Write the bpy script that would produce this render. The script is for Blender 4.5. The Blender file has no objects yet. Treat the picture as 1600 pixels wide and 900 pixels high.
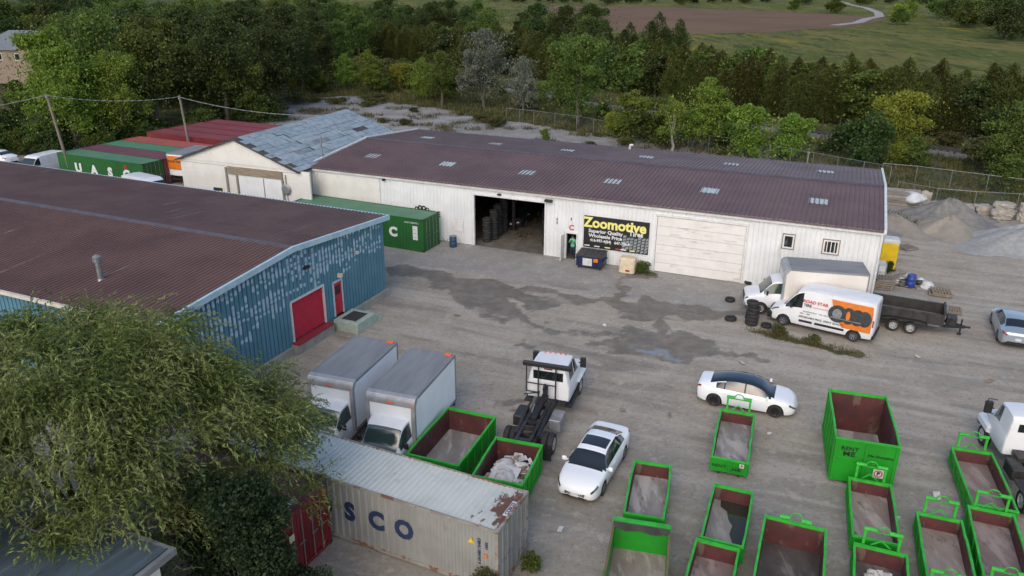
import bpy, bmesh, math, random
import numpy as np
from mathutils import Matrix, Vector
SC = bpy.context.scene
COL = SC.collection
R = math.radians
random.seed(7)
rng = np.random.default_rng(7)

# ---------------------------------------------------------------- camera
cam_d = bpy.data.cameras.new('camera'); cam = bpy.data.objects.new('camera', cam_d); COL.objects.link(cam)
cam_d.sensor_width = 36.0; cam_d.lens = 36.0 * 1219.6 / 1600.0; cam_d.clip_start = 0.5; cam_d.clip_end = 6000
_p, _r = R(21.619), R(0.311)
_f = Vector((0, math.cos(_p), -math.sin(_p))); _u = Vector((0, math.sin(_p), math.cos(_p))); _x = Vector((1, 0, 0))
_cr = _x * math.cos(_r) + _u * math.sin(_r); _cu = _u * math.cos(_r) - _x * math.sin(_r)
cam.matrix_world = Matrix(((_cr.x, _cu.x, -_f.x, 0), (_cr.y, _cu.y, -_f.y, 0), (_cr.z, _cu.z, -_f.z, 19.445), (0, 0, 0, 1)))
SC.camera = cam
# ---------------------------------------------------------------- world, sun, exposure (dull evening light, soft shadows)
SUN_EL, SUN_AZ = 38.0, 200.0      # azimuth clockwise from +Y: a low veiled sun behind the camera
w = bpy.data.worlds.new('World'); SC.world = w; w.use_nodes = True
nt = w.node_tree; bg = nt.nodes['Background']
sky = nt.nodes.new('ShaderNodeTexSky'); sky.sky_type = 'NISHITA'; sky.sun_disc = False
sky.sun_elevation = R(SUN_EL); sky.sun_rotation = R(SUN_AZ); sky.air_density = 0.85; sky.dust_density = 2.0; sky.ozone_density = 0.0
nt.links.new(sky.outputs['Color'], bg.inputs['Color']); bg.inputs['Strength'].default_value = 0.15
sl = bpy.data.lights.new('sun', 'SUN'); sl.energy = 0.5; sl.angle = R(50); sl.color = (1.0, 0.94, 0.86)
sun = bpy.data.objects.new('sun', sl); COL.objects.link(sun)
_a, _e = R(SUN_AZ), R(SUN_EL)
_dir = Vector((math.sin(_a) * math.cos(_e), math.cos(_a) * math.cos(_e), math.sin(_e)))
sun.rotation_euler = _dir.to_track_quat('Z', 'Y').to_euler(); sun.location = (0, 0, 60)
vs = SC.view_settings; vs.view_transform = 'Standard'; vs.look = 'None'; vs.gamma = 1; vs.use_curve_mapping = False
vs.exposure = 0.60
SC.cycles.max_bounces = 6; SC.cycles.diffuse_bounces = 3; SC.cycles.glossy_bounces = 3; SC.cycles.transparent_max_bounces = 6

# ================================================================ helpers
def put(o, parent=None, label=None, cat=None, group=None, kind=None):
    COL.objects.link(o)
    if parent is not None: o.parent = parent
    if label: o['label'] = label
    if cat: o['category'] = cat
    if group: o['group'] = group
    if kind: o['kind'] = kind
    return o

def thing(name, label, cat, loc=(0, 0, 0), rz=0.0, group=None):
    o = bpy.data.objects.new(name, None); o.empty_display_size = .3
    o.location = loc; o.rotation_euler = (0, 0, R(rz))
    return put(o, None, label, cat, group)

def kids(o): return [c for c in bpy.data.objects if c.parent == o]

def copy_tree(o, parent=None, _map=None):
    if _map is None:
        _map = {}
        for c in bpy.data.objects:
            if c.parent is not None: _map.setdefault(c.parent, []).append(c)
    c = o.copy(); COL.objects.link(c); c.parent = parent
    for ch in _map.get(o, ()): copy_tree(ch, c, _map)
    return c

class MB:
    def __init__(s): s.v = []; s.f = []; s.m = []
    def add(s, vs, fs, mi=0):
        n = len(s.v); s.v += [tuple(p) for p in vs]
        for f in fs: s.f.append(tuple(i + n for i in f)); s.m.append(mi)
        return s
    def box(s, x0, x1, y0, y1, z0, z1, mi=0):
        return s.add([(x0,y0,z0),(x1,y0,z0),(x1,y1,z0),(x0,y1,z0),(x0,y0,z1),(x1,y0,z1),(x1,y1,z1),(x0,y1,z1)],
                     [(0,3,2,1),(4,5,6,7),(0,1,5,4),(1,2,6,5),(2,3,7,6),(3,0,4,7)], mi)
    def cbox(s, c, d, mi=0, rz=0.0, b=0.0):
        """box centred at c with size d, chamfered by b along its vertical edges and top"""
        x, y, z = (q / 2 for q in d)
        if b > 0:
            pts = [(-x+b,-y),(x-b,-y),(x,-y+b),(x,y-b),(x-b,y),(-x+b,y),(-x,y-b),(-x,-y+b)]
            ins = [(px*(1-b/x), py*(1-b/y)) for px, py in pts]
            vs = [(p[0],p[1],-z) for p in pts] + [(p[0],p[1],z-b) for p in pts] + [(p[0],p[1],z) for p in ins]
            fs = [tuple(range(7,-1,-1)), tuple(range(16,24))] + [(i,(i+1)%8,8+(i+1)%8,8+i) for i in range(8)] + [(8+i,8+(i+1)%8,16+(i+1)%8,16+i) for i in range(8)]
        else:
            vs = [(-x,-y,-z),(x,-y,-z),(x,y,-z),(-x,y,-z),(-x,-y,z),(x,-y,z),(x,y,z),(-x,y,z)]
            fs = [(0,3,2,1),(4,5,6,7),(0,1,5,4),(1,2,6,5),(2,3,7,6),(3,0,4,7)]
        cs, sn = math.cos(rz), math.sin(rz)
        return s.add([(c[0]+p[0]*cs-p[1]*sn, c[1]+p[0]*sn+p[1]*cs, c[2]+p[2]) for p in vs], fs, mi)
    def tube(s, p0, p1, r0, r1=None, n=8, mi=0, cap=True):
        r1 = r0 if r1 is None else r1
        a = Vector(p0); b = Vector(p1); d = (b - a).normalized()
        t = Vector((0,0,1)) if abs(d.z) < .9 else Vector((1,0,0))
        u = d.cross(t).normalized(); v = d.cross(u)
        vs = []
        for c, r in ((a, r0), (b, r1)):
            for i in range(n):
                q = 2*math.pi*i/n; vs.append(tuple(c + u*(r*math.cos(q)) + v*(r*math.sin(q))))
        fs = [(i, n+i, n+(i+1)%n, (i+1)%n) for i in range(n)]
        if cap: fs += [tuple(range(n)), tuple(range(2*n-1, n-1, -1))]
        return s.add(vs, fs, mi)
    def path(s, pts, r, n=6, mi=0):
        for i in range(len(pts)-1): s.tube(pts[i], pts[i+1], r if not isinstance(r,(list,tuple)) else r[i], r if not isinstance(r,(list,tuple)) else r[i+1], n, mi)
        return s
    def beam(s, p0, p1, w, h, mi=0, up=(0,0,1)):
        a = Vector(p0); b = Vector(p1); d = (b-a).normalized(); t = Vector(up)
        if abs(d.dot(t)) > .98: t = Vector((1,0,0))
        u = d.cross(t).normalized()*(w/2); v = u.cross(d).normalized()*(h/2)
        vs = [tuple(c + x*u + y*v) for c in (a, b) for x, y in ((-1,-1),(1,-1),(1,1),(-1,1))]
        return s.add(vs, [(0,1,2,3),(7,6,5,4),(0,4,5,1),(1,5,6,2),(2,6,7,3),(3,7,4,0)], mi)
    def prism(s, prof, y0, y1, mi=0, axis='y'):
        n = len(prof)
        if axis == 'y': vs = [(a, y0, b) for a, b in prof] + [(a, y1, b) for a, b in prof]
        elif axis == 'x': vs = [(y0, a, b) for a, b in prof] + [(y1, a, b) for a, b in prof]
        else: vs = [(a, b, y0) for a, b in prof] + [(a, b, y1) for a, b in prof]
        return s.add(vs, [tuple(range(n)), tuple(range(2*n-1, n-1, -1))] + [(i, n+i, n+(i+1)%n, (i+1)%n) for i in range(n)], mi)
    def lathe(s, prof, n=24, mi=0, c=(0,0,0), axis='z'):
        """prof: (radius, height) list"""
        vs = []
        for r, h in prof:
            for i in range(n):
                a = 2*math.pi*i/n; x, y = r*math.cos(a), r*math.sin(a)
                p = (x, y, h) if axis == 'z' else ((x, h, y) if axis == 'y' else (h, x, y))
                vs.append((c[0]+p[0], c[1]+p[1], c[2]+p[2]))
        fs = [(k*n+i, k*n+(i+1)%n, (k+1)*n+(i+1)%n, (k+1)*n+i) for k in range(len(prof)-1) for i in range(n)]
        return s.add(vs, fs, mi)
    def strip(s, lo, hi, mi=0):
        n = len(lo); return s.add(list(lo)+list(hi), [(i, i+1, n+i+1, n+i) for i in range(n-1)], mi)
    def build(s, name, mats, parent=None, smooth=False, **kw):
        me = bpy.data.meshes.new(name); me.from_pydata(s.v, [], s.f)
        for m in (mats if isinstance(mats, (list, tuple)) else [mats]): me.materials.append(m)
        if len(set(s.m)) > 1: me.polygons.foreach_set('material_index', s.m)
        bm = bmesh.new(); bm.from_mesh(me); bmesh.ops.recalc_face_normals(bm, faces=bm.faces[:]); bm.to_mesh(me); bm.free()
        if smooth:
            me.polygons.foreach_set('use_smooth', [True]*len(me.polygons))
            if smooth is not True: me.set_sharp_from_angle(angle=R(smooth))
        me.update()
        return put(bpy.data.objects.new(name, me), parent, **kw)

def inst(o, name, loc, rz=0.0, parent=None, **kw):
    c = bpy.data.objects.new(name, o.data); c.location = loc; c.rotation_euler = (0, 0, rz)
    return put(c, parent, **kw)

_dg = None
def text(name, body, size, mat, parent, loc, rot, bold=0.02, sx=1.0, space=1.0, depth=0.004, align='CENTER'):
    cu = bpy.data.curves.new('t', 'FONT'); cu.body = body; cu.size = size; cu.align_x = align; cu.align_y = 'CENTER'
    cu.offset = bold*size; cu.space_character = space; cu.extrude = depth; cu.resolution_u = 3
    ob = bpy.data.objects.new('t', cu); COL.objects.link(ob)
    dg = bpy.context.evaluated_depsgraph_get(); me = bpy.data.meshes.new_from_object(ob.evaluated_get(dg))
    bpy.data.objects.remove(ob); bpy.data.curves.remove(cu)
    me.materials.clear(); me.materials.append(mat); me.name = name
    o = bpy.data.objects.new(name, me); o.location = loc; o.rotation_euler = rot; o.scale = (sx, 1, 1)
    return put(o, parent)
FRONT = (R(90), 0, 0)            # text on a wall that faces local -Y
RIGHT = (R(90), 0, R(90))        # faces +X
LEFT = (R(90), 0, R(-90))
BACK = (R(90), 0, R(180))

# ---------------------------------------------------------------- materials
MATS = {}
def nodes(m): m.use_nodes = True; return m.node_tree, m.node_tree.nodes, m.node_tree.links
def pm(name, c1, c2=None, scale=1.5, rough=.6, metal=0.0, stretch=(1,1,1), lo=.35, hi=.65, dirt=None, bump=0.0, bscale=40.0, detail=6, rvar=0.0, spec=.5, island=0.0, coat=0.0, dirt2=None, world=False):
    """Principled material: base colour mixed c1->c2 by noise, optional dirt=(colour, threshold, scale, stretch, amount)"""
    m = bpy.data.materials.new(name); t, N, L = nodes(m); b = N['Principled BSDF']
    tc = N.new('ShaderNodeTexCoord'); geo = N.new('ShaderNodeNewGeometry') if world else None
    def noise(sc, st, det=6, rgh=.6):
        mp = N.new('ShaderNodeMapping'); mp.inputs['Scale'].default_value = st; L.new(geo.outputs['Position'] if world else tc.outputs['Object'], mp.inputs['Vector'])
        n = N.new('ShaderNodeTexNoise'); n.inputs['Scale'].default_value = sc; n.inputs['Detail'].default_value = det; n.inputs['Roughness'].default_value = rgh
        L.new(mp.outputs['Vector'], n.inputs['Vector']); return n.outputs['Fac']
    def ramp(fac, a, c):
        r = N.new('ShaderNodeMapRange'); r.interpolation_type = 'SMOOTHSTEP'; r.inputs['From Min'].default_value = a; r.inputs['From Max'].default_value = c
        L.new(fac, r.inputs['Value']); return r.outputs['Result']
    def mix(fac, a, c):
        x = N.new('ShaderNodeMix'); x.data_type = 'RGBA'
        if isinstance(fac, float): x.inputs[0].default_value = fac
        else: L.new(fac, x.inputs[0])
        for k, q in ((6, a), (7, c)):
            if isinstance(q, tuple): x.inputs[k].default_value = (*q, 1)
            else: L.new(q, x.inputs[k])
        return x.outputs[2]
    col = c1
    if c2 is not None: col = mix(ramp(noise(scale, stretch, detail), lo, hi), c1, c2)
    if island:
        g = N.new('ShaderNodeNewGeometry'); h = N.new('ShaderNodeHueSaturation')
        mr = N.new('ShaderNodeMapRange'); mr.inputs['To Min'].default_value = 1-island; mr.inputs['To Max'].default_value = 1+island
        L.new(g.outputs['Random Per Island'], mr.inputs['Value']); L.new(mr.outputs['Result'], h.inputs['Value'])
        if isinstance(col, tuple): h.inputs['Color'].default_value = (*col, 1)
        else: L.new(col, h.inputs['Color'])
        col = h.outputs['Color']
    for d in (dirt, dirt2):
        if d is not None:
            dc, th, ds, dst, am = d
            f = ramp(noise(ds, dst, 8, .65), th, th + .1)
            k = N.new('ShaderNodeMath'); k.operation = 'MULTIPLY'; k.inputs[1].default_value = am; L.new(f, k.inputs[0])
            col = mix(k.outputs[0], col, dc)
    if isinstance(col, tuple): b.inputs['Base Color'].default_value = (*col, 1)
    else: L.new(col, b.inputs['Base Color'])
    b.inputs['Roughness'].default_value = rough; b.inputs['Metallic'].default_value = metal
    b.inputs['Specular IOR Level'].default_value = spec
    if coat: b.inputs['Coat Weight'].default_value = coat; b.inputs['Coat Roughness'].default_value = .06
    if rvar:
        mr = N.new('ShaderNodeMapRange'); mr.inputs['To Min'].default_value = max(0.02, rough-rvar); mr.inputs['To Max'].default_value = min(1, rough+rvar)
        L.new(noise(scale*2, stretch), mr.inputs['Value']); L.new(mr.outputs['Result'], b.inputs['Roughness'])
    if bump:
        bp = N.new('ShaderNodeBump'); bp.inputs['Strength'].default_value = bump; bp.inputs['Distance'].default_value = .03
        L.new(noise(bscale, (1,1,1), 4), bp.inputs['Height']); L.new(bp.outputs['Normal'], b.inputs['Normal'])
    MATS[name] = m; return m

M = {}
M['white_wall'] = pm('white_wall', (.74,.75,.74), (.66,.67,.66), .6, .55, dirt=((.42,.40,.35), .60, 1.2, (1.0,1.0,.25), .55), dirt2=((.33,.22,.12), .70, 2.0, (1.5,1.5,.5), .5))
M['white_trim'] = pm('white_trim', (.72,.73,.72), (.60,.60,.58), 2, .5, dirt=((.35,.30,.24), .64, 3, (.6,1,1), .5))
M['cream_wall'] = pm('cream_wall', (.72,.70,.64), (.65,.63,.57), .8, .65, dirt=((.40,.35,.27), .62, 1.6, (1,1,.4), .5), bump=.15)
M['old_door'] = pm('old_door', (.74,.72,.68), (.67,.65,.61), 1.0, .6, dirt=((.40,.36,.30), .56, 1.5, (.35,1,2.2), .65))
M['roof_brown'] = pm('roof_brown', (.150,.090,.082), (.118,.072,.067), .25, .55, rvar=.1, dirt=((.20,.135,.115), .60, .7, (2.6,.16,1), .35))
M['roof_rusty'] = pm('roof_rusty', (.145,.080,.064), (.108,.058,.048), .3, .5, rvar=.1, dirt=((.40,.30,.24), .625, .9, (.10,4.2,1), .85), dirt2=((.15,.07,.045), .60, 2.6, (.8,3,1), .6))
M['ridge_grey'] = pm('ridge_grey', (.10,.085,.095), (.075,.062,.07), 1.5, .5)
M['skylight'] = pm('skylight', (.50,.58,.58), (.36,.43,.42), 6, .35, stretch=(2,.6,1))
M['blue_wall'] = pm('blue_wall', (.085,.215,.285), (.068,.185,.245), .8, .5, dirt=((.16,.29,.35), .62, 1.3, (3,3,.35), .5))
M['primer'] = pm('primer', (.42,.53,.59), (.33,.45,.53), 3, .6)
M['blue_trim'] = pm('blue_trim', (.42,.58,.64), (.34,.49,.55), 2, .5, dirt=((.30,.27,.22), .64, 4, (1,1,1), .6))
M['concrete'] = pm('concrete', (.34,.32,.28), (.26,.245,.215), 1.5, .9, bump=.3, dirt=((.15,.15,.11), .60, 1.4, (1,1,.6), .6))
M['pale_green_concrete'] = pm('pale_green_concrete', (.40,.48,.40), (.33,.39,.33), 3, .85, dirt=((.25,.25,.2), .58, 4, (1,1,1), .5))
M['red_door'] = pm('red_door', (.52,.014,.04), (.43,.012,.032), 2, .45, dirt=((.28,.03,.04), .62, 3, (.5,1,2), .5))
M['red_sill'] = pm('red_sill', (.33,.03,.045), (.24,.03,.04), 3, .6)
M['black'] = pm('black', (.012,.012,.013), (.02,.02,.021), 5, .55)
M['dark_metal'] = pm('dark_metal', (.028,.028,.03), (.055,.05,.047), 4, .5, metal=.3, dirt=((.12,.09,.07), .62, 5, (1,1,1), .5))
M['grey_metal'] = pm('grey_metal', (.30,.31,.32), (.22,.23,.235), 3, .45, metal=.4)
M['galv'] = pm('galv', (.30,.31,.32), (.22,.235,.24), 6, .4, metal=.5)
M['rubber'] = pm('rubber', (.017,.017,.018), (.032,.031,.030), 6, .8, dirt=((.09,.085,.075), .62, 4, (1,1,1), .5))
M['rim'] = pm('rim', (.42,.43,.44), (.28,.29,.29), 5, .35, metal=.6)
M['rim_black'] = pm('rim_black', (.02,.02,.021), (.03,.03,.03), 5, .4, metal=.3)
M['car_white'] = pm('car_white', (.80,.82,.83), None, rough=.28, coat=.6)
M['van_white'] = pm('van_white', (.78,.79,.79), (.71,.72,.72), 1.2, .32, coat=.3, dirt=((.42,.39,.33), .66, 2.2, (1,1,1.5), .4))
M['truck_white'] = pm('truck_white', (.76,.77,.78), (.69,.70,.71), 1, .35, coat=.25, dirt=((.38,.35,.30), .66, 2, (1,1,.5), .35))
M['box_white'] = pm('box_white', (.82,.85,.86), (.76,.79,.80), .8, .38, dirt=((.40,.39,.36), .64, 1.4, (1,1,.35), .3))
M['box_cream'] = pm('box_cream', (.72,.68,.62), (.66,.62,.56), .8, .45, dirt=((.40,.35,.30), .66, 1.4, (1,1,.35), .35))
M['silver'] = pm('silver', (.42,.48,.53), None, rough=.3, metal=.55, coat=.5)
M['dark_paint'] = pm('dark_paint', (.02,.02,.022), None, rough=.25, coat=.5)
M['box_roof'] = pm('box_roof', (.235,.245,.25), (.185,.19,.195), .9, .6, stretch=(.5,2.2,1), dirt=((.15,.15,.145), .6, 1.5, (.4,2,1), .6))
M['cap_grey'] = pm('cap_grey', (.40,.41,.415), (.31,.32,.325), 2, .45, metal=.3, dirt=((.2,.19,.17), .62, 3, (1,1,1), .5))
def glass(name, c, rough=.04):
    m = bpy.data.materials.new(name); t, N, L = nodes(m); b = N['Principled BSDF']
    b.inputs['Base Color'].default_value = (*c, 1); b.inputs['Roughness'].default_value = rough; b.inputs['Specular IOR Level'].default_value = .8
    b.inputs['Coat Weight'].default_value = .3; b.inputs['Coat Roughness'].default_value = .03
    return m
M['glass'] = glass('glass', (.012,.017,.018)); M['glass_blue'] = glass('glass_blue', (.012,.022,.035)); M['glass_green'] = glass('glass_green', (.03,.055,.052), .08)
M['glass_light'] = glass('glass_light', (.10,.13,.13), .06)
M['orange_light'] = pm('orange_light', (.75,.14,.03), None, rough=.35)
M['red_light'] = pm('red_light', (.30,.012,.015), None, rough=.25, coat=.5)
M['head_light'] = pm('head_light', (.12,.14,.15), (.03,.035,.04), 9, .12, coat=.6)
M['bin_green'] = pm('bin_green', (.013,.29,.016), (.013,.235,.015), .9, .42, rvar=.1, dirt=((.05,.14,.03), .58, 2.2, (1,1,.5), .6), dirt2=((.10,.055,.03), .665, 5, (1,1,.6), .85))
M['bin_rim'] = pm('bin_rim', (.04,.44,.04), (.025,.33,.025), 3, .45, dirt=((.20,.22,.15), .60, 5, (1,1,1), .75), dirt2=((.11,.06,.03), .66, 6, (1,1,1), .9))
M['bin_inner'] = pm('bin_inner', (.105,.028,.027), (.070,.024,.022), 1.6, .8, dirt=((.16,.105,.08), .55, 1.6, (1,1,.5), .75), dirt2=((.24,.21,.18), .645, 2.6, (1,1,.4), .6))
M['rust_rim'] = pm('rust_rim', (.20,.12,.07), (.10,.12,.04), 2, .8)
M['black_print'] = pm('black_print', (.015,.015,.015), None, rough=.5)
M['white_print'] = pm('white_print', (.74,.75,.73), (.62,.63,.61), 6, .6)
M['navy_print'] = pm('navy_print', (.013,.026,.075), (.02,.036,.09), 4, .6)
M['orange'] = pm('orange', (.72,.20,.02), (.62,.17,.02), 3, .5)
M['red_print'] = pm('red_print', (.60,.05,.03), None, rough=.5)
M['yellow_print'] = pm('yellow_print', (.78,.72,.22), None, rough=.5)
M['wood'] = pm('wood', (.30,.24,.17), (.20,.16,.115), 3, .85, stretch=(.4,4,4))
M['wood_grey'] = pm('wood_grey', (.27,.245,.21), (.17,.155,.13), 2, .9, stretch=(.5,4,4))
M['pole'] = pm('pole', (.23,.19,.145), (.15,.125,.10), 4, .9, stretch=(4,4,.3))
M['cable'] = pm('cable', (.26,.27,.27), (.16,.165,.165), 4, .5)
M['plastic_yellow'] = pm('plastic_yellow', (.72,.50,.01), (.62,.42,.01), 2, .5)
M['plastic_blue'] = pm('plastic_blue', (.025,.06,.30), (.02,.05,.24), 3, .4)
M['steel_blue'] = pm('steel_blue', (.02,.075,.14), (.03,.06,.10), 3, .5, dirt=((.12,.06,.03), .64, 4, (1,1,1), .6))
M['navy'] = pm('navy', (.018,.024,.085), (.015,.02,.065), 2, .45, dirt=((.06,.05,.06), .62, 3, (1,1,1), .5))
M['lid'] = pm('lid', (.035,.036,.038), (.055,.055,.056), 4, .55)
M['beige_plastic'] = pm('beige_plastic', (.68,.58,.40), (.60,.50,.34), 3, .55, dirt=((.45,.28,.12), .60, 4, (1,1,.6), .6))
M['rock'] = pm('rock', (.40,.36,.30), (.27,.25,.215), 1.6, .9, bump=.5, bscale=6, dirt=((.17,.155,.13), .6, 1.5, (1,1,2), .5))
M['gravel_dark'] = pm('gravel_dark', (.215,.21,.195), (.155,.152,.142), 2.0, .95, bump=.8, bscale=14)
M['gravel_tan'] = pm('gravel_tan', (.31,.275,.225), (.25,.225,.185), 1.2, .95, bump=.8, bscale=14)
M['gravel_grey'] = pm('gravel_grey', (.32,.325,.31), (.255,.26,.25), 3.0, .95, bump=.9, bscale=11)
M['debris'] = pm('debris', (.60,.59,.56), (.40,.385,.36), 4, .8, bump=.5, bscale=12)
M['skin'] = pm('skin', (.30,.17,.11), None, rough=.6); M['shirt'] = pm('shirt', (.10,.46,.26), None, rough=.8); M['jeans'] = pm('jeans', (.02,.035,.06), None, rough=.85)
M['hair'] = pm('hair', (.012,.01,.009), None, rough=.7)
M['plastic_white'] = pm('plastic_white', (.62,.63,.62), (.5,.51,.5), 3, .5)
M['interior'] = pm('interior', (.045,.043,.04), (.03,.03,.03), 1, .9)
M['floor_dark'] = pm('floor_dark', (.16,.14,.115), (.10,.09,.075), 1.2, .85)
# ================================================================ ground
def vnoise(x, y, seed=0):
    xi = np.floor(x).astype(np.int64); yi = np.floor(y).astype(np.int64); xf = x-xi; yf = y-yi
    def h(a, b):
        n = (a*374761393 + b*668265263 + seed*1442695041) & 0x7fffffff
        n = ((n ^ (n >> 13)) * 1274126177) & 0x7fffffff
        return ((n ^ (n >> 16)) & 0xffff) / 65535.0
    u = xf*xf*(3-2*xf); v = yf*yf*(3-2*yf)
    return (h(xi,yi)*(1-u)+h(xi+1,yi)*u)*(1-v) + (h(xi,yi+1)*(1-u)+h(xi+1,yi+1)*u)*v
def fbm(x, y, oct=4, seed=0):
    s = 0; a = .5; t = 0
    for i in range(oct): s = s + a*vnoise(x*2**i, y*2**i, seed+i*17); t += a; a *= .55
    return s/t
def sstep(a, b, x):
    t = np.clip((x-a)/(b-a), 0, 1); return t*t*(3-2*t)
def capdist(x, y, c):
    x0,y0,x1,y1,r = c; dx, dy = x1-x0, y1-y0; L2 = dx*dx+dy*dy+1e-9
    t = np.clip(((x-x0)*dx+(y-y0)*dy)/L2, 0, 1)
    return np.hypot(x-x0-t*dx, y-y0-t*dy) - r
WET = [(-8.1,52.4,-4.8,51.5,.9),(-4.7,50.3,-1.9,49.5,1.4),(-2.1,46.7,-0.0,44.8,1.0),(-3.8,49.9,-.8,45.7,1.3),(-.9,49.5,1.7,46.8,.9),(1.1,49.1,4.2,47.6,.55),(4.2,47.2,6.1,47.4,.5),(8.1,51.7,6.8,47.5,.3),(6.4,47.2,7.9,44.7,.6),(7.9,44.7,8.8,46.9,.9),(8.7,46.3,12.3,45.1,1.0),(9.1,44.7,8.8,41.9,.5),(7.4,41.5,10.8,40.3,1.2),(6.1,40.2,9.6,39.1,.9),(10.7,39.7,13.6,38.7,.25),(.4,44.2,2.4,42.5,.35),(2.4,42.1,7.3,41.4,.35),(.7,40.6,1.5,39.9,.35),(4.4,40.4,6.4,39.9,.25),(12.3,45.1,14.3,45.0,.4),(-.8,43.9,-.2,43.5,.4),(8.6,52.0,9.8,51.7,.5),(-.4,33.8,0,33.8,.35),(.6,33.2,1.0,33.2,.3)]
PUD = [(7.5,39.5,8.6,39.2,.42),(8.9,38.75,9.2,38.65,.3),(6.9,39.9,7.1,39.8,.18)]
def grass_nodes(N, L, tc, far=False):
    def nz(s, d=6, st=(1,1,1)):
        mp = N.new('ShaderNodeMapping'); mp.inputs['Scale'].default_value = st; L.new(tc.outputs['Object'], mp.inputs['Vector'])
        n = N.new('ShaderNodeTexNoise'); n.inputs['Scale'].default_value = s; n.inputs['Detail'].default_value = d; n.inputs['Roughness'].default_value = .65; L.new(mp.outputs[0], n.inputs['Vector']); return n.outputs['Fac']
    def mx(f, a, b):
        x = N.new('ShaderNodeMix'); x.data_type = 'RGBA'; L.new(f, x.inputs[0])
        for k, q in ((6,a),(7,b)):
            if isinstance(q, tuple): x.inputs[k].default_value = (*q,1)
            else: L.new(q, x.inputs[k])
        return x.outputs[2]
    def rp(f, a, b):
        r = N.new('ShaderNodeMapRange'); r.interpolation_type = 'SMOOTHSTEP'; r.inputs['From Min'].default_value = a; r.inputs['From Max'].default_value = b; L.new(f, r.inputs['Value']); return r.outputs[0]
    if far:
        c = mx(rp(nz(.03, 8, (1,.35,1)), .4, .62), (.080,.098,.022), (.15,.135,.04))
        c = mx(rp(nz(.06, 8, (1,.3,1)), .55, .68), c, (.22,.185,.018))
        c = mx(rp(nz(.16, 8, (1,.25,1)), .50, .60), c, (.050,.070,.018))
        c = mx(rp(nz(.7, 6, (1,.2,1)), .52, .64), c, (.17,.165,.07))
    else:
        c = mx(rp(nz(.25, 7), .38, .62), (.05,.065,.022), (.12,.105,.05))
        c = mx(rp(nz(1.3, 6), .5, .7), c, (.04,.055,.018))
    return c
gm = bpy.data.materials.new('grass_ground'); t, N, L = nodes(gm); b = N['Principled BSDF']; tc = N.new('ShaderNodeTexCoord')
L.new(grass_nodes(N, L, tc), b.inputs['Base Color']); b.inputs['Roughness'].default_value = .95; b.inputs['Specular IOR Level'].default_value = .1
mm = bpy.data.materials.new('meadow_ground'); t, N, L = nodes(mm); b = N['Principled BSDF']; tc = N.new('ShaderNodeTexCoord')
L.new(grass_nodes(N, L, tc, True), b.inputs['Base Color']); b.inputs['Roughness'].default_value = 1; b.inputs['Specular IOR Level'].default_value = .05
soil = pm('soil', (.165,.105,.062), (.135,.085,.052), .02, .95, dirt=((.20,.13,.08), .55, .05, (1,3,1), .6), spec=.1)
pathm = pm('path_gravel', (.36,.35,.33), (.29,.28,.26), .2, .95, spec=.1)
lotm = pm('lot_asphalt', (.30,.285,.27), (.21,.20,.19), .35, .9, dirt=((.12,.115,.08), .555, .5, (1,2,1), .75), dirt2=((.09,.10,.045), .615, .9, (1,2.2,1), .85), bump=.2, bscale=8)

MB().add([(-3000,-300,-.25),(3000,-300,-.25),(3000,4000,-.25),(-3000,4000,-.25)], [(0,1,2,3)]).build('ground', gm, kind='structure')

def sheet(name, pts, z, mat, wob=.6, step=2.0, kind='structure', seed=1):
    r = random.Random(seed); out = []
    for i in range(len(pts)):
        a, c = pts[i], pts[(i+1)%len(pts)]; d = math.dist(a, c); n = max(1, int(d/step))
        for k in range(n): out.append((a[0]+(c[0]-a[0])*k/n + r.uniform(-wob,wob), a[1]+(c[1]-a[1])*k/n + r.uniform(-wob,wob), z))
    mb = MB(); mb.add(out, [tuple(range(len(out)))]); o = mb.build(name, mat, kind=kind)
    bm = bmesh.new(); bm.from_mesh(o.data); bmesh.ops.triangulate(bm, faces=bm.faces[:]); bmesh.ops.recalc_face_normals(bm, faces=bm.faces[:])
    for f in bm.faces:
        if f.normal.z < 0: f.normal_flip()
    bm.to_mesh(o.data); bm.free(); return o
sheet('meadow', [(-60,250),(30,155),(62,112),(120,70),(420,120),(900,900),(500,1800),(-400,1800),(-250,600)], -.17, mm, 2, 12)
sheet('dirt_field', [(20,640),(98,650),(170,560),(212,480),(205,450),(152,371),(102,330),(62,312),(36,345),(28,440)], -.1, soil, 3, 10)
PATH = [(330,990),(347,890),(300,745),(284,690),(272,640),(240,545),(215,485),(195,455),(172,412),(150,385)]
lo = []; hi = []
for i, p in enumerate(PATH):
    q = PATH[min(i+1, len(PATH)-1)]; o_ = PATH[max(i-1, 0)]; d = Vector((q[0]-o_[0], q[1]-o_[1])).normalized(); wd = 2.6
    lo.append((p[0]-d.y*wd, p[1]+d.x*wd, -.05)); hi.append((p[0]+d.y*wd, p[1]-d.x*wd, -.05))
MB().strip(lo, hi).build('path', pathm, kind='structure')
sheet('back_lot', [(-50,122),(-42,135),(-28,142),(0,115.5),(26.5,92),(37,79),(34,66),(30,58),(-12,74),(-18,80),(-22,92),(-30,103)], -.02, lotm, .7, 2.2)

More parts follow.
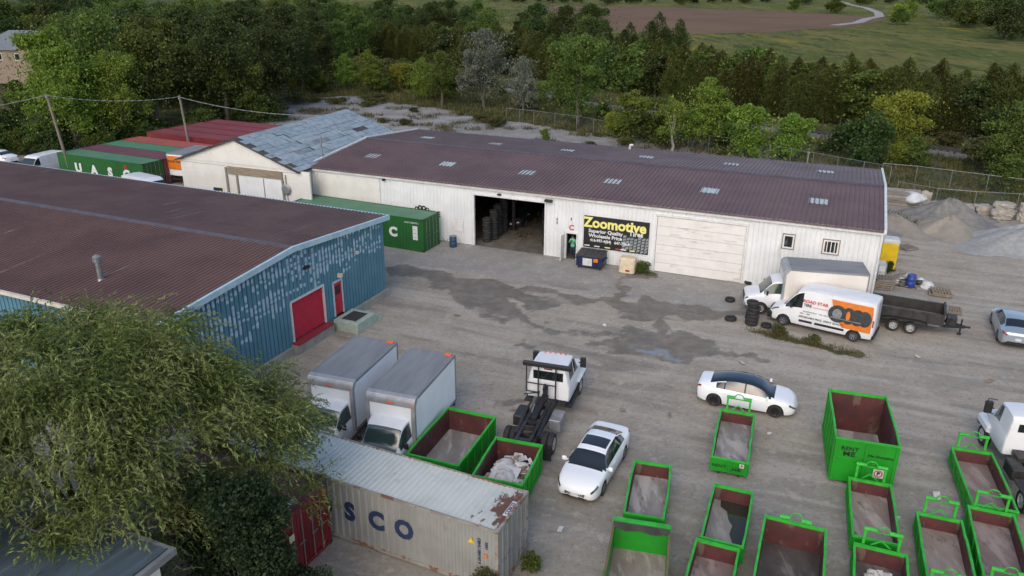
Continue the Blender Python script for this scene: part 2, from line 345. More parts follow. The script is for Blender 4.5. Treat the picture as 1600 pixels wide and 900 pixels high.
# fine yard mesh: dirt and gravel, with damp patches, wheel tracks and a concrete apron
def axis(segs):
    a = []
    for x0, x1, d in segs: a += list(np.arange(x0, x1, d))
    return np.array(a + [segs[-1][1]])
gx = axis([(-75,-14,1.0),(-14,34,.16),(34,62,.5)]); gy = axis([(4,18,.5),(18,59,.16),(59,104,.6)])
X, Y = np.meshgrid(gx, gy); X = X.ravel(); Y = Y.ravel()
wx = X + 1.6*(fbm(X*.7, Y*.7, 3, 3)-.5) + .55*(fbm(X*3.1, Y*3.1, 3, 5)-.5); wy = Y + 1.6*(fbm(X*.7, Y*.7, 3, 9)-.5) + .55*(fbm(X*3.1, Y*3.1, 3, 11)-.5)
dw = np.full(X.shape, 9.0)
for c in WET: dw = np.minimum(dw, capdist(wx, wy, c))
ca, sa = math.cos(R(-23.0)), math.sin(R(-23.0))
lx = (X+17.1)*ca + (Y-64.2)*sa; ly = -(X+17.1)*sa + (Y-64.2)*ca      # warehouse frame
wet = sstep(.30, -.28, dw + 1.1*(fbm(X*.9, Y*1.4, 5, 21)-.5) + .5*(fbm(X*4, Y*5, 3, 23)-.5))
wet = np.maximum(wet, .55*sstep(.62, .70, fbm(lx*.16, ly*.75, 4, 33)) * sstep(-24, -16, ly) * sstep(-3, -6, ly) * sstep(44, 34, lx))
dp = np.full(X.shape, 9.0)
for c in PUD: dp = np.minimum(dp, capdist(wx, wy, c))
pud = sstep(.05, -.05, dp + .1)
tr = fbm(lx*.13, ly*1.5, 4, 41)*.6 + fbm(lx*.3+ly*.12, ly*3.2-lx*.2, 3, 47)*.4
conc = sstep(-6.2, -5.6, ly + .9*(fbm(X*.8, Y*.8, 3, 51)-.5)) * sstep(.4, 0, ly) * sstep(3, 5, lx) * sstep(40, 36.5, lx)
gras = sstep(-1.2, 1.5, Y - (73.2 - .38*(X-37)) + 2.5*(fbm(X*.5, Y*.5, 3, 61)-.5)) * sstep(30, 33, X)
gras = np.maximum(gras, sstep(0, 4, Y - (91 - (X+45)*.2) + 3*(fbm(X*.4, Y*.4, 3, 67)-.5)) * sstep(-24, -30, X))
for c in [(14.4,42.4,19.5,39.3,.35),(16.6,45.1,17.6,44.4,.4),(7.6,52.6,9.9,52.0,.3)]:
    gras = np.maximum(gras, .8*sstep(.35, -.2, capdist(wx, wy, c) + .7*(fbm(X*2, Y*2, 3, 71)-.5)))
drk = sstep(.30, .62, fbm(X*.22, Y*.22, 4, 81)*.6 + .35*sstep(34, 24, Y) + .05)
Z = -.02 - .035*fbm(X*.9, Y*.9, 4, 91) - .015*tr
Z = np.where(conc > .5, -.012 - .006*fbm(X*2, Y*2, 2, 93), Z)
nx, ny = len(gx), len(gy)
me = bpy.data.meshes.new('yard'); me.vertices.add(nx*ny); me.vertices.foreach_set('co', np.stack([X, Y, Z], 1).ravel())
ii = np.arange((nx-1)*(ny-1)); r0 = ii//(nx-1)*nx + ii % (nx-1)
qd = np.stack([r0, r0+1, r0+nx+1, r0+nx], 1).ravel().astype(np.int32)
me.loops.add(len(qd)); me.loops.foreach_set('vertex_index', qd); me.polygons.add(len(ii)); me.polygons.foreach_set('loop_start', np.arange(0, len(qd), 4, dtype=np.int32))
me.update(calc_edges=True); me.polygons.foreach_set('use_smooth', [True]*len(ii))
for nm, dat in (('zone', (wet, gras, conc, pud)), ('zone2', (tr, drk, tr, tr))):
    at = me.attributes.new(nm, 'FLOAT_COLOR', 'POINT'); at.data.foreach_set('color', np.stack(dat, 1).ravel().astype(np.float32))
ym = bpy.data.materials.new('yard_dirt'); t, N, L = nodes(ym); b = N['Principled BSDF']; tc = N.new('ShaderNodeTexCoord')
za = N.new('ShaderNodeAttribute'); za.attribute_name = 'zone'; zb = N.new('ShaderNodeAttribute'); zb.attribute_name = 'zone2'
s1 = N.new('ShaderNodeSeparateColor'); L.new(za.outputs['Color'], s1.inputs[0]); s2 = N.new('ShaderNodeSeparateColor'); L.new(zb.outputs['Color'], s2.inputs[0])
def nz(s, d=6, rr=.65):
    n = N.new('ShaderNodeTexNoise'); n.inputs['Scale'].default_value = s; n.inputs['Detail'].default_value = d; n.inputs['Roughness'].default_value = rr; L.new(tc.outputs['Object'], n.inputs['Vector']); return n.outputs['Fac']
def mx(f, a, c, amt=None):
    x = N.new('ShaderNodeMix'); x.data_type = 'RGBA'
    if amt is not None:
        k = N.new('ShaderNodeMath'); k.operation = 'MULTIPLY'; k.inputs[1].default_value = amt; L.new(f, k.inputs[0]); f = k.outputs[0]
    L.new(f, x.inputs[0])
    for k, q in ((6,a),(7,c)):
        if isinstance(q, tuple): x.inputs[k].default_value = (*q,1)
        else: L.new(q, x.inputs[k])
    return x.outputs[2]
def rp(f, a, c):
    r = N.new('ShaderNodeMapRange'); r.interpolation_type = 'SMOOTHSTEP'; r.inputs['From Min'].default_value = a; r.inputs['From Max'].default_value = c; L.new(f, r.inputs['Value']); return r.outputs[0]
c = mx(rp(nz(.35), .35, .65), (.385,.34,.272), (.31,.275,.22))
c = mx(rp(s2.outputs[1], 0, 1), c, (.245,.228,.196), .72)
c = mx(rp(s2.outputs[0], .50, .68), c, (.44,.405,.355), .55)
c = mx(rp(s2.outputs[0], .46, .32), c, (.19,.17,.148), .55)
c = mx(s1.outputs[2], c, mx(rp(nz(.8), .35, .65), (.315,.30,.275), (.26,.245,.225)), .9)
c = mx(rp(nz(5.5, 8, .75), .50, .68), c, (.15,.138,.12), .7)
c = mx(rp(nz(1.7, 8, .7), .52, .66), c, (.46,.41,.335), .5)
c = mx(rp(nz(13, 6, .8), .53, .66), c, (.14,.128,.112), .5)
c = mx(rp(nz(24, 3), .62, .72), c, (.40,.385,.35), .45)
c = mx(rp(s1.outputs[0], .15, .9), c, mx(rp(nz(1.2), .4, .65), (.095,.084,.070), (.17,.15,.122)), .74)
c = mx(rp(s1.outputs[1], .3, .7), c, grass_nodes(N, L, tc))
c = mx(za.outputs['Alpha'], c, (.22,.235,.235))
L.new(c, b.inputs['Base Color'])
ro = N.new('ShaderNodeMapRange'); ro.inputs['From Min'].default_value = 0; ro.inputs['From Max'].default_value = 1; ro.inputs['To Min'].default_value = .92; ro.inputs['To Max'].default_value = .03
L.new(za.outputs['Alpha'], ro.inputs['Value'])
r2 = N.new('ShaderNodeMath'); r2.operation = 'MULTIPLY_ADD'; r2.inputs[1].default_value = -.34; L.new(s1.outputs[0], r2.inputs[0]); L.new(ro.outputs[0], r2.inputs[2])
r2.use_clamp = True; r3 = N.new('ShaderNodeMath'); r3.operation = 'MAXIMUM'; r3.inputs[1].default_value = .03; L.new(r2.outputs[0], r3.inputs[0]); L.new(r3.outputs[0], b.inputs['Roughness'])
bp = N.new('ShaderNodeBump'); bp.inputs['Distance'].default_value = .04; bs = N.new('ShaderNodeMath'); bs.operation = 'MULTIPLY_ADD'; bs.inputs[1].default_value = -.5; bs.inputs[2].default_value = .5
L.new(za.outputs['Alpha'], bs.inputs[0]); L.new(bs.outputs[0], bp.inputs['Strength']); L.new(nz(9, 8, .75), bp.inputs['Height']); L.new(bp.outputs[0], b.inputs['Normal'])
b.inputs['Specular IOR Level'].default_value = .4
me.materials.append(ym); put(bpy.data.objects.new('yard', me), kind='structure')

# railway: ballast bed, sleepers, two rails
RAIL = [(-120,300),(-62,228),(-26,183),(14,133.5),(41,106),(62,86),(95,55)]
def offs(pts, d):
    o = []
    for i, p in enumerate(pts):
        a = pts[max(i-1,0)]; c = pts[min(i+1,len(pts)-1)]; v = Vector((c[0]-a[0], c[1]-a[1])).normalized(); o.append((p[0]-v.y*d, p[1]+v.x*d))
    return o
ballast = pm('ballast', (.16,.15,.145), (.10,.095,.09), 1.5, .95, bump=.5)
mb = MB(); prof = [(-2.6,-.2),(-1.7,.35),(1.7,.35),(2.6,-.2)]
rings = [[(x, y, h) for x, y in offs(RAIL, d)] for d, h in prof]
for a, c_ in zip(rings, rings[1:]): mb.strip(a, c_)
rb = mb.build('railway', ballast, kind='structure')
mb = MB()
for d in (-.72, .72):
    q = offs(RAIL, d)
    for a, c_ in zip(q, q[1:]): mb.beam((*a,.50),(*c_,.50),.10,.16)
mb.build('rail', pm('rail_steel', (.10,.085,.075), (.15,.13,.12), 3, .4, metal=.6), rb)
mb = MB()
for a, c_ in zip(RAIL[1:-1], RAIL[2:]):
    n = int(math.dist(a, c_)/.75); v = Vector((c_[0]-a[0], c_[1]-a[1])).normalized()
    for k in range(n):
        p = (a[0]+(c_[0]-a[0])*k/n, a[1]+(c_[1]-a[1])*k/n); mb.beam((p[0]-v.y*1.25, p[1]+v.x*1.25, .37),(p[0]+v.y*1.25, p[1]-v.x*1.25, .37), .24, .14)
mb.build('sleepers', M['dark_metal'], rb, kind='stuff')

# ================================================================ buildings
def ribs(x0, x1, pitch, rw, h):
    """profile points (x, height) of ribbed sheet"""
    out = [(x0, 0)]; x = x0 + pitch*.5; e = rw*.28
    while x + rw/2 + .01 < x1:
        out += [(x-rw/2, 0), (x-rw/2+e, h), (x+rw/2-e, h), (x+rw/2, 0)]; x += pitch
    return out + [(x1, 0)]
def corr_wall(mb, x0, x1, zlo, zhi, y=0.0, pitch=.3, rw=.09, h=.03, mi=0, axis='x', sgn=-1):
    """ribbed wall standing in the local XZ (or YZ) plane; zhi may be a function"""
    pr = ribs(x0, x1, pitch, rw, h); f = zhi if callable(zhi) else (lambda q: zhi); g = zlo if callable(zlo) else (lambda q: zlo)
    if axis == 'x': mb.strip([(a, y+sgn*b_, g(a)) for a, b_ in pr], [(a, y+sgn*b_, f(a)) for a, b_ in pr], mi)
    else: mb.strip([(y+sgn*b_, a, g(a)) for a, b_ in pr], [(y+sgn*b_, a, f(a)) for a, b_ in pr], mi)
def corr_roof(mb, a0, a1, e, r, pitch, rw, h, ridge='x', mi=0):
    """e, r = (offset, z) at eave and ridge; ribs run up the slope"""
    pr = ribs(a0, a1, pitch, rw, h)
    if ridge == 'x': mb.strip([(a, e[0], e[1]+b_) for a, b_ in pr], [(a, r[0], r[1]+b_) for a, b_ in pr], mi)
    else: mb.strip([(e[0], a, e[1]+b_) for a, b_ in pr], [(r[0], a, r[1]+b_) for a, b_ in pr], mi)

# ---- long white warehouse with brown roof
WL, WD, WE, WR = 44.0, 18.24, 4.87, 5.60
WH = thing('warehouse', 'long white warehouse with brown ribbed roof and open garage bay', 'building', (-17.10, 64.20, 0), -23.04)
mb = MB()
segs = [(0,.9,0,4.6),(.9,6.9,0,4.6),(6.9,15.4,0,4.6),(15.4,21.2,4.04,4.6),(21.2,22.95,0,4.6),(22.95,23.75,1.98,4.6),(23.75,29.62,0,4.6),(29.62,35.7,4.08,4.6),(35.7,44,0,4.6)]
for x0, x1, z0, z1 in segs:
    if (x0, x1) == (.9, 6.9): continue
    corr_wall(mb, x0, x1, z0, z1)
mb.strip([(.9,.0,0),(6.9,.0,0)],[(.9,.0,4.6),(6.9,.0,4.6)])
mb.build('front_wall', M['white_wall'], WH)
mb = MB(); gz = lambda y: WE + (WR-WE)*(1-abs(y-WD/2)/(WD/2)) - .04
corr_wall(mb, 0, WD, 0, gz, WL, axis='y', sgn=1); mb.build('end_wall', M['white_wall'], WH)
mb = MB(); corr_wall(mb, 0, WD, 0, gz, 0, axis='y', sgn=-1); mb.build('end_wall', M['white_wall'], WH)
mb = MB(); corr_wall(mb, 0, WL, 0, 4.8, WD, sgn=1); mb.build('back_wall', M['white_wall'], WH)
mb = MB(); mb.box(-.05,WL+.05,-.22,-.055,4.58,4.86); mb.build('eave_fascia', M['white_trim'], WH)
for x in (-.12, WL):
    mb = MB()
    for s in (0, 1):
        y0, y1 = (-.3, WD/2) if s == 0 else (WD/2, WD+.3)
        z0, z1 = (WE-.02, WR) if s == 0 else (WR, WE-.02)
        mb.beam((x+.06,y0,z0-.02),(x+.06,y1,z1-.02),.16,.30)
    mb.build('gable_trim', M['white_trim'], WH)
for nm, e, r_ in (('roof_slope', (-.32, WE-.02), (WD/2, WR)), ('roof_slope', (WD+.32, WE-.02), (WD/2, WR))):
    mb = MB(); corr_roof(mb, .04, WL-.04, e, r_, .32, .10, .06)
    d = -.09; mb.strip([(.04, e[0], e[1]+d),(WL-.04, e[0], e[1]+d)], [(.04, r_[0], r_[1]+d),(WL-.04, r_[0], r_[1]+d)]); mb.strip([(.04,e[0],e[1]+d),(WL-.04,e[0],e[1]+d)],[(.04,e[0],e[1]),(WL-.04,e[0],e[1])])
    rf = mb.build(nm, M['roof_brown'], WH)
    back = e[0] > 5
    k = (WR-WE+.02)/(WD/2+.32)
    for sx, sy in ([(4.25,12.9),(11.4,12.8),(18.4,12.8),(25.4,13.1),(32.5,13.4),(39.8,14.0)] if back else [(3.8,4.1),(11.0,4.0),(18.2,3.9),(25.2,3.9),(32.4,4.1),(39.8,4.2)]):
        m2 = MB(); zf = lambda y: WR - k*abs(y-WD/2) + .012
        pr = ribs(sx-.62, sx+.62, .30, .10, .045); pr = [(a, h_+.004) for a, h_ in pr]
        ya, yb = sy-.55, sy+.55
        m2.strip([(a, ya, zf(ya)+h_) for a, h_ in pr], [(a, yb, zf(yb)+h_) for a, h_ in pr]); m2.build('skylight', M['skylight'], rf)
mb = MB(); mb.prism([(WD/2-.35,WR-.005),(WD/2,WR+.075),(WD/2+.35,WR-.005),(WD/2,WR+.03)], .02, WL-.02, axis='x'); mb.build('ridge_cap', M['ridge_grey'], WH)
mb = MB(); mb.tube((38.2,18.1,4.85),(38.2,18.1,5.75),.07); mb.tube((38.2,18.1,5.75),(38.2,18.1,5.9),.13,.13); mb.build('vent_pipe', M['galv'], WH)
mb = MB(); mb.tube((22.9,17.2,4.9),(22.9,17.2,5.4),.1); mb.tube((22.9,17.2,5.38),(23.2,17.2,5.42),.1); mb.build('vent_pipe', M['plastic_white'], WH)
mb = MB(); mb.path([(43.93,-.16,4.6),(43.93,-.16,.2)],.06,8); mb.build('downspout', M['white_trim'], WH)
# garage opening: jambs, floor, dark inside walls
mb = MB(); mb.box(15.28,15.40,-.06,.12,0,4.06); mb.box(21.2,21.32,-.06,.12,0,4.06); mb.box(15.28,21.32,-.07,.12,4.06,4.2); mb.build('garage_frame', M['white_trim'], WH)
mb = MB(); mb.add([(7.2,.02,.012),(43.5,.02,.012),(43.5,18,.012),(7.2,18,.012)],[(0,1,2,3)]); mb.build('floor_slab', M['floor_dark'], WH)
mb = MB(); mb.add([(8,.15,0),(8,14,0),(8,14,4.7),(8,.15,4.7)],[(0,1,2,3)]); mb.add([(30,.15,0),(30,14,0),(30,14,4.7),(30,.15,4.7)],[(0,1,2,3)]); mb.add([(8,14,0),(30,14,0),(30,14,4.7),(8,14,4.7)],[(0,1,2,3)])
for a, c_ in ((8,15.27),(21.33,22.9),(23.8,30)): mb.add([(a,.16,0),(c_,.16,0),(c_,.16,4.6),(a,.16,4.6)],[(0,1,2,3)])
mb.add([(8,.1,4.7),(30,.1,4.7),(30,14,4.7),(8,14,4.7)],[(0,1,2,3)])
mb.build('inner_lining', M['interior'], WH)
# cream infill bay at the left end
mb = MB(); mb.box(1.0,6.85,-.05,.02,.05,4.35)
bay = mb.build('infill_panel', M['cream_wall'], WH)
for x in (.86, 6.87): mb = MB(); mb.box(x,x+.12,-.08,.0,0,4.5); mb.build('bay_post', M['white_trim'], WH)
# the large sectional door
dr = MB(); dr.box(29.64,35.68,.02,.06,0,4.06); DO = dr.build('sectional_door', M['old_door'], WH)
for i in range(6):
    z = .03 + i*.675; m2 = MB(); m2.cbox((32.66,-.02,z+.325),(6.0,.05,.645),b=.012); m2.build('door_panel', M['old_door'], DO)
mb = MB(); mb.box(29.52,29.63,-.07,.03,0,4.14); mb.box(35.69,35.80,-.07,.03,0,4.14); mb.box(29.52,35.80,-.075,.03,4.1,4.24); mb.build('door_frame', M['white_trim'], WH)
# man door standing open with frame
mb = MB(); mb.box(22.88,22.96,-.08,.14,0,2.0); mb.box(23.74,23.82,-.08,.14,0,2.0); mb.box(22.80,23.82,-.085,.14,1.98,2.1); mb.build('door_frame', M['white_trim'], WH)
mb = MB(); mb.cbox((22.80,-.47,.99),(.05,.80,1.94)); d_ = mb.build('door', M['old_door'], WH)
mb = MB(); mb.cbox((22.75,-.78,1.0),(.06,.10,.05)); mb.build('door_handle', M['dark_metal'], d_)
text('unit_letter', 'C', .55, M['red_print'], WH, (23.33,-.04,2.42), FRONT, .03)
# windows
for x0, x1, z0, z1, n in ((38.08,38.78,2.92,3.86,1),(40.58,41.54,2.90,3.82,3)):
    m2 = MB()
    for a, c_, e, f_ in ((x0,x0+.10,z0,z1),(x1-.10,x1,z0,z1),(x0+.1,x1-.1,z0,z0+.10),(x0+.1,x1-.1,z1-.1,z1)): m2.box(a,c_,-.09,.0,e,f_)
    for i in range(1, n+1 if n > 1 else 1): q = x0 + (x1-x0)*i/(n+1); m2.box(q-.025,q+.025,-.085,-.01,z0+.1,z1-.1)
    wf = m2.build('window', M['white_trim'], WH)
    for i in range(n+1 if n > 1 else 1):
        k = n+1 if n > 1 else 1; a = x0+.1+(x1-x0-.2)*i/k; c_ = x0+.1+(x1-x0-.2)*(i+1)/k
        m3 = MB(); m3.box(a+.005,c_-.005,-.05,-.035,z0+.1,z1-.1); m3.build('pane', pm('curtain_red', (.10,.012,.015), None, rough=.3) if (n > 1 and i == 0) else M['glass'], wf)
    m3 = MB(); m3.box(x0-.05,x0,-.075,.0,z0-.05,z1+.05); m3.box(x1,x1+.05,-.075,.0,z0-.05,z1+.05); m3.box(x0-.05,x1+.05,-.076,.0,z1,z1+.05); m3.box(x0-.05,x1+.05,-.076,.0,z0-.05,z0); m3.build('window_casing', pm('casing_brown', (.16,.11,.09), None), wf)
mb = MB(); mb.box(13.40,14.45,-.06,-.035,.95,2.02); mb.build('patch_panel', M['white_trim'], WH)
mb = MB(); mb.cbox((21.55,-.25,4.32),(.55,.30,.16)); mb.beam((21.5,-.05,4.3),(21.55,-.2,4.32),.05,.05); mb.build('flood_light', M['dark_metal'], WH)
mb = MB(); mb.cbox((17.55,-.14,4.33),(.25,.2,.12)); mb.build('flood_light', M['dark_metal'], WH)
mb = MB(); mb.cbox((7.45,-.16,4.45),(.22,.2,.14)); mb.build('flood_light', M['dark_metal'], WH)
for z in (2.95, 2.68, 3.1): mb = MB(); mb.cbox((22.2 if z < 3 else 23.3,-.05,z),(.09,.05,.2)); mb.build('conduit_box', M['grey_metal'], WH)
# tyre logo and letters painted above the container
for i, (x, z, r_) in enumerate(((10.3,2.40,.16),(10.62,2.50,.20),(10.96,2.50,.20),(11.28,2.42,.16))):
    m2 = MB(); m2.lathe([(r_*.45,-.045),(r_*.45,-.05),(r_,-.05),(r_,-.045)], 20, c=(x,0,z), axis='y'); m2.build('painted_tyre', M['black_print'], WH)
text('lettering', 'ROAD STAR TIRE', .62, M['navy_print'], WH, (10.05,-.04,2.12), FRONT, .03)
# sign board
mb = MB(); mb.box(24.31,29.13,-.12,-.04,1.15,3.52); SG = mb.build('sign_board', M['black_print'], WH)
text('lettering', 'Zoomotive', 1.02, M['yellow_print'], SG, (26.6,-.125,3.02), FRONT, .035, 1.0)
text('lettering', 'Tires', .50, M['white_print'], SG, (28.2,-.126,2.55), FRONT, .03, 1.0)
text('lettering', 'Superior Quality', .36, M['white_print'], SG, (25.95,-.125,2.42), FRONT, .03, 1.05)
text('lettering', 'Wholesale Price', .36, M['white_print'], SG, (25.95,-.125,2.07), FRONT, .03, 1.05)
text('lettering', '416-997-4(84)   647-706-9', .29, M['white_print'], SG, (26.3,-.125,1.72), FRONT, .03, .95)
tread = pm('tread_print', (.30,.33,.34), (.16,.18,.19), 8, .6)
mb = MB(); r_ = random.Random(3)
for k in range(7):
    for j in range(6):
        cx = 27.2 + k*.275 + j*.02; cz = 1.25 + j*.235 + .10*math.sin(k*.9)
        if cz + .2 > 2.42 + (k-3)*.0: continue
        sk = .06 + .01*k
        mb.add([(cx, -.122, cz),(cx+.225, -.122, cz+sk),(cx+.24, -.122, cz+sk+.17),(cx+.015, -.122, cz+.19)], [(0,1,2,3)])
mb.build('tread_picture', tread, SG)
for x, mt in ((24.6,'white_print'),(25.35,'white_print'),(26.15,'yellow_print'),(26.95,'red_print'),(27.35,'white_print'),(28.0,'yellow_print')):
    mb = MB(); mb.box(x-.2,x+.2,-.1265,-.12,1.245,1.325); mb.build('brand_strip', M[mt], SG)

# ---- old cream building with patched roof
OW, OD, OE, OR = 12.45, 16.6, 4.88, 7.05
OB = thing('old_building', 'old cream gabled building with rusty patched blue-grey sheet roof', 'building', (-28.85, 67.0, 0), -21.9)
mb = MB(); gz = lambda x: OE + (OR-OE)*(1-abs(x-OW/2)/(OW/2)) - .03
n = 30; xs = [OW*i/n for i in range(n+1)]
mb.strip([(x, 0, 0) for x in xs], [(x, 0, gz(x)) for x in xs]); mb.build('front_wall', M['cream_wall'], OB)
for i in range(11):
    z = .42*i+.4; m2 = MB(); m2.box(.02,OW-.02,-.02,.0,z,z+.02); m2.build('siding_joint', M['wood_grey'] if i == 10 else M['cream_wall'], OB)
mb = MB(); gx2 = [OW*i/40 for i in range(41)]; mb.strip([(x,-.06,4.86) for x in gx2], [(x,-.06,max(4.87,gz(x)+.01)) for x in gx2]); mb.build('gable_panel', M['cream_wall'], OB)
mb = MB(); mb.box(OW-.01,OW+.95,-.03,.12,0,4.8); mb.build('corner_infill', M['cream_wall'], OB)
mb = MB(); mb.add([(0,0,0),(0,OD,0),(0,OD,OE),(0,0,OE)],[(0,1,2,3)]); mb.build('side_wall', M['cream_wall'], OB)
mb = MB(); mb.strip([(x, OD, 0) for x in xs], [(x, OD, gz(x)) for x in xs]); mb.build('back_wall', M['cream_wall'], OB)
mb = MB(); mb.box(6.2,10.6,-.08,-.03,0,3.95); dd = mb.build('sliding_door', M['white_wall'], OB)
mb = MB(); mb.box(8.75,8.83,-.1,-.08,.05,3.9); mb.build('door_joint', M['grey_metal'], dd)
mb = MB(); mb.box(5.2,10.75,-.14,-.02,3.97,4.62); mb.build('lintel_beam', M['wood'], OB)
for x in (4.95, 6.05, 10.7): mb = MB(); mb.box(x-.09,x+.09,-.12,-.015,0,3.97 if x > 5 else 4.5); mb.build('post', M['wood_grey'], OB)
mb = MB(); mb.lathe([(0,-.16),(.30,-.15),(.42,-.10),(.44,-.09)], 18, c=(11.05,-.1,3.2), axis='y'); mb.beam((11.05,-.02,2.2),(11.05,-.1,4.4),.07,.05); mb.build('satellite_dish', M['grey_metal'], OB)
mb = MB(); mb.box(3.3,4.25,-.05,-.02,1.5,2.6); po = mb.build('poster', M['dark_metal'], OB)
mb = MB(); mb.prism([(3.4,1.75),(3.6,1.75),(4.15,2.35),(3.95,2.35)],-.056,-.05); mb.build('poster_stripe', M['yellow_print'], po)
sheetm = [pm('sheet_a', (.27,.34,.38), (.20,.255,.285), 1.6, .6, dirt=((.17,.085,.05), .575, 1.3, (1,2.2,1), .9), dirt2=((.05,.05,.05), .575, 1.9, (.8,2.6,1), .85), world=True),
          pm('sheet_b', (.24,.305,.34), (.30,.36,.39), 1.4, .6, dirt=((.16,.08,.055), .57, 1.5, (1,2.2,1), .9), dirt2=((.06,.06,.06), .56, 2.1, (.8,2.6,1), .85), world=True),
          pm('sheet_c', (.22,.27,.30), (.14,.165,.18), 1.8, .75, dirt=((.19,.09,.05), .56, 1.3, (1,1,1), .8), world=True),
          pm('sheet_d', (.33,.385,.41), (.25,.30,.325), 1.8, .6, dirt=((.2,.1,.06), .62, 1.2, (1,1,1), .8), world=True)]
felt = pm('roof_felt', (.045,.045,.045), (.075,.07,.065), 1.5, .9)
sl_ = math.hypot(OW/2+.3, OR-OE+.1); rr = random.Random(5)
for sd in (0, 1):
    mb = MB(); ex = -.3 if sd == 0 else OW+.12; cx = OW/2
    mb.add([(ex,-.35,OE-.08),(cx,-.35,OR),(cx,OD+.2,OR),(ex,OD+.2,OE-.08),(ex,-.35,OE-.2),(cx,-.35,OR-.12),(cx,OD+.2,OR-.12),(ex,OD+.2,OE-.2)],[(0,1,2,3),(7,6,5,4),(0,4,5,1),(3,7,4,0),(1,5,6,2),(2,6,7,3)])
    rs = mb.build('roof_slope', felt, OB)
    ang = math.atan2(OR-OE+.08, abs(cx-ex)); SL = math.hypot(OR-OE+.08, abs(cx-ex))
    nr = 10 if sd else 5; ncol = 8 if sd else 5
    proto = []
    for q in range(4):
        m2 = MB(); wj = SL/nr*.95; lj = (OD+.5)/ncol*.985
        m2.add([(-wj/2,-lj/2,0),(wj/2,-lj/2,.012),(wj/2,lj/2,.012),(-wj/2,lj/2,0),(-wj/2,-lj/2,.03),(wj/2,-lj/2,.022),(wj/2,lj/2,.022),(-wj/2,lj/2,.03)],[(0,3,2,1),(4,5,6,7),(0,1,5,4),(1,2,6,5),(2,3,7,6),(3,0,4,7)])
        o = m2.build('roof_sheet', sheetm[q], rs); proto.append(o)
    first = [True]*4
    for i in range(nr):
        for j in range(ncol):
            if rr.random() < .05: continue
            q = rr.choices([0,1,2,3],[5,5,.9,1.6])[0]
            s_ = (i+.5)/nr*SL; yy = min(OD+.15-(OD+.5)/ncol*.5, -.3 + (j+.5+(.35 if i % 2 else 0))/ncol*(OD+.45) + rr.uniform(-.12,.12))
            px = (ex + s_*math.cos(ang)) if sd == 0 else (ex - s_*math.cos(ang)); pz = OE-.08 + s_*math.sin(ang) + .006 + rr.uniform(0,.025)
            if first[q]: o = proto[q]; first[q] = False
            else: o = put(bpy.data.objects.new('roof_sheet', proto[q].data), rs)
            o.location = (px, yy, pz); o.rotation_euler = (rr.uniform(-.008,.008), (-ang if sd == 0 else math.pi*0+ang), rr.uniform(-.03,.03))
            if sd: o.rotation_euler = (rr.uniform(-.008,.008), ang, rr.uniform(-.03,.03))
mb = MB(); mb.tube((11.9,4.0,5.0),(11.9,4.0,6.9),.07); mb.build('flue_pipe', M['galv'], OB)

# ---- blue building with rusty brown roof
BW, BD, BE, BR, BF = 18.13, 46.0, 5.34, 6.06, .40
BB = thing('blue_building', 'blue ribbed metal building with brown roof and two red doors', 'building', (-15.63, 31.26, 0), 66.14)
bz = lambda x: BE + (BR-BE)*(1-abs(x-BW/2)/(BW/2)) - .03
RX0, RX1, RZ0, RZ1 = 8.70, 11.66, .62, 2.93
DX0, DX1, DZ0, DZ1 = 12.52, 13.40, .66, 2.74
mb = MB()
kw = dict(pitch=.305, rw=.085, h=-.06)
for x0, x1, z0, z1 in ((0,RX0,BF,bz),(RX0,RX1,RZ1,bz),(RX1,DX0,BF,bz),(DX0,DX1,DZ1,bz),(DX1,BW,BF,bz)): corr_wall(mb, x0, x1, z0, z1, **kw)
mb.build('gable_wall', M['blue_wall'], BB)
mb = MB(); corr_wall(mb, 0, BD, BF, BE-.05, 0, axis='y', sgn=-1, **kw); mb.build('side_wall', M['blue_wall'], BB)
mb = MB(); corr_wall(mb, 0, BD, BF, BE-.05, BW, axis='y', sgn=1, **kw); mb.build('side_wall', M['blue_wall'], BB)
mb = MB(); mb.add([(0,BD,0),(BW,BD,0),(BW,BD,BE),(BW/2,BD,BR),(0,BD,BE)],[(0,1,2,3,4)]); mb.build('back_wall', M['blue_wall'], BB)
mb = MB(); mb.box(-.1,RX0-.25,-.18,.3,-.1,BF); mb.box(DX1+.3,BW+.08,-.18,.3,-.1,BF); mb.box(RX1+.2,DX1+.3,-.12,.3,-.1,BF); mb.box(-.1,.25,.3,BD,-.1,BF); mb.box(BW-.25,BW+.1,.3,BD,-.1,BF); mb.build('foundation', M['concrete'], BB)
mb = MB(); mb.box(RX0-.25,RX1+.2,-.42,.3,-.1,.50); mb.build('door_plinth', M['concrete'], BB)
mb = MB(); mb.box(RX0-.15,RX1+.14,-.47,.02,.50,.60); mb.build('door_sill', M['red_sill'], BB)
mb = MB(); zz = RZ0; k = 0; pr = []
while zz < RZ1 - .01: pr += [(zz, 0.0 if k % 2 == 0 else .0), ] ; zz += .04; k += 1
pts = []
nz_ = 22
for i in range(nz_+1):
    z = RZ0 + (RZ1-RZ0)*i/nz_; pts += [(z-.0, .02), (z+.035, -.018), (z+.07, -.018)] if i < nz_ else [(z, .02)]
mb.strip([(RX0+.06, .06+d, z) for z, d in pts], [(RX1-.06, .06+d, z) for z, d in pts]); rd = mb.build('roll_door', M['red_door'], BB)
mb = MB(); mb.box(RX0-.02,RX0+.07,-.07,.1,RZ0,RZ1+.08); mb.box(RX1-.07,RX1+.02,-.07,.1,RZ0,RZ1+.08); mb.box(RX0-.02,RX1+.02,-.075,.1,RZ1-.02,RZ1+.09); mb.build('door_frame', M['plastic_white'], BB)
mb = MB(); mb.box(DX0+.05,DX1-.05,-.02,.04,DZ0,DZ1-.05); md = mb.build('door', M['red_door'], BB)
